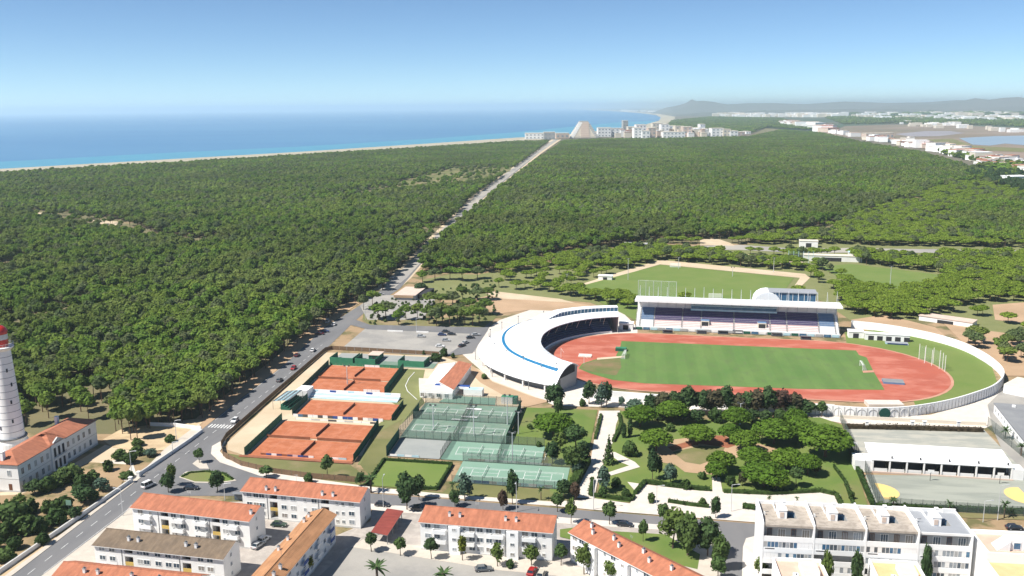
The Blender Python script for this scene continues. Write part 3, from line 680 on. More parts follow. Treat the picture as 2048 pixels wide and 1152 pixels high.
# ---------------------------------------------------------------- the woods
def inpoly(P,X,Y):
    P=np.asarray(P); c=np.zeros(len(X),bool); j=len(P)-1
    for i in range(len(P)):
        xi,yi=P[i];xj,yj=P[j]
        with np.errstate(divide='ignore',invalid='ignore'):
            m_=((yi>Y)!=(yj>Y))&(X<(xj-xi)*(Y-yi)/(yj-yi)+xi)
        c^=m_; j=i
    return c
def scatter(poly_px,spacing,seed,keep=1.0,ymin=0,ymax=1e9):
    P=np.array(W(poly_px)); x0,y0=P.min(0);x1,y1=P.max(0); y0=max(y0,ymin); y1=min(y1,ymax)
    if y1<=y0: return np.zeros((0,2))
    g=np.random.default_rng(seed)
    xs=np.arange(x0,x1,spacing); ys=np.arange(y0,y1,spacing*.87)
    X,Y=np.meshgrid(xs,ys); X=X+((np.arange(len(ys))%2)*spacing/2)[:,None]
    X=X.ravel()+g.uniform(-.42,.42,X.size)*spacing; Y=Y.ravel()+g.uniform(-.42,.42,Y.size)*spacing
    m_=inpoly(P,X,Y)&(Y>ymin)&(Y<=ymax)&(g.random(X.size)<keep)
    Xc=X*cy_+Y*sy_; Yc=-X*sy_+Y*cy_
    m_&=(np.abs(Xc)<Yc*.64+60)
    return np.stack([X[m_],Y[m_]],1)
def cut(Q,polys,keep,seed=5):
    g=np.random.default_rng(seed)
    for pg in polys:
        m_=inpoly(W(pg),Q[:,0],Q[:,1]); Q=Q[~(m_&(g.random(len(Q))>keep))]
    return Q
def noise2(Q,s,seed):
    g=np.random.default_rng(seed); v=np.zeros(len(Q))
    for k in range(6):
        a=g.uniform(0,6.3); f=s*g.uniform(.6,1.8); v+=np.sin((Q[:,0]*math.cos(a)+Q[:,1]*math.sin(a))*f+g.uniform(0,6.3))
    return v/3.5
FL=[(-900,400),(-200,366),(0,352),(300,333),(600,314),(850,298),(1030,286),(1098,284),(1022,341),(944,396),(880,462),(808,531),(763,571),(708,606),(640,648),(545,730),(405,840),(330,848),(262,868),(240,858),(190,845),(110,842),(0,864),(-300,900),(-900,940)]
FR=[(1128,284),(1051,341),(981,397),(907,466),(850,524),(840,545),(905,548),(985,545),(1100,512),(1240,492),(1310,484),(1480,476),(1640,455),(1800,402),(1900,370),(2048,352),(1960,345),(1850,310),(1720,287),(1640,268),(1560,262),(1500,276),(1330,280),(1200,281)]
FB=[(1330,262),(1345,243),(1420,235),(1560,238),(1640,262),(1530,256),(1500,268),(1440,262)]
UM=[(965,572),(985,545),(1130,515),(1310,497),(1330,486),(1480,482),(1640,462),(1800,405),(1900,372),(2048,358),(2300,380),(2500,440),(2500,720),(2100,690),(1985,640),(1900,642),(1790,640),(1700,632),(1690,610),(1600,600),(1270,612),(1262,628),(1180,602),(1110,588)]
clear_l=[[(870,345),(930,326),(1030,322),(1025,342),(965,368),(900,375),(845,380),(760,385),(800,362)]]
clear_s=[[(300,470),(420,478),(480,492),(420,498),(320,488)],[(640,398),(760,372),(800,380),(700,402)],[(20,436),(70,440),(60,446),(15,442)],[(60,420),(130,424),(260,445),(330,478),(420,490),(410,503),(300,485),(180,465),(60,440)],[(-50,472),(60,478),(70,495),(-50,495)],[(425,474),(480,478),(470,490),(430,488)]]
clear_u=[[(1140,578),(1320,524),(1620,548),(1600,590),(1560,602),(1270,610),(1262,600),(1160,585)],[(1100,588),(1210,550),(1320,520),(1610,545),(1625,558),(1590,590),(1320,529),(1145,582)],[(1635,534),(1700,526),(1890,549),(1872,572),(1800,584),(1720,574)],[(1330,488),(1700,490),(2048,497),(2500,505),(2500,520),(2048,513),(1700,510),(1480,508),(1330,504)],[(1400,474),(1435,472),(1475,492),(1400,492)],[(1420,505),(1570,512),(1610,528),(1480,520)],[(1985,605),(2300,600),(2300,655),(1990,645)],[(1595,520),(1700,508),(1700,528),(1595,530)],[(1580,555),(1660,570),(1700,640),(1680,640),(1600,600)]]
nf=scatter(FL,5.0,1,ymax=900); nf=np.concatenate([nf,scatter(FR,5.0,2,ymax=900)])
nf=cut(nf,clear_l,.06); nf=cut(nf,clear_s,.12)
v=noise2(nf,.03,3); nf=nf[(v>-.80)|(np.random.default_rng(1).random(len(nf))<.30)]
dd=np.hypot(nf[:,0],nf[:,1])
Xc=nf[:,0]*cy_+nf[:,1]*sy_; Yc=-nf[:,0]*sy_+nf[:,1]*cy_
vis=np.abs(Xc)<Yc*.575
order=np.argsort(dd+(~vis)*1e6)
g_=np.random.default_rng(4)
for j,i in enumerate(order[:300]):
    x,y=nf[i]; a=Vector((x,y))
    roadside=x>-172+max(0,(330-y))*.0 and y>270
    k='grey_pine' if g_.random()<.16 else 'pine'
    if x<-172 and y<310: lab,gp='tall pine on bare brown soil behind the lighthouse keepers building','pines behind the lighthouse keepers building'
    elif x>-165: lab,gp='pine at the edge of the wood along the sandy verge of the main road','pines along the left edge of the main road'
    else: lab,gp='pine deep in the dense wood between the lighthouse and the main road','pines of the wood beside the lighthouse'
    tree(k,x,y,g_.uniform(3.1,4.3),g_.uniform(8.2,11.5),lab,gp)
rest=nf[order[300:]]
def instancer(name,meshes,Q,smin,smax,seed,label,hs=(.85,1.15),extra=None,cat='wood'):
    g=np.random.default_rng(seed); n_=len(Q)
    me=bpy.data.meshes.new(name); me.vertices.add(n_)
    co=np.zeros((n_,3),'f'); co[:,:2]=Q; me.vertices.foreach_set('co',co.ravel())
    s=g.uniform(smin,smax,n_); sc=np.stack([s,s,s*g.uniform(*hs,n_)],1).astype('f')
    a=me.attributes.new('tree_scale','FLOAT_VECTOR','POINT'); a.data.foreach_set('vector',sc.ravel())
    a=me.attributes.new('tree_turn','FLOAT','POINT'); a.data.foreach_set('value',g.uniform(0,6.283,n_).astype('f'))
    a=me.attributes.new('tree_kind','INT','POINT'); a.data.foreach_set('value',g.integers(0,len(meshes),n_).astype('i'))
    o=part(name,me); tag(o,label,cat,kind='stuff')
    ng=bpy.data.node_groups.new(name,'GeometryNodeTree')
    ng.interface.new_socket('Geometry',in_out='INPUT',socket_type='NodeSocketGeometry'); ng.interface.new_socket('Geometry',in_out='OUTPUT',socket_type='NodeSocketGeometry')
    N=ng.nodes; Lk=ng.links
    gi=N.new('NodeGroupInput'); go=N.new('NodeGroupOutput')
    j=N.new('GeometryNodeJoinGeometry')
    for k,mm in enumerate(meshes):
        src=bpy.data.objects.new(name+'_source',mm); src.hide_render=False
        oi=N.new('GeometryNodeObjectInfo'); oi.inputs['Object'].default_value=src; oi.inputs['As Instance'].default_value=True
        Lk.new(oi.outputs['Geometry'],j.inputs[0])
    def attr(nm,ty):
        q=N.new('GeometryNodeInputNamedAttribute'); q.data_type=ty; q.inputs['Name'].default_value=nm; return q.outputs['Attribute']
    ip=N.new('GeometryNodeInstanceOnPoints'); ip.inputs['Pick Instance'].default_value=True
    Lk.new(gi.outputs[0],ip.inputs['Points']); Lk.new(j.outputs[0],ip.inputs['Instance'])
    Lk.new(attr('tree_kind','INT'),ip.inputs['Instance Index']); Lk.new(attr('tree_scale','FLOAT_VECTOR'),ip.inputs['Scale'])
    cx=N.new('ShaderNodeCombineXYZ'); Lk.new(attr('tree_turn','FLOAT'),cx.inputs['Z'])
    er=N.new('FunctionNodeEulerToRotation'); Lk.new(cx.outputs[0],er.inputs[0]); Lk.new(er.outputs[0],ip.inputs['Rotation'])
    Lk.new(ip.outputs[0],go.inputs[0])
    md=o.modifiers.new('trees','NODES'); md.node_group=ng
    return o
def joined(cr_,tr_,name):
    mb=MB()
    bm=bmesh.new(); bm.from_mesh(cr_); n0=len(bm.faces); bm.from_mesh(tr_)
    me=bpy.data.meshes.new(name); bm.faces.ensure_lookup_table()
    for f in bm.faces[n0:]: f.material_index=1
    bm.to_mesh(me); bm.free(); me.materials.append(cr_.materials[0]); me.materials.append(tr_.materials[0]); return me
PJ=[joined(a,b,'pine') for a,b in zip(*KIND['pine'])]+[joined(a,b,'pine') for a,b in zip(*KIND['grey_pine'])][:1]
instancer('pine_wood',PJ,rest,.66,1.22,21,'dense green pine wood either side of the road in the middle distance',hs=(.78,1.2))
# far woods, coarser trees
PF=[crown(pine_lobes(s+60,4.0,3.5,5.6,6),110,.95,'leaf_forest',s,core=.86,low=0,up=.6).mesh('far_pine') for s in (1,2,3)]
PF.append(crown(pine_lobes(64,3.8,3.5,5.6,6),110,.95,'leaf_forest_grey',9,core=.86,low=0,up=.6).mesh('far_pine'))
ff=np.concatenate([scatter(FL,5.6,6,ymin=900,ymax=1700),scatter(FR,5.6,7,ymin=900,ymax=1700)])
ff=cut(ff,clear_l,.08); ff=cut(ff,clear_s,.12)
v=noise2(ff,.02,8); ff=ff[(v>-.9)|(np.random.default_rng(2).random(len(ff))<.45)]
instancer('far_pine_wood',PF,ff,.58,1.12,22,'far pine wood stretching towards the sea and the resort',hs=(.75,1.2))
f3=np.concatenate([scatter(FL,7.0,9,ymin=1700),scatter(FR,7.0,10,ymin=1700)])
instancer('distant_pine_wood',PF,f3,.72,1.15,23,'distant pine wood fading to blue green near the coast',hs=(.75,1.0))
f4=scatter(FB,22,12)
instancer('coastal_wood',PF,f4,2.4,3.4,24,'dark wood beyond the white resort',hs=(.35,.5))
# umbrella pines behind the stadium
um=scatter(UM,6.6,13,ymax=2200); um=cut(um,clear_u,0.0)
v=noise2(um,.035,14); um=um[(v>-.30)|(np.random.default_rng(3).random(len(um))<.25)]
dd=np.hypot(um[:,0],um[:,1]); Xc=um[:,0]*cy_+um[:,1]*sy_; Yc=-um[:,0]*sy_+um[:,1]*cy_; vis=np.abs(Xc)<Yc*.575
order=np.argsort(dd+(~vis)*1e6)
for j,i in enumerate(order[:300]):
    x,y=um[i]
    if x<40: lab,gp='bright green umbrella pine between the sand field and the far training pitch','umbrella pines left of the training pitch'
    elif x<180: lab,gp='bright green umbrella pine in the low wood right behind the grandstand','umbrella pines behind the grandstand'
    else: lab,gp='bright green umbrella pine in the low wood beyond the curved white stadium wall','umbrella pines beyond the curved stadium wall'
    tree('umbrella',x,y,g_.uniform(3.3,5.0),g_.uniform(4.8,6.8),lab,gp)
UJ=[joined(a,b,'umbrella') for a,b in zip(*KIND['umbrella'])]*2+PJ[-1:]
instancer('umbrella_pine_wood',UJ,um[order[300:]],.8,1.2,25,'low bright green umbrella pine wood behind the training pitches',hs=(.7,.9))
# greyer, taller pines at the right edge of that wood
gp_=scatter([(1900,430),(1960,415),(2048,400),(2300,400),(2300,500),(2048,495),(1930,490)],7,15)
gp2=scatter([(1800,655),(1900,650),(1990,650),(2300,640),(2300,740),(2030,735),(1960,700),(1890,672)],8.5,16)
instancer('grey_pine_stand',PJ,gp_,.85,1.1,26,'stand of darker grey green pines at the right edge beyond the low wood')
for i,(x,y) in enumerate(gp2[:46]):
    tree('grey_pine' if i%3 else 'pine',x,y,g_.uniform(3.2,4.2),g_.uniform(7,9),'grey green pine on sandy ground outside the curved stadium wall','pines on sand outside the curved stadium wall')
SURVEY[0]=-1
# ---------------------------------------------------------------- building helpers
WM={}
def window_mesh(w,h,frame='white_paint',glass='glass',bars=1):
    k=(w,h,frame,glass,bars)
    if k not in WM:
        mb=MB(); t=.09
        mb.box(-w/2,w/2,-.05,0,0,h,glass)
        mb.box(-w/2-t,-w/2,-.09,0,-t,h+t,frame); mb.box(w/2,w/2+t,-.09,0,-t,h+t,frame)
        mb.box(-w/2,w/2,-.09,0,-t,0,frame); mb.box(-w/2,w/2,-.09,0,h,h+t,frame)
        for i in range(bars):
            x=-w/2+w*(i+1)/(bars+1); mb.box(x-.04,x+.04,-.075,-.052,0,h,frame)
        WM[k]=mb.mesh('window')
    return WM[k]
WR=random.Random(5)
def window(t,x,y,z,w=1.3,h=1.1,rz=0,frame='white_paint',glass='glass',bars=1,name='window'):
    if glass=='glass' and w<1.7: glass=WR.choice(('glass','glass','glass','glass_pale','plaster_grey','shutter'))
    return part(name,window_mesh(w,h,frame,glass,bars),t,(x,y,z),rz)
CHM={}
def chimney(t,x,y,z,h=1.1,w=.6,mat='plaster'):
    k=(h,w,mat)
    if k not in CHM:
        mb=MB(); mb.box(-w/2,w/2,-w/2,w/2,-.8,h,mat); mb.box(-w/2-.08,w/2+.08,-w/2-.08,w/2+.08,h,h+.12,mat,'trim_dark'); mb.box(-w/4,w/4,-w/4,w/4,h+.12,h+.45,'trim_dark')
        CHM[k]=mb.mesh('chimney')
    return part('chimney',CHM[k],t,(x,y,z))
def gable_roof(L,D,h,ridge,rise,mat,over=.5,th=.16,edge='plaster',side=None):
    """ridge along x; eaves at y=-over and y=D+over"""
    yr=D*ridge; sf=rise/yr; sb=rise/(D-yr)
    y0,y1=-over,D+over; z0=h-over*sf; z1=h-over*sb; zr=h+rise
    mb=MB(); x0,x1=-over*.6,L+over*.6
    A=[(x0,y0,z0+th),(x1,y0,z0+th),(x1,yr,zr+th),(x0,yr,zr+th),(x0,y1,z1+th),(x1,y1,z1+th)]
    B=[(x,y,z-th) for x,y,z in A]
    mb.add(A,[(0,1,2,3),(3,2,5,4)],mat)
    mb.add(A+B,[(0,6,7,1),(1,7,8,2),(2,8,11,5),(5,11,10,4),(4,10,9,3),(3,9,6,0),(6,9,8,7),(9,10,11,8)],edge)
    mb.bar((x0,yr,zr+th+.02),(x1,yr,zr+th+.02),.11,mat,6)
    return mb
def gable_ends(mb,L,D,h,ridge,rise,mat):
    for x in (0,L):
        mb.add([(x,0,h),(x,D,h),(x,D*ridge,h+rise)],[(0,1,2) if x else (0,2,1)],mat)
def apartment(label,x,y,L,D,h,rz=0,ridge=.62,rise=1.5,roof='tiles_orange',recess=(),bays=(),floors=3,chim=(),group=None,wx=None,side=True,back=False,door='door_yellow',balc=(),name='apartment_block',wgl=1.5):
    t=thing(name,label,'building',(x,y,0),rz,group)
    fh=h/floors
    w=MB(); gaps=sorted(recess); x0=0; gw=2.3; dp=1.7
    for g0 in gaps:
        gx=g0*L; w.box(x0,gx-gw/2,0,dp,0,h,'plaster'); x0=gx+gw/2
    w.box(x0,L,0,dp,0,h,'plaster')
    w.box(0,L,dp,D,0,h,'plaster')
    gable_ends(w,L,D,h-.003,ridge,rise,'plaster')
    w.box(-.03,L+.03,-.03,D+.03,0,.5,'wall_grey')
    part('wall',w,t)
    part('roof',gable_roof(L,D,h,ridge,rise,roof,over=.62),t)
    for g0 in gaps:
        gx=g0*L
        for f in range(floors):
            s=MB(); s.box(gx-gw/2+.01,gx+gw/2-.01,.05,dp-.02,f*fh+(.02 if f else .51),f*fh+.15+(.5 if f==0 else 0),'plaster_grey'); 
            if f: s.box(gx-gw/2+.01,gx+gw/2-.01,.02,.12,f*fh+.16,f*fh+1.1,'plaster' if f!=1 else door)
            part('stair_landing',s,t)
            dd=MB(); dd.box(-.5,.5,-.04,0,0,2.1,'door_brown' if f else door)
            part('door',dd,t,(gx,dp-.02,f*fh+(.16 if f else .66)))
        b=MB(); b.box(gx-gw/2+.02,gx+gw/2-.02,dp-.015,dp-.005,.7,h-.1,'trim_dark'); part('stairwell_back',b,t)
    for g0 in bays:
        gx=g0*L; b=MB(); b.box(gx-1.5,gx+1.5,-1.1,0,0,h-.35,'plaster_pure'); part('stair_tower',b,t)
        for f in range(floors): window(t,gx,-1.1,f*fh+1.3,.9,.7,bars=1)
    if wx is None: wx=[(i+.5)/8 for i in range(8)]
    for q in wx:
        gx=q*L
        if any(abs(gx-g*L)<1.9 for g in gaps) or any(abs(gx-g*L)<2.2 for g in bays): continue
        for f in range(floors): window(t,gx,0,f*fh+1.05+(.5 if f==0 else 0)*.4,wgl if int(gx*7)%3 else .7,1.1 if int(gx*7)%3 else .8)
    for q in balc:
        gx=q*L
        for f in range(1,floors):
            b=MB(); b.box(gx-1.7,gx+1.7,-.95,0,f*fh-.1,f*fh+.05,'plaster_pure'); b.box(gx-1.7,gx+1.7,-.95,-.86,f*fh+.05,f*fh+.95,'plaster_pure'); b.box(gx-1.7,gx-1.6,-.86,0,f*fh+.05,f*fh+.95,'plaster_pure'); b.box(gx+1.6,gx+1.7,-.86,0,f*fh+.05,f*fh+.95,'plaster_pure'); part('balcony',b,t)
    if side:
        for f in range(floors):
            window(t,L,D*.45,f*fh+1.2,.7,.9,math.pi/2)
    if back:
        for i in range(int(L/3)):
            for f in range(floors): window(t,1.5+i*3,D,f*fh+1.1,1.2,1.1,math.pi)
    pw=MB()
    for q in list(recess)+list(bays):
        pw.bar((q*L-1.9,-.08,.2),(q*L-1.9,-.08,h-.2),.06,'metal_dark',4)
    if pw.v: part('drainpipe',pw,t)
    yr=D*ridge
    for (q,yy) in chim:
        z=h+rise*(yy/ridge if yy<ridge else (1-yy)/(1-ridge)); chimney(t,q*L,yy*D,z)
    # ridge aerial
    a=MB(); ax=L*.4; a.bar((ax,yr,h+rise),(ax,yr,h+rise+2.2),.035,'metal_grey'); 
    for k in range(3): a.bar((ax-.5,yr,h+rise+1.6+k*.25),(ax+.5,yr,h+rise+1.6+k*.25),.02,'metal_grey')
    part('aerial',a,t)
    return t
def fit(pl,pr,z,off=0.0):
    a=G(*pl,z); b=G(*pr,z); L=math.hypot(b[0]-a[0],b[1]-a[1]); rz=math.atan2(b[1]-a[1],b[0]-a[0])
    return a[0]-off*-math.sin(rz),a[1]-off*math.cos(rz),L,rz
SURVEY[0]=1
# ---------------------------------------------------------------- apartment blocks
def apt(label,pl,pr,D,h,off=0.0,zf=None,**k):
    x,y,L,rz=fit(pl,pr,zf or h,off); return apartment(label,x,y,L,D,h,rz=rz,**k)
apt('long white block with clean orange tiled roof and balconies, nearest the road junction',(264,1014),(498,1041.5),7.6,8.0,recess=(.28,.72),bays=(),chim=((.98,.3),),wx=(.07,.16,.36,.44,.56,.64,.8,.9),balc=(.12,.4,.6,.86),ridge=.72)
apt('white block with dull brown roof and four chimneys at the lower left',(188,1089),(446,1117),7.6,7.2,roof='tiles_brown',recess=(.27,.72),chim=((.235,.3),(.31,.3),(.68,.32),(.76,.3)),floors=3,wx=(.06,.14,.36,.41,.5,.58,.64,.83,.9),ridge=.72)
apt('orange roofed block at the very bottom left, mostly cut off by the picture edge',(130,1125),(400,1153),8.0,7.2,off=4.8,zf=8.6,recess=(.3,.7),chim=((.2,.3),(.3,.3),(.55,.3),(.75,.3)),ridge=.6)
apt('white block with orange roof and two dark stairwells, behind the traffic island',(484,981),(719,1003),7.6,8.0,recess=(.27,.71),chim=((.2,.12),(.28,.12),(.68,.12),(.77,.12)),wx=(.06,.12,.17,.36,.44,.54,.62,.81,.86,.93),ridge=.70)
apt('white block with bright orange roof behind the row of plaza trees',(840,1042.5),(1104,1064.5),8.0,8.0,bays=(.27,.71),chim=((.21,.33),(.29,.33),(.64,.33),(.72,.33)),wx=(.06,.13,.34,.40,.46,.53,.6,.80,.87,.94),balc=(.15,.37,.59,.83),ridge=.74)
# block at right angles, ochre roof
ea=G(565.5,1152,8.0); eb=G(669,1029,8.0); er=math.atan2(eb[1]-ea[1],eb[0]-ea[0])
t=apartment('long white block with worn ochre roof, at right angles to its neighbours',eb[0]-43*math.cos(er),eb[1]-43*math.sin(er),43.0,6.6,8.0,rz=er,roof='tiles_ochre_side',ridge=.45,rise=1.3,recess=(),wx=(),side=False,chim=((.22,.2),(.30,.2),(.5,.86),(.62,.85),(.85,.85),(.92,.85)))
for i in range(10):
    for f in range(3):
        window(t,2+i*4.2,0,f*2.66+1.1,1.2,1.1)
for i in (1,3,5,7,9):
    for f in (1,2):
        b=MB(); b.box(-1.3,1.3,-1.0,0,-.1,.05,'plaster'); b.box(-1.3,1.3,-1.0,-.9,.05,.95,'blue_paint' if i%4==1 else 'plaster'); part('balcony',b,t,(i*4.2+1,0,f*2.66))
for i in range(10):
    for f in range(3): window(t,2+i*4.2,6.6,f*2.66+1.1,1.2,1.1,math.pi)
# block turned away at bottom right
ha=G(1141,1064,8.0); hb=G(1315,1153,8.0); hx,hy=ha; ang=math.atan2(hb[1]-ha[1],hb[0]-ha[0])
t=apartment('white block with orange roof slanting down to the right, left of the big bushy trees',hx,hy,40,7.8,8.0,rz=ang,ridge=.62,bays=(.2,.47,.72),chim=((.09,.5),(.14,.3),(.29,.45),(.36,.3),(.52,.5),(.6,.3),(.75,.4)),wx=(.04,.1,.3,.37,.56,.63,.82,.9))
SURVEY[0]=-1
# red carport
t=thing('carport','open shelter with flat dull red roof between two white blocks','shelter',(-64.9,210.5,0))
r_=MB(); r_.add([(0,0,2.9),(4.9,-1.2,2.9),(5.0,13.2,3.1),(0,14,3.1),(0,0,3.05),(4.9,-1.2,3.05),(5.0,13.2,3.25),(0,14,3.25)],[(4,5,6,7)],'sheet_red'); r_.add([(0,0,2.9),(4.9,-1.2,2.9),(5.0,13.2,3.1),(0,14,3.1),(0,0,3.05),(4.9,-1.2,3.05),(5.0,13.2,3.25),(0,14,3.25)],[(0,1,5,4),(1,2,6,5),(2,3,7,6),(3,0,4,7),(0,3,2,1)],'trim_dark'); part('roof',r_,t)
pmesh=MB().box(-.09,.09,-.09,.09,0,2.92,'metal_grey').mesh('post')
for i in range(4):
    for x_ in (.3,4.6): part('post',pmesh,t,(x_,.4+i*4.1-(.9 if x_>1 else 0)*(1 if i==0 else .3),0))
# fence posts / goal frame beside the plaza tree
# ---------------------------------------------------------------- four white terraced houses with roof terraces
SURVEY[0]=1
ta=G(1524,1046,14.0); tb=G(1941,1067,14.0); tz=math.atan2(tb[1]-ta[1],tb[0]-ta[0]); tl=math.hypot(tb[0]-ta[0],tb[1]-ta[1])/4
def terrace_house(label,x,roofm,tint,first=False,last=False,glazed=(1,1,1)):
    i_=x; t=thing('terraced_house',label,'building',(ta[0]+math.cos(tz)*tl*i_,ta[1]+math.sin(tz)*tl*i_,0),tz,'white terraced houses at the bottom right'); Wd=tl; D=11.2; h=14.0
    w=MB()
    w.box(0,.35,-1.2,D,0,h+.5,'plaster_pure'); 
    if last: w.box(Wd,Wd+.35,-1.2,D,0,h+.5,'plaster_pure')
    # sloped shoulder of the party wall
    w.add([(.0,-1.2,h+.5),(.35,-1.2,h+.5),(.35,2.5,h+1.3),(0,2.5,h+1.3),(0,D,h+1.3),(.35,D,h+1.3),(0,D,h+.5),(.35,D,h+.5)],[(0,1,2,3),(3,2,5,4),(4,5,7,6),(1,7,5,2),(0,3,4,6)],'plaster_pure')
    w.box(.35,Wd,1.4,D-.3,0,11.1,tint)
    w.box(.35,Wd,D-.3,D,0,h+.8,'plaster_pure')
    w.box(.35,Wd,.9,1.4,0,h-.6,'plaster_grey')
    part('wall',w,t)
    # roof slab with a sunken patio
    r=MB(); a0,a1,b0,b1=6.3,8.7,3.4,6.6
    zf,zb=h-.25,h
    r.box(.36,a0,-.6,D-.31,h-.25,h,roofm); r.box(a1,Wd-.01,-.6,D-.31,h-.25,h,roofm); r.box(a0,a1,-.6,b0,h-.25,h,roofm); r.box(a0,a1,b1,D-.31,h-.25,h,roofm)
    part('roof',r,t)
    fa=MB(); fa.box(.36,Wd-.01,-.85,-.62,h-.45,h+.1,'roof_beige' if roofm!='roof_grey' else 'plaster'); part('fascia',fa,t)
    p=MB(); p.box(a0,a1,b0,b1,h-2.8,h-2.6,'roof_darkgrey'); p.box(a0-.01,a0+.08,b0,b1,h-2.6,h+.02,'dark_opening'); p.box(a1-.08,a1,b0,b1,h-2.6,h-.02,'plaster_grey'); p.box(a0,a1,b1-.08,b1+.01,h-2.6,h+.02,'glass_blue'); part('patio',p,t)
    s=MB(); s.box(4.2,6.2,3.0,6.6,h,h+2.0,'plaster_pure'); s.box(4.1,6.3,2.9,6.7,h+2.0,h+2.15,'plaster'); part('stair_housing',s,t)
    c=MB(); c.box(5.4,6.1,5.2,6.0,h+2.15,h+3.3,'plaster_pure'); c.box(5.3,6.2,5.1,6.1,h+3.3,h+3.45,'plaster'); part('chimney',c,t)
    v_=MB(); v_.box(4.6,5.5,2.9,3.0,h+.3,h+1.6,'plaster_pink'); part('door',v_,t)
    e=MB(); e.box(4.0,4.15,6.7,D-.3,h,h+.5,'plaster_pure'); e.box(8.9,11.9,D-.7,D-.31,h,h+1.1,'plaster'); part('parapet',e,t)
    e=MB(); e.box(1.0,1.4,4.5,4.9,h,h+.8,'plaster'); e.bar((1.2,4.7,h+.8),(2.2,4.7,h+.9),.08,'metal_dark'); part('vent',e,t)
    # floors
    for f in range(4):
        zt=11.3-2.85*f
        if zt<1: continue
        b=MB(); b.box(.36,Wd-.01,-1.15,-1.0,zt-1.25,zt,'plaster_pure'); b.box(.36,Wd-.01,-1.0,1.39,zt-1.25,zt-1.1,'plaster'); 
        if f==1: b.box(.8,3.0,-1.17,-1.152,zt-.45,zt-.2,'metal_dark')
        part('balcony',b,t)
        if f>=1 and glazed[min(f-1,2)]:
            g_=MB(); g_.box(.4,Wd-.05,-1.08,-1.02,zt,zt+1.58,'glass_pale'); 
            RW=random.Random(int(i_*10+f)); k=0
            for k in range(14):
                xx=.4+k*(Wd-.5)/13; g_.box(xx-.05,xx+.05,-1.12,-.98,zt,zt+1.58,'white_paint')
            solid=RW.choice(((0,3),(9,13),(5,6),(0,1),(11,13)))
            for k in range(13):
                xx=.4+k*(Wd-.5)/13; mt=RW.choice((None,None,'glass','glass','plaster_grey','plaster','glass_blue'))
                if solid[0]<=k<=solid[1]: mt='plaster_pure'
                if mt: g_.box(xx+.06,xx+(Wd-.5)/13-.06,-1.11,-1.085,zt+(.0 if mt=='plaster_pure' else .12),zt+1.44,mt)
            g_.box(.4,Wd-.05,-1.14,-.96,zt+1.45,zt+1.6,'white_paint'); part('glazing',g_,t)
        else:
            for k in range(4): window(t,2+k*2.8,.9 if f==0 else 1.4,zt-.9,1.6 if k%2 else 1.0,1.9,frame='white_paint' if k%2 else 'door_brown',bars=2)
    if first:
        for r_ in range(9):
            for q in range(2): 
                window(t,0,-.2+q*1.4+.2*(r_%2),1.2+r_*1.3,.5,.45,-math.pi/2,bars=0)
        for q in range(3): 
            for f in range(4): window(t,0,3.5+q*2.6,1.2+f*3,.8,1.0,-math.pi/2)
    return t
terrace_house('leftmost white terraced house with sandy brown roof terrace and closed left balconies',0,'roof_beige','plaster',first=True,glazed=(1,1,0))
terrace_house('second white terraced house from the left, brown roof, trees growing against its balconies',1,'roof_beige','plaster',glazed=(1,0,1))
terrace_house('third white terraced house from the left, pinkish brown roof beside the grey roofed one',2,'roof_beige','plaster_cream',glazed=(1,1,0))
terrace_house('rightmost white terraced house with blue grey roof terrace',3,'roof_grey','plaster',last=True,glazed=(1,1,1))
def low_house(label,pl,pr,D,h,roofm):
    x,y,L,rz=fit(pl,pr,h+.8,D); t=thing('low_house',label,'building',(x,y,0),rz,'low flat roofed houses at the bottom right')
    w=MB(); w.box(0,L,0,D,0,h,'plaster_pure',cap=roofm); part('wall',w,t)
    p=MB(); p.box(0,.35,0,D,h,h+.8,'plaster_pure'); p.box(L-.35,L,0,D,h,h+.8,'plaster_pure'); p.box(.35,L-.35,D-.35,D,h,h+.8,'plaster_pure'); p.box(.35,L-.35,0,.35,h,h+.8,'plaster_pure'); part('parapet',p,t)
    s=MB(); s.box(L*.5,L*.85,D*.45,D*.8,h,h+1.4,'plaster_pure',cap='plaster_cream'); part('stair_housing',s,t)
    s=MB(); s.box(L*.3,L*.4,D*.3,D*.45,h,h+.9,'plaster_pure'); s.cyl(L*.35,D*.37,h+.9,h+1.3,.12,.12,'metal_dark'); part('chimney',s,t)
    for i in range(3): window(t,L*(i+.5)/3,0,h-2,1.2,1.1)
    for i in range(3): window(t,0,D*(i+.5)/3,h-2,.9,1.0,-math.pi/2)
    return t
low_house('low white house with beige flat roof in front of the leftmost terraced house',(1545,1114),(1641,1118),13,6.4,'roof_pink')
low_house('low white house with orange and beige roof terrace in front of the third terraced house',(1737,1117),(1834,1123),13,6.4,'roof_sandstone')
# stepped white house at the right corner
t=thing('villa','stepped white house with orange roof terraces at the bottom right corner','building',(tb[0]+1.2*math.cos(tz)-(-15.5)*math.sin(tz)*-1,tb[1]-15.5,0),tz)
w=MB(); w.box(0,18,0,9,0,10.5,'plaster_pure',cap='roof_sandstone'); w.box(.6,18,9,20,0,12,'plaster_pure',cap='roof_pink'); part('wall',w,t)
p=MB(); p.box(-.35,0,-6,9,0,11.2,'plaster_pure'); p.box(.2,.6,9,20,0,12.9,'plaster_pure'); p.box(.6,18,19.6,20.3,12,12.9,'plaster_pure'); p.box(0,18,8.7,9,10.5,12.9,'plaster_pure'); part('parapet',p,t)
s=MB(); s.box(6,11,12,15,12,14.4,'plaster_pure'); s.add([(3.2,11.5,12.1),(6,11.5,14.4),(6,15,14.4),(3.2,15,12.1)],[(0,1,2,3)],'plaster_pure'); s.add([(3.2,11.5,12.0),(6,11.5,12.0),(6,11.5,14.4),(3.2,11.5,12.1)],[(0,1,2,3)],'plaster'); s.box(11,14,11.5,16,12,14.0,'plaster_pure'); part('stair_housing',s,t)
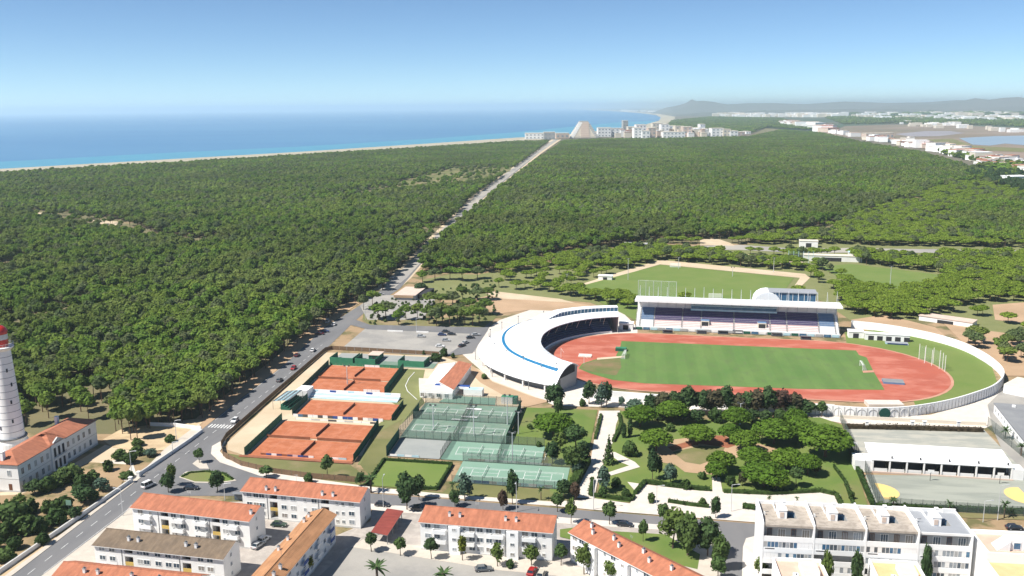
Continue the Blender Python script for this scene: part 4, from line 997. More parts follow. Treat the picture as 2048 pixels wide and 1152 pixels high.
window(t,7.6,12,12.4,1.4,1.5,glass='glass_blue',bars=0); window(t,9.9,12,12.4,1.6,1.5,bars=0)
s=MB(); s.add([(5.5,2,11.6),(8.2,.4,11.0),(11.5,4.2,11.6),(8.6,6.0,12.3),(5.5,2,10.5),(8.2,.4,10.5),(11.5,4.2,10.5),(8.6,6.0,10.5)],[(0,1,2,3)],'roof_darkgrey'); s.add([(5.5,2,11.6),(8.2,.4,11.0),(11.5,4.2,11.6),(8.6,6.0,12.3),(5.5,2,10.5),(8.2,.4,10.5),(11.5,4.2,10.5),(8.6,6.0,10.5)],[(0,4,5,1),(1,5,6,2),(2,6,7,3),(3,7,4,0)],'plaster_pure'); part('roof',s,t)
s=MB()
for k in range(2): s.add([(-2.2,-2+k*4.5,0),(-2.2,-1.6+k*4.5,0),(-.35,-1.6+k*4.5,9),(-.35,-2+k*4.5,9),(-.35,-2+k*4.5,0),(-.35,-1.6+k*4.5,0)],[(0,3,2,1),(0,4,3),(1,2,5)],'plaster_pure')
part('buttress',s,t)
for k in range(3): window(t,0+1.8+k*3,0,6.8,1.4,1.3); window(t,1.8+k*3,0,3.6,1.4,1.3)
SURVEY[0]=-1
# ---------------------------------------------------------------- lighthouse
SURVEY[0]=1
lx,ly=G(31,912)
t=thing('lighthouse','tall white lighthouse with dark rings and red striped lantern at the left edge','lighthouse',(lx,ly-.5,0),0,None,(.93,.93,1.06))
s=MB(); s.lathe([(6.2,0),(5.6,2.5),(5.1,5.2),(4.75,6.0),(4.75,6.6)],'plaster',32); part('base',s,t)
s=MB(); prof=[(4.3,6.6)]
def tr_(z): return 4.25-1.3*(z-6.6)/(34.4-6.6)
s.lathe([(tr_(z),z) for z in (6.6,12,18,24,30,34.4)],'plaster_pure',32); part('tower',s,t,smooth=True)
s=MB(); s.lathe([(4.75,6.62),(5.0,6.62),(5.0,6.95),(4.3,6.95)],'trim_dark',32); part('cornice',s,t)
for k in range(12):
    z=8.9+k*2.15; s=MB(); s.lathe([(tr_(z)-.02,z),(tr_(z)+.035,z),(tr_(z+.11)+.035,z+.11),(tr_(z)-.04,z+.11)],'stone_band',32); part('ring',s,t)
for k,(z,a) in enumerate(((28,-35),(23.4,-20),(18,-35),(12,-40),(30,-100),(20,-95),(10,-100))):
    a=R(a); r0=tr_(z); window(t,math.cos(a)*r0,math.sin(a)*r0,z,.4,1.0,a+math.pi/2,frame='stone_band',glass='dark_opening',bars=0)
s=MB(); s.lathe([(2.95,34.4),(3.9,35.2),(4.1,35.3),(4.1,35.6),(2.6,35.6)],'plaster_pure',32); part('gallery',s,t)
s=MB(); s.lathe([(4.02,36.6),(4.08,36.6),(4.08,36.7),(4.02,36.7)],'white_paint',32)
for k in range(24): a=k*2*math.pi/24; s.bar((4.05*math.cos(a),4.05*math.sin(a),35.6),(4.05*math.cos(a),4.05*math.sin(a),36.65),.04,'white_paint')
s.lathe([(4.03,36.1),(4.07,36.1),(4.07,36.16),(4.03,36.16)],'white_paint',32)
part('railing',s,t)
for (z0,z1,m_,nm) in ((35.6,37.9,'lighthouse_red','lantern_base'),(37.9,39.5,'metal_pale','lantern_glazing'),(39.5,40.2,'lighthouse_red','lantern_rim')):
    s=MB(); s.lathe([(2.55,z0),(2.55,z1),(2.2,z1)],m_,24); part(nm,s,t)
s=MB()
for k in range(12): a=k*2*math.pi/12; s.bar((2.58*math.cos(a),2.58*math.sin(a),37.9),(2.58*math.cos(a+.5),2.58*math.sin(a+.5),39.5),.05,'white_paint')
part('lantern_bar',s,t)
s=MB(); s.lathe([(2.75,40.2),(2.7,40.5),(2.2,41.4),(1.2,42.1),(.45,42.35),(.45,42.9),(.2,43.3),(0,43.4)],'lighthouse_red',24); part('dome',s,t,smooth=True)
s=MB(); s.bar((0,0,43.3),(0,0,45.2),.05,'metal_grey'); s.bar((-.5,0,44.2),(.6,0,44.2),.04,'metal_grey'); part('weather_vane',s,t)
SURVEY[0]=-1
# ---------------------------------------------------------------- keepers' building
t=thing('keepers_building','two storey grey white building with orange hipped roof beside the lighthouse','building',(-174.8,224.6,0),math.pi/2-R(3.2)*0)
# local x runs away from the viewer along the facade; local y runs left
Lk,Dk,hk=39.6,10.5,8.6
w=MB(); w.box(0,Lk,0,Dk,0,hk,'plaster'); part('wall',w,t)
bm_=MB(); bm_.box(-.04,Lk+.04,-.04,Dk+.04,4.1,4.3,'wall_grey'); part('string_course',bm_,t)
bm_=MB(); bm_.box(-.06,Lk+.06,-.06,Dk+.06,0,.6,'wall_grey'); part('plinth',bm_,t)
bm_=MB(); bm_.box(-.45,Lk+.45,-.45,Dk+.45,hk,hk+.25,'trim_dark'); part('cornice',bm_,t)
r=MB(); z=hk+.26; a,b_=-.5,Dk+.5; rz_=z+2.3
def hip(x0,x1,y0,y1,z,zr,mat):
    m_=(y0+y1)/2; k=(y1-y0)/2*.95
    r.add([(x0,y0,z),(x1,y0,z),(x1,y1,z),(x0,y1,z),(x0+k,m_,zr),(x1-k,m_,zr)],[(0,1,5,4),(1,2,5),(2,3,4,5),(3,0,4)],mat)
hip(-.5,Lk+.5,-.5,Dk+.5,z,rz_,'tiles_orange'); 
part('roof',r,t)
r=MB(); hip(14.8,22.6,-.7,Dk-1,z+.3,z+2.9,'tiles_orange'); part('central_roof',r,t)
c=MB(); c.box(15.2,22.2,-.5,0,0,hk+.2,'plaster'); 
c.add([(15.2,-.5,hk+.2),(22.2,-.5,hk+.2),(18.7,-.5,hk+2.0)],[(0,2,1)],'wall_grey'); c.add([(15.2,-.5,hk+.2),(15.2,0,hk+.2),(18.7,0,hk+2.0),(18.7,-.5,hk+2.0),(22.2,0,hk+.2),(22.2,-.5,hk+.2)],[(0,1,2,3),(3,2,4,5)],'wall_grey'); part('pediment',c,t)
for k in range(3):
    for zz,hh in ((.6,2.9),(4.7,3.0)):
        window(t,16.6+k*2.1,-.5,zz,1.15,hh,math.pi*0,frame='white_paint',glass='dark_opening',bars=0,name='doorway' if zz<1 else 'window')
bb=MB(); bb.box(15.6,21.8,-1.0,-.5,4.3,4.5,'plaster'); 
for k in range(16): bb.bar((15.7+k*.4,-.95,4.5),(15.7+k*.4,-.95,5.3),.03,'metal_dark')
bb.box(15.6,21.8,-.98,-.93,5.3,5.36,'metal_dark'); part('balcony',bb,t)
for side_ in ((1.5,4,7.0),):
    xs=[1.9,4.9,7.9,10.9,13.6]+[24.0,26.8,29.6,32.4,35.6]
for xx in xs:
    for zz in (1.3,5.2): window(t,xx,0,zz,1.15,1.9,frame='white_paint',glass='glass',bars=1)
for yy in (3.0,7.5):
    window(t,0,yy,5.2,1.1,1.7,-math.pi/2,bars=1); 
dm=MB(); dm.box(-.05,0,2.5,3.6,.1,2.6,'door_brown'); part('door',dm,t)
window(t,0,7.5,1.3,1.1,1.7,-math.pi/2)
for (xx,yy) in ((1.5,5.6),(Lk-7,9.3),): 
    c=MB(); c.box(-.6,.6,-.45,.45,-1,2.2,'plaster_pure'); c.box(-.7,.7,-.55,.55,2.2,2.4,'plaster'); part('chimney',c,t,(xx,yy,hk+1.2))

correct_plan()
SURVEY[0]=-1
# ---------------------------------------------------------------- curved stand at the left end of the stadium
SX,SY=CX-LT/2,CY
def lerp(tab,a):
    for (a0,v0),(a1,v1) in zip(tab,tab[1:]):
        if a<=a1: 
            t=max(0,(a-a0)/(a1-a0)); t=t*t*(3-2*t) if False else t
            return v0+(v1-v0)*t
    return tab[-1][1]
RO=[(108,63.5),(130,70),(150,75.5),(180,79.5),(205,77.5),(225,72.5),(236,69)]
RI=[(108,49.5),(150,49.5),(185,50),(210,51.5),(236,54)]
def prof(a):
    ro,ri=lerp(RO,a),lerp(RI,a); P_=[]
    k=1 if a>155 else 0
    for t,z in ((0,3.4),(.10,5.3),(.22,7.3),(.36,8.9),(.5,9.9),(.62,10.4),(.75,10.4),(.88,9.7),(1,8.6)):
        P_.append((ro+(ri-ro)*t,z))
    return P_
angs=[108+(236-108)*i/60 for i in range(61)]
def polar(r,a,z): return (r*math.cos(R(a)),r*math.sin(R(a)),z)
t=thing('curved_stand','white crescent shaped stadium stand with curved shell roof and blue gutter line','stadium stand',(SX,SY,0))
s=MB(); V=[];k=9
for a in angs: V+=[polar(r_,a,z) for r_,z in prof(a)]
F=[(i*k+j,i*k+j+1,(i+1)*k+j+1,(i+1)*k+j) for i in range(60) for j in range(k-1)]
nV=len(V); V2=[(x,y,z-.35) for x,y,z in V]
F2=[tuple(nV+q for q in f[::-1]) for f in F]
edge=[(i*k,(i+1)*k,nV+(i+1)*k,nV+i*k) for i in range(60)]+[(i*k+k-1,nV+i*k+k-1,nV+(i+1)*k+k-1,(i+1)*k+k-1) for i in range(60)]+[(j,nV+j,nV+j+1,j+1) for j in range(k-1)]+[(60*k+j,60*k+j+1,nV+60*k+j+1,nV+60*k+j) for j in range(k-1)]
s.add(V+V2,F+F2+edge,'roof_white')
part('roof',s,t,smooth=False)
# raised upper vault over the far half, with a glazed band under it
A2=[a for a in angs if a<=156]
s=MB(); V=[]
for a in A2:
    q=min(1,(156-a)/14); up=2.6*q
    ro,ri=lerp(RO,a),lerp(RI,a)
    for t_,z in ((.28,8.1),(.42,9.6+up*.7),(.56,10.3+up),(.66,10.4+up),(.74,9.9+up)): V.append(polar(ro+(ri-ro)*t_,a,z+.05))
k2=5; n2=len(A2); V2=[(x,y,z-.3) for x,y,z in V]; nV=len(V)
F=[(i*k2+j,i*k2+j+1,(i+1)*k2+j+1,(i+1)*k2+j) for i in range(n2-1) for j in range(k2-1)]
s.add(V+V2,F+[tuple(nV+q for q in f[::-1]) for f in F]+[(i*k2+k2-1,nV+i*k2+k2-1,nV+(i+1)*k2+k2-1,(i+1)*k2+k2-1) for i in range(n2-1)]+[(j,nV+j,nV+j+1,j+1) for j in range(k2-1)],'roof_white'); part('upper_roof',s,t)
for i in range(0,n2-1):
    a0,a1=A2[i],A2[i+1]
    def rr_(a): return lerp(RO,a)+(lerp(RI,a)-lerp(RO,a))*.73
    q0=min(1,(156-a0)/14)*2.6; q1=min(1,(156-a1)/14)*2.6
    if q1<.3: continue
    s=MB(); s.quad(polar(rr_(a0),a0,10.0),polar(rr_(a1),a1,10.0),polar(rr_(a1),a1,9.9+q1-.2),polar(rr_(a0),a0,9.9+q0-.2),'glass_blue'); s.bar(polar(rr_(a0)-.1,a0,9.8),polar(rr_(a0)-.5,a0,9.9+q0),.09,'white_paint'); part('window_pane',s,t)
# blue gutter
def ribbon(r_off,w,zoff,mat,a0,a1,n=60,nm='gutter'):
    s=MB(); V=[]; AA=[a for a in angs if a0<=a<=a1]; n=len(AA)-1
    for a in AA:
        rr_=67.3-max(0,(a-205))*.09-max(0,150-a)*.22
        P_=prof(a)
        def zz(r_):
            for (r0,z0),(r1,z1) in zip(P_,P_[1:]):
                if r1<=r_<=r0: return z0+(z1-z0)*(r0-r_)/(r0-r1)
            return P_[0][1]
        V+= [polar(rr_+w/2,a,zz(rr_+w/2)+zoff),polar(rr_-w/2,a,zz(rr_-w/2)+zoff)]
    s.add(V,[(2*i,2*i+1,2*i+3,2*i+2) for i in range(n)],mat); part(nm,s,t)
ribbon(0,1.3,.14,'gutter_blue',118,234)
for i in range(3,60,3):
    a=angs[i]; s=MB(); P_=prof(a)
    for (r0,z0),(r1,z1) in zip(P_[:5] if a<156 else P_,P_[1:6] if a<156 else P_[1:]): s.bar(polar(r0,a,z0+.02),polar(r1,a,z1+.02),.09,'metal_pale')
    part('roof_joint',s,t)
# end wall (near end) and far end wall
for a,ins in ((235.2,0),(108.8,0)):
    P_=prof(a); s=MB()
    pts=[polar(r_,a,z-.3) for r_,z in P_]
    base=[polar(P_[0][0]-.5,a,0),polar(P_[-1][0]+.8,a,0)]
    poly=[base[0]]+pts+[base[1]]
    s.add(poly,[tuple(range(len(poly)))],'plaster_grey'); part('end_wall',s,t)
    s=MB(); m0=[polar(P_[i][0]+(.0),a+(.15 if a>200 else -.15),P_[i][1]-.6 if 0<i<8 else 5.2) for i in range(2,8)]
    low=[polar(P_[7][0],a+(.15 if a>200 else -.15),6.4),polar(P_[2][0],a+(.15 if a>200 else -.15),5.2)]
    s.add(m0+low,[tuple(range(len(m0)+2))],'dark_opening'); part('glazing',s,t)
# outer ground floor wall, recessed and dark, and white columns
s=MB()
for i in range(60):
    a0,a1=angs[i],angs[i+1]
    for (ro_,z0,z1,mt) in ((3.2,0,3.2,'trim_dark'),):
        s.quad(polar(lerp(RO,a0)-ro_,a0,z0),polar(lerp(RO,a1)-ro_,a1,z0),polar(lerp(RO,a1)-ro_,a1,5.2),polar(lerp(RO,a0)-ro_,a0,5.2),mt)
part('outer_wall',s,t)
for i in range(2,60,4):
    a=angs[i]; s=MB(); r_=lerp(RO,a)-.8; s.box(-.3,.3,-.3,.3,0,3.5,'plaster'); part('column',s,t,polar(r_,a,0),R(a))
# masts that pass through the shell
for i,a in enumerate((128,142,156,168,180,190,200,210,219,227,233)):
    s=MB(); s.bar((0,0,-1.5),(0,0,4.4),(.17,.12),'metal_grey',6); s.box(-.3,.3,-.12,.12,4.4,4.7,'metal_dark'); part('mast',s,t,polar(lerp(RO,a)-5.5,a,6.4))
    if i%2: s=MB(); s.bar((0,0,0),(0,0,5.2),(.15,.12),'metal_grey',6); part('mast',s,t,polar(lerp(RO,a)+1.2,a,0))
# seating tiers inside
for k_ in range(7):
    s=MB(); r0=50.2+k_*1.25; 
    for i in range(2,58):
        a0,a1=angs[i],angs[i+1]
        if k_>lerp(RO,a0)-r0-3: continue
        z=1.0+k_*.7
        s.quad(polar(r0,a0,0 if k_==0 else z-.7),polar(r0,a1,0 if k_==0 else z-.7),polar(r0,a1,z),polar(r0,a0,z),'plaster' if k_==0 else 'seat_darkblue'); s.quad(polar(r0,a0,z),polar(r0,a1,z),polar(r0+1.25,a1,z),polar(r0+1.25,a0,z),'seat_darkblue' if (i//7)%5 else 'seat_blue')
    if s.v: part('seat_row',s,t)
s=MB()
for i in range(1,59):
    a0,a1=angs[i],angs[i+1]; s.quad(polar(59.5,a0,0),polar(59.5,a1,0),polar(59.5,a1,10),polar(59.5,a0,10),'seat_darkblue')
part('inner_wall',s,t)
for i in range(4,58,4):
    a=angs[i]; s=MB(); s.bar(polar(53,a,4),polar(lerp(RI,a)+.8,a,8.7),.1,'white_paint',6); s.bar(polar(57,a,4),polar(lerp(RI,a)+5,a,9.5),.1,'white_paint',6); part('strut',s,t)
# ---------------------------------------------------------------- main grandstand
t=thing('grandstand','long covered grandstand with flat white roof, masts and dark purple seats behind the running track','grandstand',(2.7,455.5,0),0,None,(.952,1,1)); Lg=104.3
s=MB(); s.box(0,Lg,0,.4,0,1.9,'plaster'); s.box(0,Lg,-.0,3,0,1.0,'plaster'); part('front_wall',s,t)
s=MB()
for i in range(26): s.box(i*4+.3,i*4+3.7,-.15,-.02,.3,1.5,('green_windscreen','light_blue','plaster','glass_blue','plaster_grey')[(i*3+i//4)%5])
part('advertising_board',s,t)
rows=12
bays=[(0,2.2,'plaster'),(2.2,9.5,'A'),(9.5,24.5,'B'),(24.5,34.5,'B'),(34.5,51.5,'B'),(51.5,70,'B'),(70,78.5,'B'),(78.5,94.5,'B'),(94.5,102.6,'A'),(102.6,Lg,'plaster')]
for k_ in range(rows):
    y0=3+k_*1.1; z=1.7+k_*.58
    for (x0,x1,kd) in bays:
        m_='plaster' if kd=='plaster' else (('seat_blue' if k_>3 else 'plaster') if kd=='A' else ('seat_pink' if k_<4 else 'seat_navy'))
        s=MB(); s.box(x0+.12,x1-.12,y0,y0+1.1,0 if k_==0 else z-.7,z,'seat_navy' if m_=='seat_navy' else ('seat_blue' if m_=='seat_blue' else 'plaster'),'plaster_grey' if m_ in('seat_navy','seat_blue') else 'plaster'); s.box(x0+.35,x1-.35,y0+.42,y0+.95,z,z+.38,m_); part('seat_row',s,t)
for x0 in (2.2,9.5,24.5,34.5,51.5,70,78.5,94.5,102.6):
    s=MB()
    for k_ in range(rows): s.box(x0-.5,x0+.5,3+k_*1.1,4.1+k_*1.1,1.0,1.72+k_*.58,'plaster_grey')
    part('steps',s,t)
for x0 in (36.5,65.8):
    s=MB(); s.box(x0-2.2,x0+2.2,4.5,8.2,1.5,4.9,'plaster_cream',cap='seat_blue'); s.box(x0-1.7,x0+1.7,4.44,4.5,1.8,4.4,'dark_opening'); part('doorway',s,t)
s=MB(); s.box(29,73.5,14.2,16,8.2,10.4,'glass_blue'); s.box(28.7,73.8,13.9,16.2,10.4,10.6,'light_blue'); s.box(28.7,73.8,13.9,14.2,8.0,8.9,'light_blue'); part('press_box',s,t)
s=MB(); s.box(0,Lg,16.3,16.6,0,12.6,'plaster'); s.box(0,Lg,16.6,22,0,6,'plaster'); part('back_wall',s,t)
s=MB(); s.box(-.25,.05,2,16.5,0,1.2,'plaster'); s.add([(-.25,3,1.2),(-.25,16.5,1.2),(-.25,16.5,9.4)],[(0,1,2),(2,1,0)],'plaster'); s.add([(Lg+.2,3,1.2),(Lg+.2,16.5,1.2),(Lg+.2,16.5,9.4)],[(0,1,2),(2,1,0)],'plaster'); part('side_wall',s,t)
s=MB(); s.box(-1,Lg+1.6,7.5,18.6,13.3,13.8,'roof_white'); s.box(-1.0,Lg+1.6,7.2,7.5,13.0,14.1,'plaster_pure'); part('roof',s,t)
for i in range(22):
    x0=1.2+i*(Lg-1.6)/21
    s=MB(); s.bar((x0,15.9,6),(x0,15.9,19.4 if i%7 else 20),(.16,.11),'metal_pale',6); s.bar((x0,15.9,19),(x0,8,13.9),.03,'metal_pale'); s.bar((x0,16,11.0),(x0,8,13.2),.12,'metal_dark'); part('mast',s,t)
    s=MB(); s.box(x0-.08,x0+.08,7.6,18.5,13.8,13.92,'plaster'); part('roof_rib',s,t)
# gatehouses either side of the stand
for x,y,lab in ((-5.5,454,'small white gate building between the curved stand and the grandstand'),(108.8,456.5,'small white gate building at the right end of the grandstand')):
    o=thing('gate_building',lab,'building',(x,y,0)); s=MB(); s.box(0,7,0,5,0,3.2,'plaster'); part('wall',s,o); s=MB(); s.box(-.2,7.2,-.2,5.2,3.2,3.45,'plaster_pure'); part('roof',s,o); s=MB(); s.box(2,4.6,-.06,0,.1,2.5,'dark_opening'); part('doorway',s,o)
s=MB(); s.box(0,20,0,3,0,3.2,'plaster'); s.box(-.2,20.2,-.2,3.2,3.2,3.5,'plaster_pure'); 
for i in range(5): s.box(1.5+i*4,4+i*4,-.05,0,.1,2.3,'dark_opening')
single('changing_room',s,'long low white building with dark doorways right of the grandstand','building',(116,454,0),R(-4))
# glazed hall behind the stand
t=thing('glazed_hall','curved roofed hall with dark blue glass front showing above the grandstand roof','building',(66,492,0),0,None,(1,1,1.35))
s=MB(); V=[]
for i in range(9):
    a=math.pi*i/8; V+= [(8-8*math.cos(a)*.9-.8,-1,6+4.8*math.sin(a)),(8-8*math.cos(a)*.9-.8,13,6+4.8*math.sin(a))]
s.add(V,[(2*i,2*i+2,2*i+3,2*i+1) for i in range(8)]+[tuple(range(0,18,2)),tuple(range(17,0,-2))],'roof_white'); s.box(0,30,0,12,0,6,'plaster'); part('wall',s,t)
s=MB(); s.box(8.5,32,1,11,6,10.6,'glass_blue'); 
for i in range(9): s.box(8.5+i*2.9,8.75+i*2.9,.9,1,6,10.6,'white_paint')
part('glazing',s,t)
s=MB(); s.box(8,32.5,.5,11.5,10.6,10.9,'roof_grey'); part('roof',s,t)
# ---------------------------------------------------------------- perimeter wall, swept along an oval
wp=[(-18,339),(0,337.5),(20,336),(45,334.8),(72,334.3),(87,333.6),(101,336.5),(113.7,343),(125,351),(135.8,360.6),(145.5,370.5),(153.2,382),(158.7,395),(160.9,409),(160.8,425),(157.5,442.4),(150,456.5),(139,467.5),(127,475),(115,479)]
def smooth_path(P_,n=4):
    out=[]
    for i in range(len(P_)-1):
        p0=P_[max(i-1,0)];p1=P_[i];p2=P_[i+1];p3=P_[min(i+2,len(P_)-1)]
        for k in range(n):
            t_=k/n; out.append(tuple(.5*((2*p1[j])+(-p0[j]+p2[j])*t_+(2*p0[j]-5*p1[j]+4*p2[j]-p3[j])*t_*t_+(-p0[j]+3*p1[j]-3*p2[j]+p3[j])*t_**3) for j in (0,1)))
    out.append(P_[-1]); return out
SPth=smooth_path(wp)
def swept_wall(name,label,cat,P_,h,w,mat,cap=None,z=0):
    o=thing(name,label,cat,(0,0,0)); s=MB(); V=[];n_=len(P_)
    for i,(x,y) in enumerate(P_):
        a=Vector(P_[max(i-1,0)]);b=Vector(P_[min(i+1,n_-1)]);d=(b-a).normalized();q=Vector((-d.y,d.x))*w/2
        hh=h[i] if isinstance(h,list) else h
        V+=[(x+q.x,y+q.y,z),(x-q.x,y-q.y,z),(x-q.x,y-q.y,z+hh),(x+q.x,y+q.y,z+hh)]
    F=[];C=[]
    for i in range(n_-1):
        a=i*4;b=a+4; F+=[(a+1,b+1,b+2,a+2),(b,a,a+3,b+3)]; C.append((a+2,b+2,b+3,a+3))
    F+=[(0,1,2,3),(4*n_-1,4*n_-2,4*n_-3,4*n_-4)]
    s.add(V,F,mat); part('wall',s,o); s=MB(); s.add(V,C,cap or mat); part('coping',s,o); return o
o=swept_wall('perimeter_wall','high white curving wall with arches and a round green gate around the right end of the stadium','wall',SPth,3.9,.5,'plaster_pure','plaster_pure')
# pilasters and blind arches on the outside of the near wall
acc=0; last=None; idx=0
for i in range(len(SPth)-1):
    a=Vector(SPth[i]);b=Vector(SPth[i+1]); L_=(b-a).length; d=(b-a)/L_; nrm=Vector((d.y,-d.x))
    s0=0
    while acc<=L_:
        p=a+d*acc; 
        if p.x>66:
            rz=math.atan2(d.y,d.x); q=p+nrm*.27
            s=MB(); s.box(-.14,.14,-.1,0,0,3.8,'wall_grey'); part('pilaster',s,o,(q.x,q.y,0),rz)
            if p.x<112 and idx%2==0 :
                s=MB(); n_=10; rr_=1.5; cxx=2.0
                for k in range(n_):
                    a0=math.pi*k/n_;a1=math.pi*(k+1)/n_
                    s.bar((cxx+rr_*math.cos(a0),-.04,1.7+rr_*math.sin(a0)),(cxx+rr_*math.cos(a1),-.04,1.7+rr_*math.sin(a1)),.12,'wall_grey',4)
                s.bar((cxx-rr_,-.04,0),(cxx-rr_,-.04,1.7),.12,'wall_grey'); s.bar((cxx+rr_,-.04,0),(cxx+rr_,-.04,1.7),.12,'wall_grey'); part('arch',s,o,(q.x,q.y,0),rz)
        acc+=2.05; idx+=1
    acc-=L_
gx,gy=G(1768,836); s=MB(); s.lathe([(0,0.02),(2.0,0),(2.0,.25),(0,.3)],'green_dark_paint',24); g_=part('gate',s,o,(gx,gy-.45,1.95),0); g_.rotation_euler=(math.pi/2,0,R(3))
# terrace steps along the near side
s=MB(); s.box(0,50,0,3,0,.6,'white_paving'); s.box(0,50,-2,0,0,1.0,'plaster'); single('spectator_terrace',s,'low pale terrace steps inside the near stadium wall, mostly behind the dark trees','terrace',(28,343,0))
s=MB(); s.box(0,13,0,5.5,0,1.4,'white_paving'); single('concrete_platform',s,'pale concrete platform beside the bank inside the near wall','platform',(92,345.5,0),R(8))
# ---------------------------------------------------------------- field equipment
def goal(label,x,y,rz,w=7.3,h=2.44,col='white_paint',g=None):
    o=thing('football_goal',label,'goal',(x,y,.15),rz,g); s=MB(); s.bar((0,-w/2,0),(0,-w/2,h),.09,col,6); s.bar((0,w/2,0),(0,w/2,h),.09,col,6); s.bar((0,-w/2,h),(0,w/2,h),.09,col,6); part('frame',s,o)
    s=MB(); s.quad((0,-w/2,h),(0,w/2,h),(-.8,w/2,h),(-.8,-w/2,h),'goal_net'); s.quad((-.8,-w/2,h),(-.8,w/2,h),(-2,w/2,0),(-2,-w/2,0),'goal_net'); 
    for yy in (-w/2,w/2): s.add([(0,yy,0),(0,yy,h),(-.8,yy,h),(-2,yy,0)],[(0,1,2,3)],'goal_net')
    part('net',s,o); return o
goal('white goal at the left end of the stadium field',-1.5,401.5,0)
goal('white goal at the right end of the stadium field',102,401,math.pi)
x,y=G(1242,702); s=MB(); s.box(-2.5,2.5,-1.5,1.5,.0,1.5,'green_windscreen','green_screen_light'); single('equipment_box',s,'dark green box at the upper left corner of the field','box',(x,y,.15))
x,y=G(1170,714); s=MB(); s.box(-3,3,-1.4,1.4,0,.5,'plaster_cream','white_paving'); s.box(-3,3,1.2,1.4,.5,1,'plaster'); single('landing_mat',s,'pale mat lying on the red track by the curved stand','mat',(x,y,.12))
x,y=G(1786,766); s=MB(); s.box(-4,4,-2.6,2.6,0,.9,'seat_blue','roof_darkgrey'); single('high_jump_mat',s,'dark grey blue high jump mat on the red fan at the right end','mat',(x,y,.12),R(-3))
x,y=G(1793,688); s=MB(); s.box(-5,5,-2,2,0,.6,'light_blue','roof_grey'); s.box(-4.2,4.6,-2.2,-2,0,.7,'seat_darkblue'); single('covered_mat',s,'long grey covered mat on the bank behind the right end of the track','mat',(x,y,.1),R(-5))
x,y=G(1740,767); s=MB(); s.cyl(0,0,0,.1,1.2,1.2,'white_paint',16); single('throwing_circle',s,'small white throwing circle at the right corner of the field','circle',(x,y,.16))
# throwing cage: posts in an arc with nets
cx0,cy0=G(1876,742); o=thing('throwing_cage','throwing cage of tall white posts and hanging nets at the right tip of the track','cage',(cx0,cy0,.1))
cage=[(2.5,0),(3.2,3.5),(1.0,7.5),(-1.5,10.5),(-3.2,13),(-5.0,14.5)]
for i,(x,y) in enumerate([(2.4,-1),(2.4,3),(2.2,7),(.5,11),(-2,14.5),(-4,17),(1,2.5),(-1,7),(-3,11)]):
    s=MB(); s.bar((0,0,0),(0,0,7.2),.12,'white_paint',6); part('post',s,o,(x,y,0))
P6=[(2.4,-1),(2.4,3),(2.2,7),(.5,11),(-2,14.5),(-4,17)]
s=MB()
for (a,b),(c,d) in zip(P6,P6[1:]): s.quad((a,b,.2),(c,d,.2),(c,d,6.6),(a,b,6.6),'netting')
part('net',s,o)
# hurdle or javelin flags by curved stand
for (px,py,l) in ((1168,728,'slim white post with net near the left corner of the field'),(1122,716,'slim white post on the red track below the curved stand')):
    x,y=G(px,py); s=MB(); s.bar((0,0,0),(0,0,4.5),.09,'white_paint',6); s.bar((0,0,4.4),(1.6,-1.8,3),.05,'white_paint'); single('flag_post',s,l,'post',(x,y,.1))
# dugouts by the far straight
for i,(px,py,c) in enumerate(((1335,667,'dark'),(1403,668,'grey'),(1446,669,'dark'),(1475,668,'dark'),(1553,673,'grey'),(1612,680,'dark'))):
    x,y=G(px,py); o=thing('team_bench','%s team bench on the far side of the track, number %s from the left'%(c,('one','two','three','four','five','six')[i]),'bench',(x,y,.1),0,'team benches before the grandstand')
    s=MB(); s.box(-2.4,2.4,0,.9,0,.5,'metal_dark'); part('seat',s,o); s=MB(); s.box(-2.5,2.5,.9,1,0,1.7,'glass' if c=='dark' else 'metal_grey'); s.box(-2.5,2.5,-.2,1,1.7,1.8,'metal_grey'); part('shelter',s,o)
# ---------------------------------------------------------------- training pitch behind: ball fences, goals, masts
def mast(label,x,y,h,col='metal_pale',g=None,heads=2,cat='floodlight mast',name='floodlight_mast'):
    o=thing(name,label,cat,(x,y,0),0,g); s=MB(); s.bar((0,0,-.3),(0,0,h),(.22,.12),col,8); part('pole',s,o)
    s=MB(); s.bar((-1.2,0,h),(1.2,0,h),.07,col); part('crossarm',s,o)
    for k in range(heads): s=MB(); s.box(-.35,.35,-.2,.2,-.05,.45,'metal_dark'); part('lamp_head',s,o,(-.9+1.8*k/max(1,heads-1),0,h+.1))
    return o
def bx(px,py): return G(px,py)
for (px,py,h,l) in ((1256,560,14,'floodlight mast at the left touchline of the far training pitch'),(1134,570,7,'short mast by the corner of the sand field'),(1357,538,8,'dark post in the middle of the far end of the training pitch'),(1465,553,6,'dark post at the right far end of the training pitch'),(1779,585,16,'tall pale mast among the umbrella pines behind the grandstand'),(1547,545,10,'mast beside the path behind the training pitch')):
    x,y=bx(px,py); mast(l,x,y,h)
o=thing('ball_net','tall ball stop net on pale posts behind the near goal of the training pitch','net',(0,0,0))
a=G(1276,612);b=G(1352,616); 
P_=[(a[0]+(b[0]-a[0])*i/5,a[1]+(b[1]-a[1])*i/5) for i in range(6)]
for p in P_: s=MB(); s.bar((p[0],p[1],0),(p[0],p[1],15),.12,'metal_pale',6); part('post',s,o)
s=MB(); s.quad((*P_[0],3),(*P_[-1],3),(*P_[-1],15),(*P_[0],15),'netting'); s.bar((*P_[0],15),(*P_[-1],15),.06,'metal_pale'); part('net',s,o)
x,y=G(1350,533); goal('goal at the far end of the training pitch',x,y-2,math.pi/2)
x,y=G(1430,596); goal('goal at the near side of the training pitch, above the stand roof',x,y,math.pi/2)
x,y=G(1600,527); o=thing('ball_cage','pale blue green ball cage beside the second training pitch','net cage',(x,y,0))
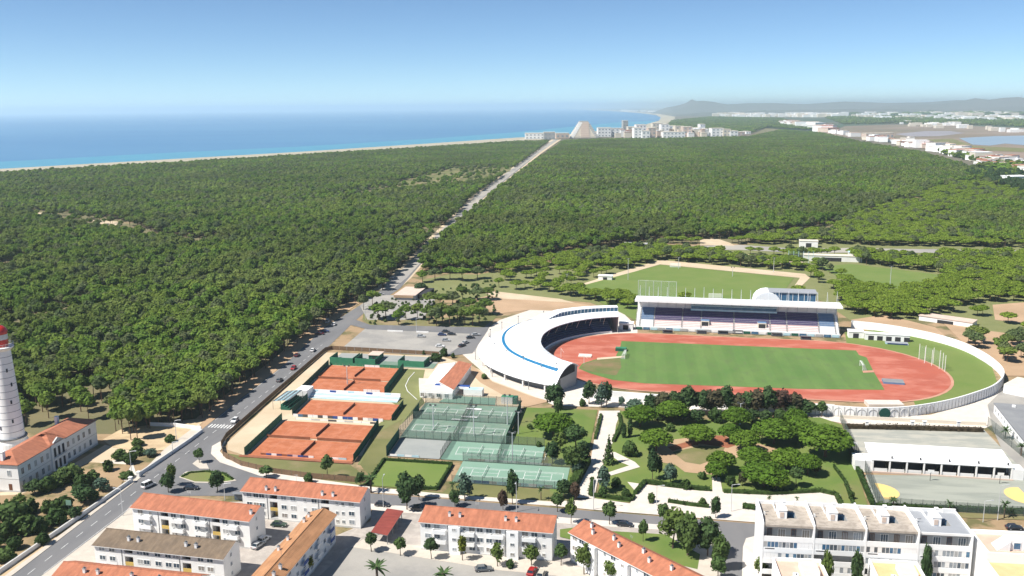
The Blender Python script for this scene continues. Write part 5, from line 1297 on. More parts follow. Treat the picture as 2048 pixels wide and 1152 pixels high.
for i in range(6): s=MB(); s.bar((i*3.4-8,0,0),(i*3.4-8,0,9),.14,'light_blue',6); part('post',s,o)
s=MB(); s.quad((-8,0,0),(9,0,0),(9,0,8.6),(-8,0,8.6),'netting'); s.quad((-8,0,0),(-8,12,0),(-8,12,8.6),(-8,0,8.6),'netting'); s.quad((9,0,0),(9,12,0),(9,12,8.6),(9,0,8.6),'netting'); part('net',s,o)
def hut(label,px,py,w,d,h,wall='plaster',roof='plaster_cream',rz=0,cat='building',name='hut'):
    x,y=G(px,py); o=thing(name,label,cat,(x,y,0),rz); s=MB(); s.box(-w/2,w/2,0,d,0,h,wall); part('wall',s,o); s=MB(); s.box(-w/2-.3,w/2+.3,-.3,d+.3,h,h+.3,roof); part('roof',s,o)
    s=MB(); s.box(-w*.15,w*.15,-.06,0,0,h*.7,'dark_opening'); part('doorway',s,o); return o
hut('white hut beside the dirt road behind the umbrella pines',1617,495,14,8,5)
hut('long low cream building by the blue green ball cage',1665,523,40,8,4)
hut('small pale blue roofed hut right of the cream building',1716,515,13,7,3.5,'plaster','light_blue')
hut('orange roofed house hidden among the umbrella pines',1800,456,17,9,3.6,'plaster_pink','red_ground')
hut('second orange roofed house among the umbrella pines, wider than its neighbour',1826,460,20,9,3.4,'plaster_pink','red_ground')
hut('white shed among the pines near the right edge',1935,470,14,10,4)
hut('dark open hut at the bend of the dirt road',1270,502,18,7,5.5,'metal_dark','plaster_grey')
hut('white hut at the left end of the path by the training pitch',1210,560,9,5,2.5,'plaster','plaster_pure')
hut('long pale roof low among the trees outside the curved wall',1890,648,26,8,2.5,'plaster','plaster_pink',R(-30))
# ---------------------------------------------------------------- tennis club
PM=MB().bar((0,0,0),(0,0,3.0),.05,'metal_dark').mesh('post')
def fence(label,P_,h=3.0,mat='green_windscreen',h2=None,step=3.0,name='court_fence',postm='metal_dark',panel='panel'):
    o=thing(name,label,'fence',(0,0,0))
    pm_=MB(); pm_.bar((0,0,0),(0,0,h+.15),.06,postm); pme=pm_.mesh('post')
    for (x0,y0),(x1,y1) in zip(P_,P_[1:]):
        L_=math.hypot(x1-x0,y1-y0); n_=max(1,round(L_/step)); rz=math.atan2(y1-y0,x1-x0)
        s=MB(); s.box(0,L_/n_-.06,-.02,.02,.05,h,mat); pm2=s.mesh(panel)
        for i in range(n_):
            t_=i/n_; x,y=x0+(x1-x0)*t_,y0+(y1-y0)*t_
            part('post',pme,o,(x,y,0)); part(panel,pm2,o,(x+.03*math.cos(rz),y+.03*math.sin(rz),0),rz)
        part('post',pme,o,(x1,y1,0))
    return o
def court(u0,v0,u1,v1,name='clay_court',mat='clay',z=.10,lmat='road_paint',net=True,label=None,lw=.07,flip=False):
    patch(name,mat,[(u0,v0),(u1,v0),(u1,v1),(u0,v1)],z,px=False)
    cx,cy=(u0+u1)/2,(v0+v1)/2; L=[]
    a,b=11.9,5.5
    q=[(-a,-b,a,-b),(-a,b,a,b),(-a,-b,-a,b),(a,-b,a,b),(-a,-4.1,a,-4.1),(-a,4.1,a,4.1),(-6.4,-4.1,-6.4,4.1),(6.4,-4.1,6.4,4.1),(-6.4,0,6.4,0)]
    if flip: q=[(y0,x0,y1,x1) for x0,y0,x1,y1 in q]
    lines('court_lines',[(cx+x0,cy+y0,cx+x1,cy+y1) for x0,y0,x1,y1 in q],z+.16,lw,'track_apron')
    if net:
        o=thing('tennis_net',label or 'tennis net','net',(cx,cy,z),math.pi/2 if flip else 0); s=MB(); s.box(-.02,.02,-5.9,5.9,.05,.95,'clay_dark'); s.box(-.05,.05,-5.9,5.9,.92,1.0,'metal_dark'); part('mesh',s,o)
        for yy in (-6,6): s=MB(); s.bar((0,yy,0),(0,yy,1.1),.06,'metal_dark'); part('post',s,o)
U0,U1=-128,-96.5
court(-129.5,347.5,-97.2,366,label='net of the farthest clay court'); court(-128.0,330,-95.8,346.3,label='net of the second clay court from the back')
court(-121.0,301.8,-85.0,319.0,label='net of the wide middle clay court')
court(-122.3,279.6,-88.0,295.0,label='net of the clay court just behind the nearest one'); court(-121.5,262.0,-86.6,278.0,label='net of the nearest clay court, by the pavement')
for y,x0,x1 in ((346.8,-128,-115),(346.8,-113,-101),(278.6,-122,-106),(278.6,-104,-88)): 
    s=MB(); s.box(0,x1-x0,-.05,.05,0,1.1,'clay_dark'); s.bar((0,0,0),(0,0,1.3),.06,'metal_dark'); single('low_screen',s,'low brown screen between two clay courts, %s one of the %s pair'%('left' if x0<-110 and x0 in (-128,-122) else 'right','far' if y>300 else 'near'),'screen',(x0,y,0))
patch('service_strip','clay_dark',[(-124,260.3),(-86,260.3),(-86,262),(-124,262)],.09,px=False)
fence('dark green wind screen on the left side of the far clay courts',[(-128.6,330),(-130.4,366.5)],2.6)
fence('dark green wind screen on the right side of the far clay courts',[(-95.2,331),(-96.6,366)],3.0)
fence('green wind screen behind the far clay courts',[(-130.2,367),(-96.7,366.6)],1.4,'green_screen_light')
fence('dark green wind screen on the right side of the near clay courts',[(-86.0,262),(-87.4,295.5)],2.8)
fence('green wind screen at the left side of the near clay courts',[(-122.6,262),(-123.5,296)],2.8,'green_screen_light')
fence('dark green screen on the right of the middle clay court',[(-84.2,301.5),(-84.6,319.5)],2.2)
fence('dark green screen on the left of the middle clay court',[(-122,302),(-122.6,319.5)],2.8)
# advertising boards
def boards(label,x0,x1,y,cols,h=1.3,g='advertising boards at the clay courts'):
    o=thing('advertising_boards',label,'boards',(x0,y,0),0,g); n_=len(cols); w_=(x1-x0)/n_
    for i,c in enumerate(cols): s=MB(); s.box(.05,w_-.05,-.04,.04,.1,h,c); part('board',s,o,(i*w_,0,0))
    pm_=MB().bar((0,0,0),(0,0,h+.1),.05,'metal_dark').mesh('post')
    for i in range(0,n_+1,2): part('post',pm_,o,(i*w_,0,0))
boards('row of white, blue and black boards between the middle and near clay courts',-121,-86,300.2,['plaster','glass_blue','metal_dark','plaster','plaster','metal_dark','plaster','metal_dark','blue_paint','plaster','blue_paint','blue_paint','plaster','clay_dark','plaster','wall_grey','blue_paint','plaster'],1.15)
boards('second row of pale boards just before the near clay courts',-119,-87,297.3,['plaster','plaster','wall_grey','plaster','metal_dark','plaster','wall_grey','plaster','plaster','metal_dark'],.75)
boards('boards with blue and purple print along the nearest clay court',-117.5,-99,263.0,['clay_dark','blue_paint','plaster','seat_navy','clay_dark','seat_navy','seat_pink','blue_paint','seat_navy','plaster'],.9)
boards('single pale board at the right front of the nearest clay court',-94,-88.5,263.0,['plaster','light_blue'],.9)
boards('pale board at the far side of the far clay courts',-114,-107,365.9,['plaster','plaster','plaster'],1.2)
boards('white boards at the front right of the far clay courts',-104,-97,331.5,['plaster','plaster','plaster','plaster'],1.5)
# white and blue terrace between far and middle courts
t=thing('spectator_stand','long low white and pale blue stand between the far and the middle clay courts','stand',(-124.5,321.5,0))
for k_ in range(4):
    s=MB(); s.box(0,38,k_*1.2,k_*1.2+1.2,0,.3+.3*k_,'wall_grey' if k_%2 else 'light_blue','plaster' if k_%2 else 'light_blue'); part('step',s,t)
s=MB(); s.box(0,38,4.8,5.0,0,2.2,'plaster'); 
for i in range(10): s.box(1+i*3.8,3.6+i*3.8,4.7,4.8,1.3,2.1,('light_blue','plaster','blue_paint','plaster')[i%4])
part('back_wall',s,t)
s=MB(); s.box(-3.4,1.5,-1,5.4,0,3.4,'plaster','plaster_pure'); part('kiosk',s,t)
# covered bleacher at the left
t=thing('covered_bleacher','small stand with striped pale green sheet roof left of the middle clay court','stand',(-131.5,306.5,0),0)
for i in range(7): s=MB(); s.add([(0+i*1.0,0,3.3+i*.12),(.92+i*1.0,0,3.35+i*.12),(.92+i*1.0,13,3.35+i*.12),(i*1.0,13,3.3+i*.12)],[(0,1,2,3),(3,2,1,0)],'light_blue' if i%2 else 'metal_grey'); part('roof_sheet',s,t)
s=MB(); 
for k_ in range(4): s.box(3.4+k_*.9,4.3+k_*.9,0,13,0,2.2-k_*.5,'green_windscreen')
part('step',s,t)
for y in (0.2,6.5,12.8):
    for x in (.2,6.8): part('post',MB().bar((0,0,0),(0,0,3.4),.07,'metal_dark').mesh('post'),t,(x,y,0))
# green practice boxes at the back
s=MB()
for i,(x0,x1) in enumerate(((-131,-120),(-119.5,-110),(-100,-88))):
    o=thing('practice_wall','green %s practice wall behind the far clay courts'%('leftmost','middle','rightmost')[i],'wall',(x0,369.5,0),0,'green practice walls'); 
    s=MB(); s.box(0,x1-x0,0,.3,0,2.8,'green_screen_light'); part('panel',s,o); s=MB(); s.box(0,.3,.3,9,0,2.8,'green_windscreen'); s.box(x1-x0-.3,x1-x0,.3,9,0,2.8,'green_windscreen'); part('side_panel',s,o)
patch('hard_court','hard_green',[(-131,368.5),(-84,368.5),(-84,376),(-131,376)],.08,px=False)
patch('hard_court','hard_grey',[(-131,376),(-84,376),(-84,386),(-131,386)],.08,px=False)
o=hut('small gabled store with brown roof among the green practice walls',748,722,5,6,2.6,'green_windscreen','plaster_pink',name='shed')
# club fences
def low_wall(label,P_,h,w,mat,cap=None,name='boundary_wall',cat='wall'): return swept_wall(name,label,cat,P_,h,w,mat,cap)
cf=[(-76,247.0),(-95,247.6),(-108,249.5),(-120,253.5),(-129,260),(-133.5,268),(-135.4,276),(-137.5,325),(-139.6,388),(-137.5,391.5),(-86,390.0)]
o=fence('long brown boundary fence of the tennis club following the main road and the street corner',cf,1.9,'wood_fence',step=3.6,name='boundary_fence')
# hard courts
patch('hard_court_base','hard_green',[(-77,285.3),(-40.2,285.3),(-40.0,323.5),(-76.8,323)],.06,px=False)
patch('hard_court_base','hard_grey',[(-76.5,268.6),(-59.5,268.6),(-58.9,285.0),(-76.5,285.0)],.06,px=False)
patch('hard_court_base','hard_green_light',[(-59.2,268.6),(-26.6,268.6),(-26.8,285.0),(-58.7,285.0)],.06,px=False)
patch('hard_court_base','hard_green_light',[(-51.8,251.6),(-17.4,251.6),(-17.2,268.2),(-51.6,268.2)],.06,px=False)
nets=0
for i,(x,y) in enumerate(((-67.5,313.5),(-49.5,313.5),(-67.5,295.5),(-49.5,295.5))):
    court(x-8.8,y-8.8,x+8.8,y+8.8,'hard_court','hard_green',.085,'hard_grey',label='net of the %s green hard court'%('back left','back right','front left','front right')[i],lw=.14,flip=False) if False else None
def hard(cx,cy,lab,flip=False):
    a,b=11.0,4.9; q=[(-a,-b,a,-b),(-a,b,a,b),(-a,-b,-a,b),(a,-b,a,b),(-a,-3.8,a,-3.8),(-a,3.8,a,3.8),(-6,-3.8,-6,3.8),(6,-3.8,6,3.8),(-6,0,6,0)]
    if flip: q=[(y0,x0,y1,x1) for x0,y0,x1,y1 in q]
    k=.7
    lines('court_lines',[(cx+x0*k,cy+y0*(k if not flip else k),cx+x1*k,cy+y1*k) for x0,y0,x1,y1 in q],.22,.14,'road_paint')
    o=thing('tennis_net','net of the '+lab,'net',(cx,cy,.08),math.pi/2 if flip else 0); s=MB(); s.box(-.02,.02,-4.2,4.2,.05,.9,'netting'); s.box(-.04,.04,-4.2,4.2,.88,.98,'white_paint'); part('mesh',s,o); s=MB(); s.bar((0,-4.3,0),(0,-4.3,1),.05,'metal_dark'); s.bar((0,4.3,0),(0,4.3,1),.05,'metal_dark'); part('post',s,o)
hard(-67,314,'back left green hard court'); hard(-50,314,'back right green hard court'); hard(-67,296,'front left green hard court'); hard(-50,296,'front right green hard court')
hard(-47.5,276.8,'left one of the two pale green courts'); hard(-33.5,276.8,'right one of the two pale green courts'); hard(-43,260,'left one of the two green courts nearest the street'); hard(-26.5,260,'right one of the two green courts nearest the street')
fence('tall mesh fence down the middle of the green hard courts',[(-58.6,323),(-58.2,285.4)],3.2,'chain_link')
fence('tall mesh fence between the back and front green hard courts',[(-77,304.6),(-40,304.6)],3.2,'chain_link')
fence('tall mesh fence across the front of the green hard courts',[(-77,285.2),(-27,285.2)],3.2,'chain_link')
fence('mesh fence right of the green hard courts',[(-40,285.4),(-39.8,323.2)],3.4,'green_windscreen' ,step=9)
fence('mesh fence between the grey court and the pale green courts',[(-59,268.6),(-58.9,285)],3.2,'chain_link')
fence('mesh fence between the two pale green courts',[(-40.6,268.6),(-40.6,285)],3.2,'chain_link')
fence('mesh fence before the pale green courts',[(-51.6,268.4),(-17,268.4)],3.2,'chain_link')
fence('mesh fence along the street side of the hard courts',[(-51.8,251.4),(-17.4,251.4)],2.6,'chain_link')
fence('dark green wind screen left of the green hard courts',[(-77.2,305),(-77.1,314)],3.2)
fence('tall dark green screen on the left of the grey hard court',[(-77,268.6),(-77.1,285)],3.6)
fence('mesh fence left of the green hard courts',[(-77.4,323),(-77.6,286)],3.2,'chain_link')
fence('tall mesh fence behind the green hard courts',[(-77,323.4),(-40,323.8)],4.0,'chain_link')
boards('blue and white boards on the street side of the hard courts',-50,-21,251.9,['plaster','light_blue','blue_paint','blue_paint','wall_grey','light_blue','light_blue','wall_grey','light_blue','plaster','light_blue','wall_grey'],1.1,None)
boards('white bench boards between the two rows of pale green courts',-50,-23,269.2,['plaster_pink','plaster_pink','plaster','wall_grey','plaster','plaster','wall_grey','plaster','plaster','wall_grey'],.8,None)
boards('white boards at the front of the grey hard court',-76,-66,269.0,['plaster','light_blue','plaster','light_blue'],.8,None)
for i,(x,y,l) in enumerate(((-57,318,'back'),(-57,309,'middle'),(-60,305.5,'front'))): 
    s=MB(); s.box(-3,3,-.5,.5,.35,.5,'plaster_pure'); s.box(-2.5,-2.3,-.4,.4,0,.35,'metal_dark'); s.box(2.3,2.5,-.4,.4,0,.35,'metal_dark'); single('court_bench',s,'white bench in the %s row between the green hard courts'%l,'bench',(x,y,.1))
s=MB(); s.box(0,7.5,0,3.5,0,2.8,'plaster','light_blue'); single('pavilion',s,'small white pavilion behind the green hard courts','building',(-64,334,0))
s=MB(); s.box(0,4.5,0,3,0,2.8,'plaster','green_screen_light'); s.box(4.5,6,0,4,0,2.4,'green_windscreen'); single('pavilion',s,'small green roofed store at the right rear of the hard courts','building',(-48,327,0))
patch('court_apron','hard_green_light',[(-72,324.5),(-50,324.5),(-51,333),(-70,333)],.07,px=False)
# club house
t=thing('club_house','white club house with slanting orange tiled roof and white flat wing beside the curved stand','building',(0,0,0))
c0=G(878,765,4.2);c1=G(918,723,4.2);c2=G(945,728,4.0);c3=G(908,780,4.0)
s=MB(); s.add([(*c0,4.6),(*c3,4.0),(*c2,4.0),(*c1,4.6),(*c0,4.3),(*c3,3.7),(*c2,3.7),(*c1,4.3)],[(0,1,2,3)],'tiles_orange'); s.add([(*c0,4.6),(*c3,4.0),(*c2,4.0),(*c1,4.6),(*c0,4.3),(*c3,3.7),(*c2,3.7),(*c1,4.3)],[(0,4,5,1),(1,5,6,2),(2,6,7,3),(3,7,4,0)],'plaster'); part('roof',s,t)
s=MB(); q=[(c0[0]+.4,c0[1]+.3),(c3[0]-.6,c3[1]+.4),(c2[0]-.6,c2[1]-.4),(c1[0]+.4,c1[1]-.3)]; s.prism(q,0,3.69,'plaster'); part('wall',s,t)
e0=G(853,762,3.6);e1=G(878,728,3.6);e2=G(915,724,3.6);e3=G(880,765,3.6)
s=MB(); s.prism([e0,e3,(e2[0]-.8,e2[1]),e1],0,3.5,'plaster_pure','plaster_pure'); part('wing',s,t)
s=MB(); 
for k in range(6):
    t_=k/5; a=(e0[0]+(e1[0]-e0[0])*t_,e0[1]+(e1[1]-e0[1])*t_); b=(e3[0]+(e2[0]-e3[0])*t_,e3[1]+(e2[1]-e3[1])*t_); s.bar((*a,3.56),(*b,3.56),.06,'wall_grey')
part('roof_joint',s,t)
f0=G(840,795);f1=G(838,770);f2=G(880,772);f3=G(905,800)
s=MB(); s.prism([f0,f3,f2,f1],0,3.0,'plaster_pure','white_paving'); part('terrace',s,t)
s=MB(); x,y=G(870,785); s.box(x,x+14,y-1,y+2,3.0,3.2,'blue_paint'); s.box(x,x+14,y-1.2,y-1,2.4,3.3,'plaster_pure'); part('awning',s,t)
for k in range(4): window(t,f0[0]+1.2+k*3.2,min(f0[1],f3[1])+.1,.9,1.4,1.4)
# lawn with hedge
hl=[(-76.5,247),(-76.8,264.8),(-54.5,264.8),(-55.3,244.8),(-74.5,245)]
patch('club_lawn','bank_grass',[(-76.5,245.2),(-76.8,264.8),(-54.4,264.8),(-55.2,244.8)],.08,px=False)
def hedge(label,P_,h,w,seed,mat='leaf_hedge'):
    o=thing('hedge',label,'hedge',(0,0,0)); g=np.random.default_rng(seed)
    s=MB(); V=[];F=[]
    for (x0,y0),(x1,y1) in zip(P_,P_[1:]):
        L_=math.hypot(x1-x0,y1-y0); d=Vector(((x1-x0)/L_,(y1-y0)/L_)); nn=Vector((-d.y,d.x))
        a=Vector((x0,y0)); b=Vector((x1,y1)); q=nn*w*.4
        s.prism([tuple(a+q),tuple(b+q),tuple(b-q),tuple(a-q)],0,h*.9,mat)
        for i in range(int(L_*w*9)):
            p=a+d*g.uniform(0,L_)+nn*g.uniform(-.55,.55)*w; z=h*g.uniform(.4,1.1) ; r_=g.normal(size=(2,3))*.2; k=len(V)
            V+=[(p.x-r_[0][0],p.y-r_[0][1],z),(p.x+r_[1][0],p.y+r_[1][1],z+.1),(p.x+r_[0][0],p.y+r_[0][1],z+r_[0][2]),(p.x-r_[1][0],p.y-r_[1][1],z+r_[1][2])]; F.append((k,k+1,k+2,k+3))
    s.add(V,F,mat); part('foliage',s,o); return o
hedge('clipped hedge framing the small lawn beside the hard courts',[(-76.6,246),(-76.8,264.8),(-54.5,264.8),(-55.2,245.6),(-60,245.2)],1.1,.9,3)
hedge('low hedge along the front of the school court',[G(1752,1016),G(1900,1021),G(2048,1027),G(2160,1031)],1.5,1.6,4)
hedge('dark shrub strip behind the upper school court',[G(1690,857),G(1800,859),G(1965,864)],1.6,2.0,5,'leaf_brown')
hedge('hedge beside the path left of the school courts',[G(1690,875),G(1712,935),G(1745,1012)],1.6,1.3,6)
hedge('hedge along the front of the park',[G(1270,990),G(1290,966),G(1350,975),G(1420,982)],1.3,1.4,7)
hedge('hedge along the front right of the park lawn',[G(1447,986),G(1540,990),G(1640,985),G(1672,992),G(1685,1020)],1.3,1.4,8)
hedge('hedge curving round the right lawn of the park',[G(1668,935),G(1690,965),G(1702,1000),G(1712,1028)],1.1,.9,9)
hedge('zigzag hedge left of the white park path',[G(1202,832),G(1198,850),G(1190,880)],1.1,1.1,10)
hedge('zigzag hedge right of the white park path',[G(1238,830),G(1242,850),G(1234,870),G(1226,885)],1.1,1.2,11)
hedge('triangular hedge border at the street end of the park path',[G(1185,960),G(1180,992),G(1262,1003),G(1268,995)],1.2,1.2,12)
hedge('hedge strip on the park promenade',[G(1336,1005),G(1380,1012),G(1418,1016)],1.1,1.4,13)
hedge('dark hedge between the hard courts and the park path',[G(1176,925),G(1160,950),G(1146,975)],2.6,2.6,14)
hedge('hedge square in front of the leftmost terraced house',[G(1485,1015),G(1510,1018)],1.1,3,15)
hedge('round clipped hedge on the traffic island',[G(363,955),G(378,947),G(410,944),G(447,948),G(466,960)],.6,.8,16)
# ---------------------------------------------------------------- school: canopy, fences, buildings
t=thing('covered_playground','long white flat canopy on columns between the two school courts','canopy',(77.4,281.2,0))
s=MB(); s.box(0,40.3,0,11.0,3.5,3.9,'plaster_pure'); s.add([(-.3,-.5,3.95),(40.6,-.5,3.95),(40.6,11.3,5.2),(-.3,11.3,5.2)],[(0,1,2,3)],'plaster_pure'); part('roof',s,t)
s=MB(); s.box(0,40.3,10.7,11,0,3.49,'plaster'); s.box(-5,0,-.1,6,0,3.4,'plaster','plaster_pure'); s.box(40.3,43.4,-.4,4,0,3.4,'plaster','plaster_pure'); part('wall',s,t)
s=MB(); s.box(0,40.3,-1.3,-1.0,.0,.5,'plaster_pink'); part('kerb',s,t)
for i in range(9):
    s=MB(); s.box(-.22,.22,-.4,0,0,3.9,'plaster'); part('column',s,t,(.25+i*4.97,.0,0))
for i in range(8):
    part('low_wall',MB().box(.3,4.6,-.2,-.1,0,1.2,'plaster'),t,(i*4.97,0,0)); part('bay_shade_sheet',MB().box(.3,4.6,2.5,2.6,0,3.4,'dark_opening'),t,(i*4.97,0,0))  # near-black sheet stands in for the shade inside each open bay
for i in range(5): s=MB(); s.box(-.2,.2,-.2,.2,0,.8,'metal_dark'); part('roof_vent',s,t,(6+i*8.3,1,4.1))
fence('tall green mesh fence at the left of the school courts',[(77.9,329),(75.8,300),(75.5,283),(73.0,254.5)],3.6,'chain_link')
fence('tall green mesh fence at the right of the upper school court',[(129.3,329.5),(130.5,297)],4.0,'chain_link',step=6)
low_wall('pale wall with stubby pillars behind the upper school court',[(78.5,331.2),(129.5,331.5)],1.3,.4,'plaster_cream')
for i,px in enumerate((1733,1824,1848,1916)):
    x,y=G(px,858); s=MB(); s.box(-.5,.5,-.4,.4,0,2.8,'plaster'); s.box(-.7,.7,-.6,.6,2.8,3.0,'plaster_pure'); single('gate_pillar',s,'white pillar in the wall behind the school court, %s from the left'%('first','second','third','fourth')[i],'pillar',(x,y,0),0,'white pillars of the school wall')
fence('mesh fence along the street side of the lower school court',[(72.8,254.2),(130,253.8)],3.0,'chain_link')
for i,(px,py,l) in enumerate(((1708,905,'basketball hoop at the left of the upper school court'),(1860,962,'basketball hoop at the middle of the lower school court'),(1999,968,'basketball hoop at the right of the lower school court'))):
    x,y=G(px,py); o=thing('basketball_hoop',l,'hoop',(x,y,0)); part('post',MB().bar((0,0,0),(0,0,3.4),.09,'metal_dark'),o); part('backboard',MB().box(-.9,.9,-.3,-.25,2.7,3.7,'plaster'),o); part('ring',MB().lathe([(.23,2.9),(.25,2.93)],'metal_dark',10,0,-.6),o)
a=G(1987,826);b=G(2056,915)
t=thing('school_building','long white walled building with dark grey roof at the right edge beyond the courts','building',(a[0],a[1],0),math.atan2(b[1]-a[1],b[0]-a[0]))
Ls=math.hypot(b[0]-a[0],b[1]-a[1])+10
s=MB(); s.box(0,Ls,0,14,0,3.6,'plaster_pure'); part('wall',s,t); s=MB(); s.box(-.3,Ls+.3,-.3,14.3,3.6,3.9,'roof_darkgrey'); s.box(3,4,5,6,3.9,4.6,'plaster'); part('roof',s,t)
for i in range(8): window(t,3+i*4,0,1.3,1.6,1.2)
a=G(2006,786)
t=thing('flat_building','cream flat roofed building beside the tip of the curved stadium wall','building',(a[0],a[1],0),R(-38)); s=MB(); s.box(0,30,0,14,0,3.4,'plaster_pure'); part('wall',s,t); s=MB(); s.box(0,30,0,14,3.4,3.7,'plaster_cream'); s.box(12,12.8,8,8.8,3.7,4.4,'plaster'); part('roof',s,t)
# kiosk by the road
t=thing('restaurant','low building with pinkish white flat roof by the parking bay left of the sand field','building',(-138,503,0),R(3))
s=MB(); s.box(.5,13,.5,24,0,3,'plaster_grey'); s.box(13,18,6,26,0,2.6,'dark_opening'); part('wall',s,t); s=MB(); s.box(0,13.4,0,25,3,3.3,'plaster_pink'); part('roof',s,t); s=MB(); s.box(0,12,-.1,0,1.6,3,'orange_sand'); part('awning',s,t)
low_wall('low white wall segment at the top of the car park, left one',[G(775,663),G(806,664)],.8,.3,'plaster')
low_wall('low white wall segment at the top of the car park, right one',[G(833,665),G(857,666)],.8,.3,'plaster')
correct_plan()
# ---------------------------------------------------------------- roadside wall by the lighthouse
low_wall('long low pale wall with dark coping on the lighthouse side of the main road, near part',[G(-60,1178,1.2),G(54,1100,1.2),G(262,957,1.2)],1.2,.5,'plaster','wall_grey')
low_wall('long low pale wall on the lighthouse side of the main road, far part beyond the driveway',[G(276,946,1.2),G(377,878,1.2),G(404,858,1.2)],1.2,.5,'plaster','wall_grey')
low_wall('white garden wall running back from the road behind the lighthouse yard',[G(402,855,1.2),G(352,848,1.2),G(300,846,1.2)],1.5,.3,'plaster','plaster_pure')
for i,(x,y) in enumerate((G(261,958,1.2),G(277,947,1.2))): s=MB(); s.box(-.45,.45,-.45,.45,0,1.7,'plaster'); s.box(-.55,.55,-.55,.55,1.7,1.9,'plaster_pure'); single('gate_pillar',s,'white gate pillar at the driveway of the lighthouse yard, %s side'%('near','far')[i],'pillar',(x,y,0),0,'gate pillars of the lighthouse yard')
x,y=G(140,1033); o=thing('street_sign','green round sign board on a post among the lighthouse garden shrubs','sign',(x,y,0)); part('post',MB().bar((0,0,0),(0,0,3.6),.06,'metal_grey'),o); part('board',MB().box(-.8,.8,-.04,.04,3.4,4.9,'hard_green_light'),o)

correct_plan()
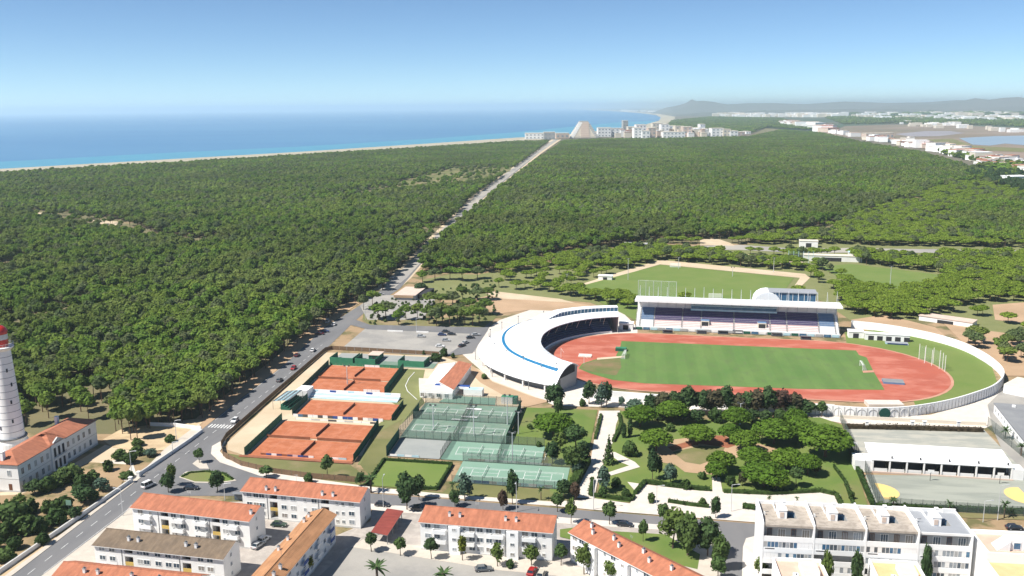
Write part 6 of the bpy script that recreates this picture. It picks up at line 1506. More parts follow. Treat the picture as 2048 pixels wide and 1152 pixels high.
# ---------------------------------------------------------------- park trees (foot of trunk in the photograph, crown radius in its pixels, height in metres)
T=[
('park_pine',1280,852,31,8,'umbrella pine at the top left corner of the park beside the white path'),
('park_pine',1312,900,31,7.6,'round umbrella pine left of the sandy playground, in front of the slim cypresses'),
('park_pine',1394,888,32,7.2,'umbrella pine standing over the top of the sandy playground'),
('park_pine',1345,842,30,8,'umbrella pine in the back row of the park, second from the path'),
('park_pine',1472,856,27,8,'compact umbrella pine against the dark trees behind the park'),
('park_pine',1459,884,21,7,'small umbrella pine touching a larger one right of the playground top'),
('park_pine',1488,902,28,7.5,'umbrella pine just right of the playground, below the small one'),
('park_pine',1548,886,40,8.5,'broad umbrella pine in the upper right of the park'),
('park_pine',1600,880,34,8,'umbrella pine between the broad one and the biggest one'),
('park_pine',1650,912,48,10.5,'biggest umbrella pine, at the right corner of the park beside the school fence'),
('park_pine',1442,942,27,6.8,'umbrella pine left of the centre in the lower park clump'),
('park_pine',1432,958,20,6,'low umbrella pine at the lower left of the clump'),
('park_pine',1506,934,30,6.8,'flat umbrella pine behind the front one in the lower clump'),
('park_pine',1528,972,42,7.6,'wide umbrella pine at the front of the lower park clump'),
('park_pine',1572,938,32,7,'umbrella pine at the back right of the lower clump'),
('park_pine',1615,948,25,7,'umbrella pine at the right end of the lower clump'),
('park_pine',1552,980,24,6,'small umbrella pine half hidden at the front right of the lower clump'),
('park_pine',1590,856,22,7.5,'small dark umbrella pine behind the broad one, near the stadium wall'),
('round_tree',1592,974,19,6,'single round tree on the open lawn at the lower right of the park'),
('park_pine',1107,872,38,8.5,'wide umbrella pine on the lawn left of the white park path'),
('round_tree',1152,898,28,8,'full green tree right of the wide pine by the path'),
('lime_tree',1120,905,20,7,'light green tree below the wide pine on the left lawn'),
('dark_tree',1105,928,18,7.5,'dark tree behind the corner of the pale green court'),
('big_tree',1145,945,26,8.5,'bushy green tree between the hard courts and the white path'),
('dark_tree',1165,928,20,7.5,'dark green tree at the path left of the tall conifer'),
('blue_tree',1153,950,14,5,'grey blue shrub like tree beside the courts hut'),
('dark_tree',1108,818,25,9.5,'dark tree before the near end of the curved stand'),
('dark_tree',1117,832,14,7,'lower dark tree in front of the one at the curved stand'),
('dark_tree',1178,808,18,9,'dark tree at the near tip of the curved stand, left of a pair'),
('blue_tree',1203,815,16,9.5,'bluish tree in front of the running track above the park path'),
('dark_tree',1213,812,17,9,'dark tree right above the head of the white park path'),
('shrub',1165,812,9,3,'small shrub by the white wall below the curved stand'),
('blue_tree',1243,812,9,3.5,'small grey tree right of the path head'),
('blue_tree',1272,824,12,5,'pale grey green tree at the left end of the dark row'),
('conifer',1217,928,13,10,'tall narrow conifer right of the white park path'),
('blue_tree',1208,985,17,8,'light bluish conifer at the lower end of the path'),
('cypress',1248,876,7,5.5,'left one of two slim dark cypresses'),
('cypress',1260,874,7,7,'right and taller one of two slim dark cypresses'),
('shrub',1260,912,20,5.2,'big rounded shrub tree below the two cypresses'),
('dark_tree',1305,960,16,9.5,'dark column shaped tree left of the playground'),
('dark_tree',1318,955,10,7,'slender dark tree leaning on the column shaped one'),
('blue_tree',1341,968,18,6.5,'dark bluish spreading tree in front of the playground'),
('dark_shrub',1372,978,15,3,'low dark shrub at the front hedge, left of the steps'),
('shrub',1405,958,11,2.5,'shrub left of the promenade steps'),
('dark_shrub',1460,972,14,3.5,'low dark bush right of the promenade steps'),
('brown_tree',1485,972,12,4.5,'brownish small tree between the steps and the wide pine'),
('shrub',1545,985,9,2.2,'small clipped bush at the front hedge right of the steps'),
('brown_tree',1632,952,11,5,'reddish brown small tree under the right end pine'),
('shrub',1385,815+55,9,3,'small bush on the lawn above the playground'),
('shrub',1340,862,12,3,'bush behind the playground pine'),
('dark_shrub',1232,975,13,3.2,'rounded bush inside the triangular hedge'),
('shrub',1205,994,13,3.0,'pale green bush at the lower corner of the triangular hedge'),
('dark_shrub',1252,997,13,3.2,'dark round bush at the right corner of the triangular hedge'),
('shrub',1303,1006,10,3.2,'yellow green bush alone on the pale promenade'),
('shrub',1405,1012,11,2.4,'bushy end of the hedge strip on the promenade'),
('dark_shrub',1702,998,8,2.6,'small bush on the lawn tip beside the school path'),
('shrub',1060,858,8,2,'left bush on the lawn beside the hard courts'),('shrub',1078,900-6,8,2,'lower bush on the lawn beside the hard courts'),
('dark_shrub',1075,836,7,1.6,'small dark bush near the top of the left lawn'),
]
for i,(px,top,c) in enumerate(((1271,798,'blue_tree'),(1302,788,'dark_tree'),(1326,782,'brown_tree'),(1350,781,'dark_tree'),(1376,770,'dark_tree'),(1404,778,'dark_tree'),(1427,777,'brown_tree'),(1451,770,'dark_tree'),(1474,785,'brown_tree'),(1492,782,'dark_tree'),(1511,778,'brown_tree'),(1535,771,'dark_tree'),(1562,779,'brown_tree'),(1588,785,'brown_tree'),(1610,798,'dark_tree'))):
    T.append((c,px,829,(25,22,27,23)[i%4],(829-top)*.18,('greyish','dark green','reddish brown')[('blue_tree','dark_tree','brown_tree').index(c)]+' tree in the screen before the track, number %s from the left'%('one','two','three','four','five','six','seven','eight','nine','ten','eleven','twelve','thirteen','fourteen','fifteen')[i]))
for i,(px,py) in enumerate(((1318,838),(1365,842),(1392,846),(1432,844),(1505,846),(1530,848),(1562,846),(1420,826),(1585,830),(1340,826))):
    T.append(('dark_tree' if i%3 else 'dark_shrub',px,py,20,5.0,'low dark growth filling the screen of trees behind the park'))
T+=[('street_tree',1643,834,13,6,'lone grey green tree before the arches of the stadium wall'),
# street
('dark_tree',337,985,17,6.2,'dark ovoid tree at the left tip of the traffic island'),('lime_tree',345,972,12,7,'light green narrow tree behind the left island tree'),
('dark_tree',435,984,19,6.6,'dark full tree at the right of the traffic island'),
('street_tree',399,926,12,5,'small tree on the little triangular island'),
('street_tree',532,956,17,3.8,'low round tree at the pavement left of the clay courts corner'),
('shrub',617,966,13,3.2,'low round bush on the verge below the clay courts'),
('round_tree',655,958,16,7.6,'lollipop tree before the nearest clay court'),
('dark_tree',722,972,14,4.2,'low dark tree at the verge by the lawn corner'),
('palm',742,985,20,6.6,'palm like tree left of the small hedged lawn'),
('dark_tree',814,1020,27,11,'tall dark tree across the small hedged lawn'),('dark_tree',838,1000,17,7.5,'lower dark tree right of the tall one by the hedged lawn'),
('blue_tree',930,1000,19,8,'blue green tree at the lower corner of the hard courts'),('palm',905,990,11,5,'small palm at the path beside the hedged lawn'),
('dark_tree',910,1014,15,5,'street tree at the kerb below the blue green one'),
('dark_tree',1025,1008,17,10,'tall dark egg shaped tree at the hard courts street side'),
('brown_tree',1006,1020,13,6,'brownish street tree left of the lamp post'),
('palm',1082,1000,11,5,'small palm at the street side of the hard courts'),
('dark_tree',1128,996,22,5.5,'dark spreading tree at the lower right corner of the hard courts'),('brown_tree',1150,1000,15,5.4,'purple brown tree at the end of the dark hedge'),
('street_tree',1115,1024,17,5.6,'round street tree before the hard courts corner'),('lime_tree',1142,1048,14,7.5,'light feathery tree at the kerb opposite the park path'),
('street_tree',1219,1050,17,6.8,'round street tree opposite the triangular hedge'),
('street_tree',1326,1052,16,6.4,'round street tree between the park and the big bushy trees'),
('dark_tree',1431,1037,14,6.2,'round street tree on the promenade right of the steps'),
('street_tree',1286,1084,12,6.2,'slim tree on the back lawn beside the slanting roof'),
('lime_tree',1345,1098,34,11,'huge yellow green tree behind the slanting orange roof'),('big_tree',1375,1112,36,11,'huge green tree in the middle of the bushy group'),
('dark_tree',1415,1112,33,10,'huge dark tree at the street corner'),('big_tree',1440,1140,22,8.5,'bushy tree at the bottom of the side street'),('street_tree',1436,1160,20,6,'lower tree by the side street cut by the picture edge'),
('lime_tree',1500+18,1150,14,4.4,'yellowish bush tree before the leftmost terraced house'),('dark_tree',1532,1146,13,4.5,'dark bush left of the low house with pinkish roof'),
('lime_tree',1652,1185,15,10.5,'left one of two trees before the second terraced house'),('dark_tree',1711,1185,15,10.5,'right one of two trees before the second terraced house'),
('dark_tree',1850,1180,13,11,'narrow tree before the grey roofed terraced house'),
# plaza row
('dark_round_tree',743,1104,17,5.2,'dark lollipop tree, leftmost in the plaza row below the red shelter roof'),
('round_tree',801,1112,15,5.0,'small lollipop tree, second in the plaza row'),
('dark_round_tree',863,1119,17,5.6,'darkest lollipop tree before the left end of the long block'),
('yellow_tree',925,1122,14,6.8,'yellow leaved narrow tree in the plaza row'),
('lime_tree',995,1134,17,6.4,'light green tree in the middle of the plaza row'),
('lime_tree',1063,1132,21,5.4,'wide airy green tree before the long block'),
('round_tree',1122,1132,17,5.8,'green tree at the gap between the long and the slanting block'),
('lime_tree',1168,1150,20,8,'tall airy tree before the slanting block'),('lime_tree',1222,1166,20,6,'airy tree at the bottom edge before the slanting block'),
('palm',755,1176,30,8,'palm at the bottom edge below the red shelter'),('palm',888,1184,27,7,'palm cut by the bottom edge, right of the other one'),
('yellow_tree',617,1150,15,5,'yellow green tree in the shade beside the ochre roofed block'),
('dark_shrub',1020,1136,12,2.2,'low dark bush at the plaza kerb'),
# school side
('palm',1786,1018,13,4,'small palm before the left yellow marking'),('palm',1898,1026,11,4.4,'small palm on the verge behind the grey roof terrace'),('palm',2008,1036,13,6,'taller palm on the verge near the right yellow marking'),
('palm',2010,878,14,5,'palm by the school building, left one'),('palm',2042,912,13,5,'palm by the school building at the right edge'),
('palm',1538,1008,7,3,'tiny palm on the promenade, left one'),('palm',1593,1010,7,3,'tiny palm on the promenade, right one'),
('shrub',1722,952,7,2.2,'bush at the corner between the two school courts'),
# club
('dark_shrub',872,722,18,3.6,'dark bushes behind the club house'),('dark_shrub',888,712,10,4,'darker bush beside the car park end of the club fence'),('shrub',969,758,8,2.4,'round bush on the sand below the curved stand'),('dark_shrub',848,709,6,2,'small bush at the back fence of the club'),('dark_shrub',906,716,6,2.4,'small brown bush by the club house roof'),
]
for q in T:
    if q[0]=='park_pine': q=(q[0],q[1],q[2]+2,q[3]*1.2,q[4]*.95,q[5])
    ptree(*q)
# lighthouse garden
for i,(px,py,r_,h,k) in enumerate(((30,1040,32,5.5,'shrub'),(55,1062,26,4.6,'shrub'),(10,1075,24,4.4,'dark_shrub'),(6,1035,20,4.2,'dark_shrub'),(78,1060,20,3.6,'dark_shrub'),(70,985,18,4,'dark_tree'),(95,980,18,4.4,'shrub'),(125,965,20,4.6,'shrub'),(146,957,20,4.6,'shrub'),(165,975,18,4,'dark_shrub'),(185,965,17,3.8,'shrub'),(168,1003,22,5,'dark_tree'),(130,1020,20,4,'dark_shrub'),(112,1045,20,4.4,'shrub'),(98,1020,16,3.4,'shrub'),(205,978,16,3.5,'blue_tree'),(188,995,12,2.6,'shrub'),(150,1035,14,3.2,'dark_tree'),(12,1118,20,3,'shrub'),(217,938,12,3.2,'dark_shrub'),(240,915,16,3.2,'shrub'),(260,922,15,3,'dark_shrub'),(275,905,16,2.6,'shrub'),(255,952,14,2,'shrub'),(300,908,14,2.2,'blue_tree'),(62,1022,16,3.8,'shrub'),(40,1010,14,3.4,'lime_tree'),(85,1085,14,2.8,'dark_shrub'),(-30,1060,30,5,'dark_shrub'),(-20,1100,24,4,'shrub'),(30,1095,16,3,'dark_shrub'),(340,880,12,2.2,'shrub'),(275,888,12,2.6,'shrub'))):
    gp='shrubs of the lighthouse garden'
    lab=('rounded shrub in the dense garden between the keepers building and the roadside wall' if py>930 else 'shrub on the open sandy yard beyond the shadow of the keepers building')
    if px==217: lab='single round clipped bush on the pale forecourt of the keepers building'; gp=None
    if py<=930: gp='shrubs of the sandy yard' if gp else None
    ptree(k,px,py+4,r_*1.25,h*1.15,lab,gp)
# tall sparse pines between the road and the curved stand
sp_=[(727,620,10,9),(745,612,14,9),(757,640,19,8.5),(772,635,18,9),(797,650,12,8),(812,640,12,8.5),(842,585,17,7),(835,640,13,9),(858,648,15,10),(873,652,17,10),(885,645,18,10.5),(900,652,15,10),(915,640,16,9),(930,650,15,9),(945,652,20,11),(958,648,19,10),(970,630,18,9),(880,615,17,8),(905,610,16,8),(925,600,14,8),(860,612,15,8),(955,600,16,8),(938,625,14,8),(975,600,15,7.5),(870,560,14,8),(900,560,14,9),(925,562,16,9),(955,558,15,8.5),(845,565,12,8),(745,575,18,8.5),(715,598,14,9),(765,580,14,7.5)]
for i,(px,py,r_,h) in enumerate(sp_):
    if (px,py)==(842,585): ptree('dark_tree',px,py,r_,6,'very dark round tree right beside the pinkish roofed building'); continue
    ptree('pine' if i%3 else 'grey_pine',px,py,r_*1.2,h*1.05,'tall thin trunked pine on bare sand between the main road and the curved stand','thin pines between the road and the curved stand')
# pines bordering the near edge of the wood by the yard
for i,(px,py,r_,h) in enumerate(((232,862,17,9),(245,868,18,10),(262,880,20,13),(275,878,18,12),(300,858,20,10),(318,852,20,9.5),(340,848,20,10),(365,845,18,9),(385,838,16,8.5))):
    ptree('pine',px,py,r_,h,'tall pine with bare trunk at the front of the wood facing the sandy yard','front row of pines at the sandy yard')
# ---------------------------------------------------------------- vehicles
for nm,c in (('car_white',(.75,.75,.74)),('car_red',(.35,.02,.02)),('car_maroon',(.10,.015,.02)),('car_dark',(.03,.032,.04)),('car_blue',(.03,.05,.15)),('car_silver',(.42,.43,.44)),('car_grey',(.14,.145,.15)),('car_green',(.03,.06,.04)),('car_beige',(.5,.46,.38))):
    m_=mk(nm,c,tuple(x*.93 for x in c),1,.3,spec=.6)
mk('tyre',(.02,.02,.02),None,1,.9); mk('car_glass',(.02,.03,.04),None,1,.1,spec=.7); mk('lamp_glass',(.7,.7,.65),None,1,.2); mk('lamp_red',(.4,.02,.02),None,1,.3)
CARM={}
def car_meshes(c,van=False):
    if (c,van) in CARM: return CARM[(c,van)]
    L_,Wd=4.3,1.72; hb=.85 if not van else .95; ht=1.42 if not van else 1.95
    b=MB(); 
    P_=[(-L_/2,.35),(-L_/2,.75),(-L_/2+.15,hb),(-L_/2+(.55 if not van else .15),hb+.02),(.9 if not van else 1.2,hb),(L_/2-.25,.72),(L_/2,.6),(L_/2,.32)]
    n_=len(P_); V=[(x,-Wd/2,z) for x,z in P_]+[(x,Wd/2,z) for x,z in P_]
    b.add(V,[tuple(range(n_)),tuple(range(2*n_-1,n_-1,-1))]+[(i,n_+i,n_+(i+1)%n_,(i+1)%n_) for i in range(n_)],c)
    # roof on pillars
    x0,x1,x2,x3=(-1.75,-1.35,.25,.95) if not van else (-2.05,-1.95,.7,1.3)
    cb=MB(); w2=Wd/2-.06; w3=Wd/2-.22
    V=[(x0,-w2,hb),(x3,-w2,hb),(x2,-w3,ht-.04),(x1,-w3,ht-.04),(x0,w2,hb),(x3,w2,hb),(x2,w3,ht-.04),(x1,w3,ht-.04)]
    cb.add(V,[(0,1,2,3),(7,6,5,4),(1,5,6,2),(0,3,7,4)],'car_glass')
    r=MB(); r.box(x1,x2,-w3,w3,ht-.04,ht+.02,c)
    for sx in (-1,1):
        for xa,xb in ((x0,x1),(x3,x2),((x0+x3)/2-.1,(x1+x2)/2-.1)): r.bar((xa,sx*w2,hb),(xb,sx*w3,ht),.05,c)
    wh=MB(); 
    n2=10; ring=[(.32*math.cos(2*math.pi*i/n2),.32*math.sin(2*math.pi*i/n2)) for i in range(n2)]
    wh.add([(x,-.1,z) for x,z in ring]+[(x,.1,z) for x,z in ring],[tuple(range(n2)),tuple(range(2*n2-1,n2-1,-1))]+[(i,n2+i,n2+(i+1)%n2,(i+1)%n2) for i in range(n2)],'tyre')
    hub=MB(); hub.add([(x*.55,-.11,z*.55) for x,z in ring]+[(x*.55,.11,z*.55) for x,z in ring],[tuple(range(n2)),tuple(range(2*n2-1,n2-1,-1))],'car_silver')
    hl=MB().box(-.04,.04,-.18,.18,-.07,.07,'lamp_glass'); tl=MB().box(-.04,.04,-.15,.15,-.09,.09,'lamp_red')
    CARM[(c,van)]=[q.mesh(nm) for q,nm in ((b,'body'),(cb,'window'),(r,'roof'),(wh,'wheel'),(hub,'rim'),(hl,'headlight'),(tl,'tail_light'))]
    return CARM[(c,van)]
def car(label,px,py,c,rz,van=False,z=.14,group=None,name=None):
    x,y=G(px,py,z); M=car_meshes(c,van); o=thing(name or ('parked_van' if van else 'car'),label,'van' if van else 'car',(x,y,z),rz,group)
    part('body',M[0],o); part('window',M[1],o); part('roof',M[2],o)
    for sx in (-1.3,1.32):
        for sy in (-.8,.8): w_=part('wheel',M[3],o,(sx,sy,.32)); part('rim',M[4],w_)
    for sy in (-.62,.62): part('headlight',M[5],o,(2.13,sy,.62)); part('tail_light',M[6],o,(-2.15,sy,.66))
    return o
RD=R(93)
car('dark red car driving on the main road alongside the far clay courts',587,738,'car_red',RD-math.pi)
car('dark grey car driving on the main road, below the dark red one',559,762,'car_grey',RD)
car('white car on the main road level with the green practice walls',626,702,'car_white',RD)
car('white car on the main road just before the zebra crossing',470,843,'car_white',RD-math.pi)
car('white van at the kerb beside the left tip of the traffic island',297,973,'car_white',R(70),van=True)
car('maroon car parked under the trees at the left verge of the main road',594,712,'car_maroon',RD)
car('white car parked at the left verge, nearer one of two before the junction',668,650,'car_white',R(100))
car('white van parked at the left verge at the edge of the wood',655,645,'car_white',R(100),van=True)
car('dark blue car parked on the verge below the white ones',650,664,'car_blue',R(10))
car('dark maroon car parked beside the dark blue one on the verge',640,669,'car_maroon',R(10))
for l,px,py,c,a in (('blue car at the left of the dark group in the car park',884,671,'car_blue',5),('dark car at the back of the dark group in the car park',892,665,'car_dark',0),('dark car at the right of the dark group in the car park',903,670,'car_dark',5),('silver car alone in the middle of the car park',842,674,'car_silver',0),('silver car below the dark group in the car park',892,682,'car_silver',0),('white car in the lower right of the car park',880,694,'car_white',5),('dark car in the upper pair along the car park edge',941,677,'car_dark',20),('grey car in the upper pair along the car park edge',952,671,'car_silver',20),('dark car in the lower pair along the car park edge',924,693,'car_dark',60),('grey car in the lower pair along the car park edge',931,687,'car_silver',60),
 ('white car at the roadside restaurant lay by, left',746,586,'car_white',20),('silver car at the roadside restaurant lay by, right',762,590,'car_silver',20),('pale car further up the road beside the lay by',785,556,'car_white',80),('dark car at the roadside under the trees above the lay by',768,574,'car_dark',80),
 ('grey car parked on the plaza at the bottom edge',967,1141,'car_grey',15),('red car parked on the plaza under the airy tree',1064,1146,'car_red',80),('beige car parked beside the red one at the bottom edge',1083,1152,'car_beige',80),
 ('dark green car parked between the white blocks on the left',558,1052,'car_green',0),('white car in the shade beside the orange roofed block',528,1082,'car_white',75),('silver car in the shade below the white one on the left',517,1093,'car_silver',75),
 ('black car in the street behind the corner villa',2028,1058,'car_dark',5),('dark car in the shade of the street tree by the long block',838,1020,'car_dark',-3),('dark car at the kerb below the hedged lawn',765,1012,'car_dark',-3),('black car at the kerb of the side street near the slanting roof',1250,1052,'car_dark',-3),('dark car parked in the shade on the traffic island road',383,978,'car_dark',5),('pale car on the far stretch of the straight road',912,447,'car_white',97),('silver car on the dirt road behind the training pitch',1350,494,'car_silver',0)):
    car(l,px,py,c,R(a))
# ---------------------------------------------------------------- street lamps
def lamp(label,px,py,h=8,rz=0,arm=1.6):
    x,y=G(px,py); o=thing('street_lamp',label,'street lamp',(x,y,.1),rz,'street lamps'); o.pop('group',None)
    part('pole',MB().bar((0,0,-.2),(0,0,h),(.12,.07),'metal_pale',6),o); part('arm',MB().bar((0,0,h),(arm,0,h+.3),.05,'metal_pale'),o); part('lamp_head',MB().box(arm-.1,arm+.6,-.14,.14,h+.2,h+.36,'metal_pale'),o)
for q in (('street lamp on the left pavement beside the driveway of the lighthouse yard',264,952,8,0),('street lamp on the left pavement near the zebra crossing',353,880,7,0),('street lamp on the right pavement between the road and the brown roofed block',246,1032,8,math.pi),('street lamp behind the red shelter roof',767,1016,9,1.57),('white street lamp before the long orange roofed block',1033,1024,9,-1.57),('street lamp at the foot of the white park path',1187,1020,9,0),('street lamp on the promenade left of the hedge strip',1313,1012,6,0),('street lamp on the promenade right of the round tree',1462,1024,8,0),('street lamp at the bus stop behind the left blocks',450,1000,5,0),('street lamp by the roadside restaurant',731,640,8,0),('street lamp at the near corner of the car park',833,664,7,0),('street lamp at the corner of the lower school court',1995,1040,10,0),('street lamp at the right front of the terraced houses street',1966,1044,6,0),('short lamp on the yard wall by the zebra crossing',346,908,4,0)): lamp(*q)
# bus shelter behind the left block
x,y=G(476,1004); o=thing('bus_shelter','dark glass bus shelter between the two orange roofed blocks','shelter',(x,y,.1)); part('panel',MB().box(-1.5,1.5,1,1.06,0,2.4,'glass'),o); part('roof',MB().box(-1.7,1.7,-.3,1.2,2.4,2.5,'metal_grey'),o)
for sx in (-1.5,1.45): part('post',MB().box(sx,sx+.06,-.2,-.14,0,2.4,'metal_grey'),o)
# clothes line / rubbish bins on the plaza
for i,(px,py,l) in enumerate(((905,1098,'dark green rubbish bin against the wall of the long block'),(1032,1104,'green rubbish bin at the doorway of the long block'))):
    x,y=G(px,py); o=thing('rubbish_bin',l,'bin',(x,y,.1)); part('body',MB().box(-.6,.6,-.45,.45,.1,1.15,'green_windscreen'),o); part('lid',MB().box(-.65,.65,-.5,.5,1.15,1.25,'green_screen_light'),o)
x,y=G(955,690)
# floodlight by hard courts
for px,py,h,l in ((948,873,11,'slim floodlight mast in the middle of the green hard courts'),(1015,850,11,'slim floodlight mast at the right of the green hard courts'),(1025,925,10,'slim floodlight mast between the pale green courts'),(867,860,9,'slim floodlight mast at the left of the green hard courts'),(695,770,8,'slim floodlight mast by the far clay courts'),(1037,868,8,'white mast at the left lawn edge beside the courts'),(1480,850,8,'white mast among the dark trees behind the park')):
    x,y=G(px,py); mast(l,x,y,h)
# ---------------------------------------------------------------- the resort at the far end of the wood
def far_block(name,label,x0,x1,yt,yb,wall='plaster',roof='plaster_cream',depth=60,group=None,win=True,cat='building',rows=3,D=None):
    a=G(x0,yb,0); b=G(x1,yb,0); c=((a[0]+b[0])/2,(a[1]+b[1])/2); w=math.hypot(b[0]-a[0],b[1]-a[1]); d=depth_of(*c)[1]
    h=(yb-yt)*d/FPX; o=thing(name,label,cat,(c[0],c[1],0),YAW,group)
    part('wall',MB().box(-w/2,w/2,0,depth,0,h,wall),o); part('roof',MB().box(-w/2-.6,w/2+.6,-.6,depth+.6,h,h+.9,roof),o)
    if win:
        n_=max(2,int(w/12)); fl=max(1,int(h/9))
        me=MB().box(-w/n_*.22,w/n_*.22,-.5,-.1,0,h/fl*.34,'glass_pale').mesh('window')
        for i in range(n_):
            for f in range(fl): part('window',me,o,(-w/2+w*(i+.5)/n_,0,h*(f+.3)/fl))
    return o
RS=[(1051,1088,267,277,'plaster','white block with dark openings at the left end of the resort'),(1088,1110,265,278,'plaster_grey','grey block beside the leftmost white one'),(1112,1138,267,276,'plaster_pink','low pinkish building where the straight road ends'),(1196,1222,256,273,'plaster','white apartment building just right of the pyramid shaped hotel'),(1222,1247,257,272,'plaster','white building behind the left tower'),(1246,1256,242,268,'plaster_grey','slim tower rising left of the resort centre'),(1256,1270,254,270,'plaster_cream','building at the foot of the slim tower'),(1268,1284,256,276,'plaster','tall white slab before the resort centre'),(1272,1292,250,272,'plaster','white block behind the tall slab'),(1296,1312,256,275,'plaster_pink','pinkish block with a shaded right side'),(1284,1300,262,276,'plaster','small white block left of the pinkish one'),(1305,1325,247,268,'plaster_cream','stepped cream building in the resort centre'),(1322,1338,249,272,'plaster','white block with two dark windows'),(1338,1352,252,270,'plaster','narrow white block right of the centre'),(1350,1368,253,272,'plaster_cream','pale block in the right half of the resort'),(1366,1384,254,273,'plaster_pink','pink tinted block in the right half'),(1382,1400,256,272,'plaster','white block near the domed tower'),(1400,1410,249,270,'plaster','white tower with a small dome at the right of the resort'),(1326,1370,264,275,'plaster','long low white row before the right half'),(1408,1416,258,272,'plaster','white annex right of the domed tower'),(1423,1448,257,272,'plaster','white block separated by trees, left one'),(1446,1462,259,272,'plaster_cream','pale block separated by trees, middle one'),(1460,1476,262,272,'plaster','low white block separated by trees'),(1474,1490,264,270,'plaster_pink','low pink block at the right end of the resort'),(1492,1502,263,267,'plaster','tiny white house beyond the right end of the resort')]
for i,(x0,x1,yt,yb,w_,l) in enumerate(RS): far_block('resort_building',l,x0,x1,yt,yb+1,'plaster_pure' if w_=='plaster' else w_,'plaster_cream',50)
for i in range(26):
    random.seed(100+i); x=1225+random.random()*185; yb=272+random.random()*4; far_block('resort_house','small white house in front of the larger resort buildings',x,x+6+random.random()*8,yb-8-random.random()*7,yb,random.choice(('plaster','plaster','plaster_cream','plaster_pink')),random.choice(('plaster_cream','red_ground','plaster')),26,'small houses of the resort',win=False)
# pyramid shaped hotel: stepped storeys
a=G(1141,278);b=G(1198,278); c=G(1169,276); d=depth_of(*c)[1]; wf=57*d/FPX; hf=31*d/FPX
o=thing('pyramid_hotel','large beige pyramid shaped hotel rising over the resort','building',(c[0],c[1],0),YAW)
for i in range(9):
    t_=i/9; wl=-wf*.5+wf*.36*t_; wr=wf*.5-wf*.34*t_
    part('storey',MB().box(wl,wr,8*t_*6,70,hf*t_,hf*(t_+1/9),'plaster_cream'),o)
    part('storey_front',MB().box(-wf*.12,wf*.18,8*t_*6-3,8*t_*6-.2,hf*t_,hf*(t_+1/9)-.8,'plaster_pink'),o)
    if i<8: part('shaded_flank',MB().box(wr-.5-wf*.1,wr+.4,8*t_*6-1,70.3,hf*t_,hf*(t_+1/9)-.5,'plaster_grey'),o)  # grey colour puts the shade into this side of the hotel
for i in range(9):
    t_=i/9; wl=-wf*.5+wf*.36*t_; part('terrace',MB().box(wl-1,wl+wf*.13,8*t_*6-4,8*t_*6-.1,hf*t_,hf*(t_+1/9)-1,'plaster_pure'),o)
part('roof',MB().box(-wf*.14,wf*.16,46,70,hf,hf+4,'plaster_grey'),o)
# ---------------------------------------------------------------- white town along the right edge of the wood
TL=[(1500,244,1.2),(1560,248,2),(1600,251,4),(1640,262,3),(1690,268,3),(1740,276,4),(1800,288,7),(1850,298,8),(1900,310,9),(1950,322,9),(2000,333,12),(2048,345,13)]
random.seed(42); cnt=0
g=np.random.default_rng(77)
def house(x,y,w,d,h,rz,wall,roof,label,group):
    global cnt
    o=thing('town_house',label,'house',(x,y,0),rz,group); part('wall',HW[(wall)],o).scale=(w,d,h); r=part('roof',HR[roof],o,(0,0,h)); r.scale=(w+.8,d+.8,.6)
    cnt+=1
HW={w_:MB().box(-.5,.5,-.5,.5,0,1,w_).mesh('wall') for w_ in ('plaster_pure','plaster','plaster_cream','plaster_pink')}
HR={w_:MB().box(-.5,.5,-.5,.5,0,1,w_).mesh('roof') for w_ in ('plaster_pure','plaster_cream','red_ground','plaster_pink','roof_beige')}
def town(x0,y0,x1,y1,spread,n_,smin,smax,label,group,hmin=6,hmax=14,colr=.2):
    for i in range(n_):
        t_=g.random(); px=x0+(x1-x0)*t_; py=y0+(y1-y0)*t_+g.uniform(-.5,.5)*spread
        x,y=G(px,py); w=g.uniform(smin,smax)
        wall=('plaster_pure','plaster','plaster_cream','plaster_pink')[int(g.choice(4,p=(.5,.25,.15,.1)))]
        roof='red_ground' if g.random()<colr else ('plaster_pure','plaster_cream','plaster_pink','roof_beige')[int(g.integers(4))]
        house(x,y,w,g.uniform(.6,1.2)*w,g.uniform(hmin,hmax),YAW+g.uniform(-.5,.5),wall,roof,label,group)
town(1955,326,2075,352,15,110,9,20,'white house in the dense town corner at the right edge of the picture','houses at the right edge',6,14,.3)
town(1800,286,1965,320,7,55,14,34,'white house in the strip where the wood meets the salt marsh','houses between wood and salt marsh',8,20,.15)
town(1735,278,1810,290,3,14,20,40,'white house in the thin strip left of the long orange roofed halls','houses left of the marsh halls',8,16,.3)
town(1560,247,1660,264,4,34,30,70,'pale block in the far town beyond the right end of the wood','blocks of the far town',16,30,.5)
town(1660,265,1720,275,3,10,20,44,'small pale house at the far tip of the marsh','houses at the far tip of the marsh',8,16,.3)
town(1900,305,2048,325,10,22,10,24,'low pale shed on the marsh side of the town','sheds on the marsh side',4,8,.2)
house(*G(2030,368),30,22,11,.3,'plaster_pure','plaster_pure','large white house standing clear among trees at the right edge',None)
house(*G(2048,378),22,22,8,.3,'plaster_pure','plaster_pure','white house at the right edge just below the large one',None)
far_block('hall','long hall with pale roof and dark windows at the edge of the salt marsh',1730,1790,267,276,'plaster_pink','plaster_cream',40)
far_block('apartment_tower','pinkish cube tower on the marsh side of the town',1927,1942,294,307,'plaster_pink','plaster',24)
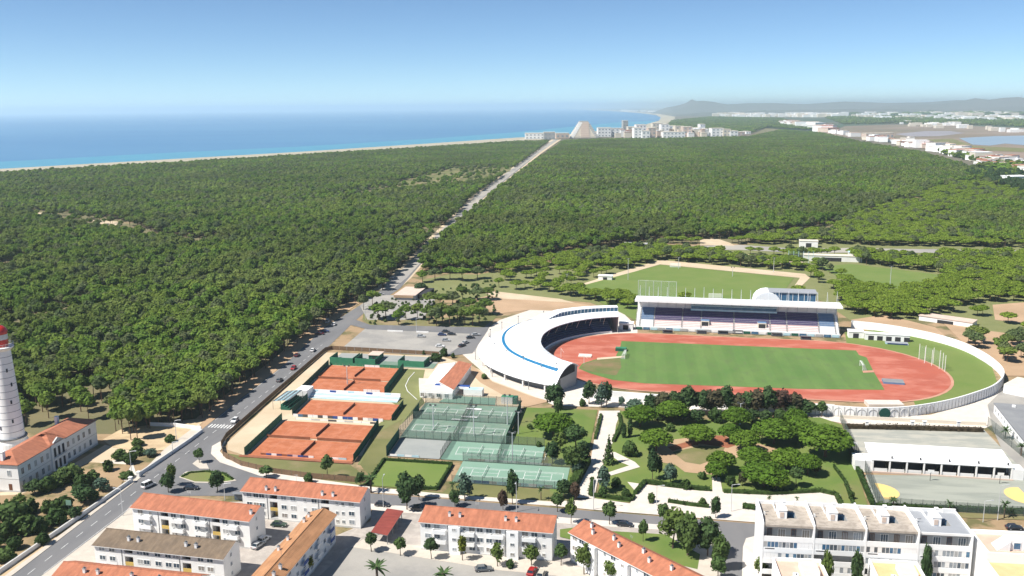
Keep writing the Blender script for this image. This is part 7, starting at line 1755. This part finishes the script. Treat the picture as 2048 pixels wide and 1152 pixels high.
# far-off towns: nobody could count these
def specks(name,label,strips,seed):
    g=np.random.default_rng(seed); s=MB()
    for (x0,y0,x1,y1,sp_,n_,w0,w1,h0,h1) in strips:
        for i in range(n_):
            t_=g.random(); x,y=G(x0+(x1-x0)*t_,y0+(y1-y0)*t_+g.uniform(-.5,.5)*sp_); w=g.uniform(w0,w1); s.box(x-w/2,x+w/2,y-w/2,y+w/2,-1,g.uniform(h0,h1),('plaster_pure','plaster','plaster_cream')[int(g.integers(3))],'plaster_pink' if g.random()<.35 else None)
    tag(part(name,s),label,'town',kind='stuff')
specks('distant_town','scattered white specks of far off towns below the hills',[(1370,224,1640,223,3,170,40,110,14,40),(1430,232,1690,233,3,150,36,90,12,36),(1640,226,2048,228,8,130,40,100,12,30),(1700,233,2048,240,8,90,30,70,10,26),(1380,219,2048,221,3,120,70,160,14,34),(1240,222,1330,224,2,40,50,120,12,24),(1800,248,2048,262,8,26,16,40,8,16),(1850,252,1915,248,3,18,20,50,8,16)],5)
# tree belts on the far plain
FT=[crown(round_lobes(90,7,0,10),50,2.6,'leaf_forest',5,core=.9).mesh('far_tree')]
def belt(poly,sp_,seed,sc): return scatter(poly,sp_,seed)
q=np.concatenate([scatter([(1650,236),(1760,233),(1900,233),(2048,238),(2200,245),(2200,262),(2048,254),(1900,248),(1780,247),(1690,249)],34,31),scatter([(1960,345),(2048,352),(2048,338),(1990,334)],14,33),scatter([(1860,300),(1960,322),(2040,340),(1960,326),(1880,305)],16,34)])
instancer('plain_trees',FT,q,1.3,2.2,30,'dark tree belts on the plain beyond the town',hs=(.5,.8),cat='trees')
g3=scatter([(1380,216),(2200,214),(2200,232),(1700,230),(1500,226),(1380,222)],120,35,keep=.6)
instancer('far_plain_trees',FT,g3,4,9,32,'dark patches of trees on the farthest plain under the hills',hs=(.25,.4),cat='trees')
# dark broadleaf trees around the town corner
q=scatter([(1930,352),(1975,342),(2048,352),(2300,372),(2300,400),(2048,392),(1990,372)],8,36,keep=.6)
instancer('town_edge_trees',KIND['dark_tree'][0],q,1.2,1.9,37,'dark leafy trees between the town corner and the low wood',hs=(.8,1.1),cat='trees')
# dry scrub on the sandy ground
q=scatter([(735,650),(740,605),(985,560),(1000,600),(985,640)],4.2,38,keep=.55)
instancer('dry_scrub',KIND['shrub'][0],q,.35,.8,39,'low dry scrub on the sand between road and stadium',cat='scrub')
# ---------------------------------------------------------------- air
m=bpy.data.materials.new('haze'); m.use_nodes=True; n=m.node_tree.nodes; l=m.node_tree.links
for q in list(n):
    if q.type=='BSDF_PRINCIPLED': n.remove(q)
pv=n.new('ShaderNodeVolumePrincipled'); pv.inputs['Color'].default_value=(.70,.88,.98,1); pv.inputs["Density"].default_value=7.2e-5; pv.inputs['Anisotropy'].default_value=.2
l.new(pv.outputs[0],n['Material Output'].inputs['Volume']); MATS['haze']=m
me=MB(); me.box(-95000,95000,-25000,155000,-6,240,'haze')
o=part('haze',me); o['kind']='stuff'
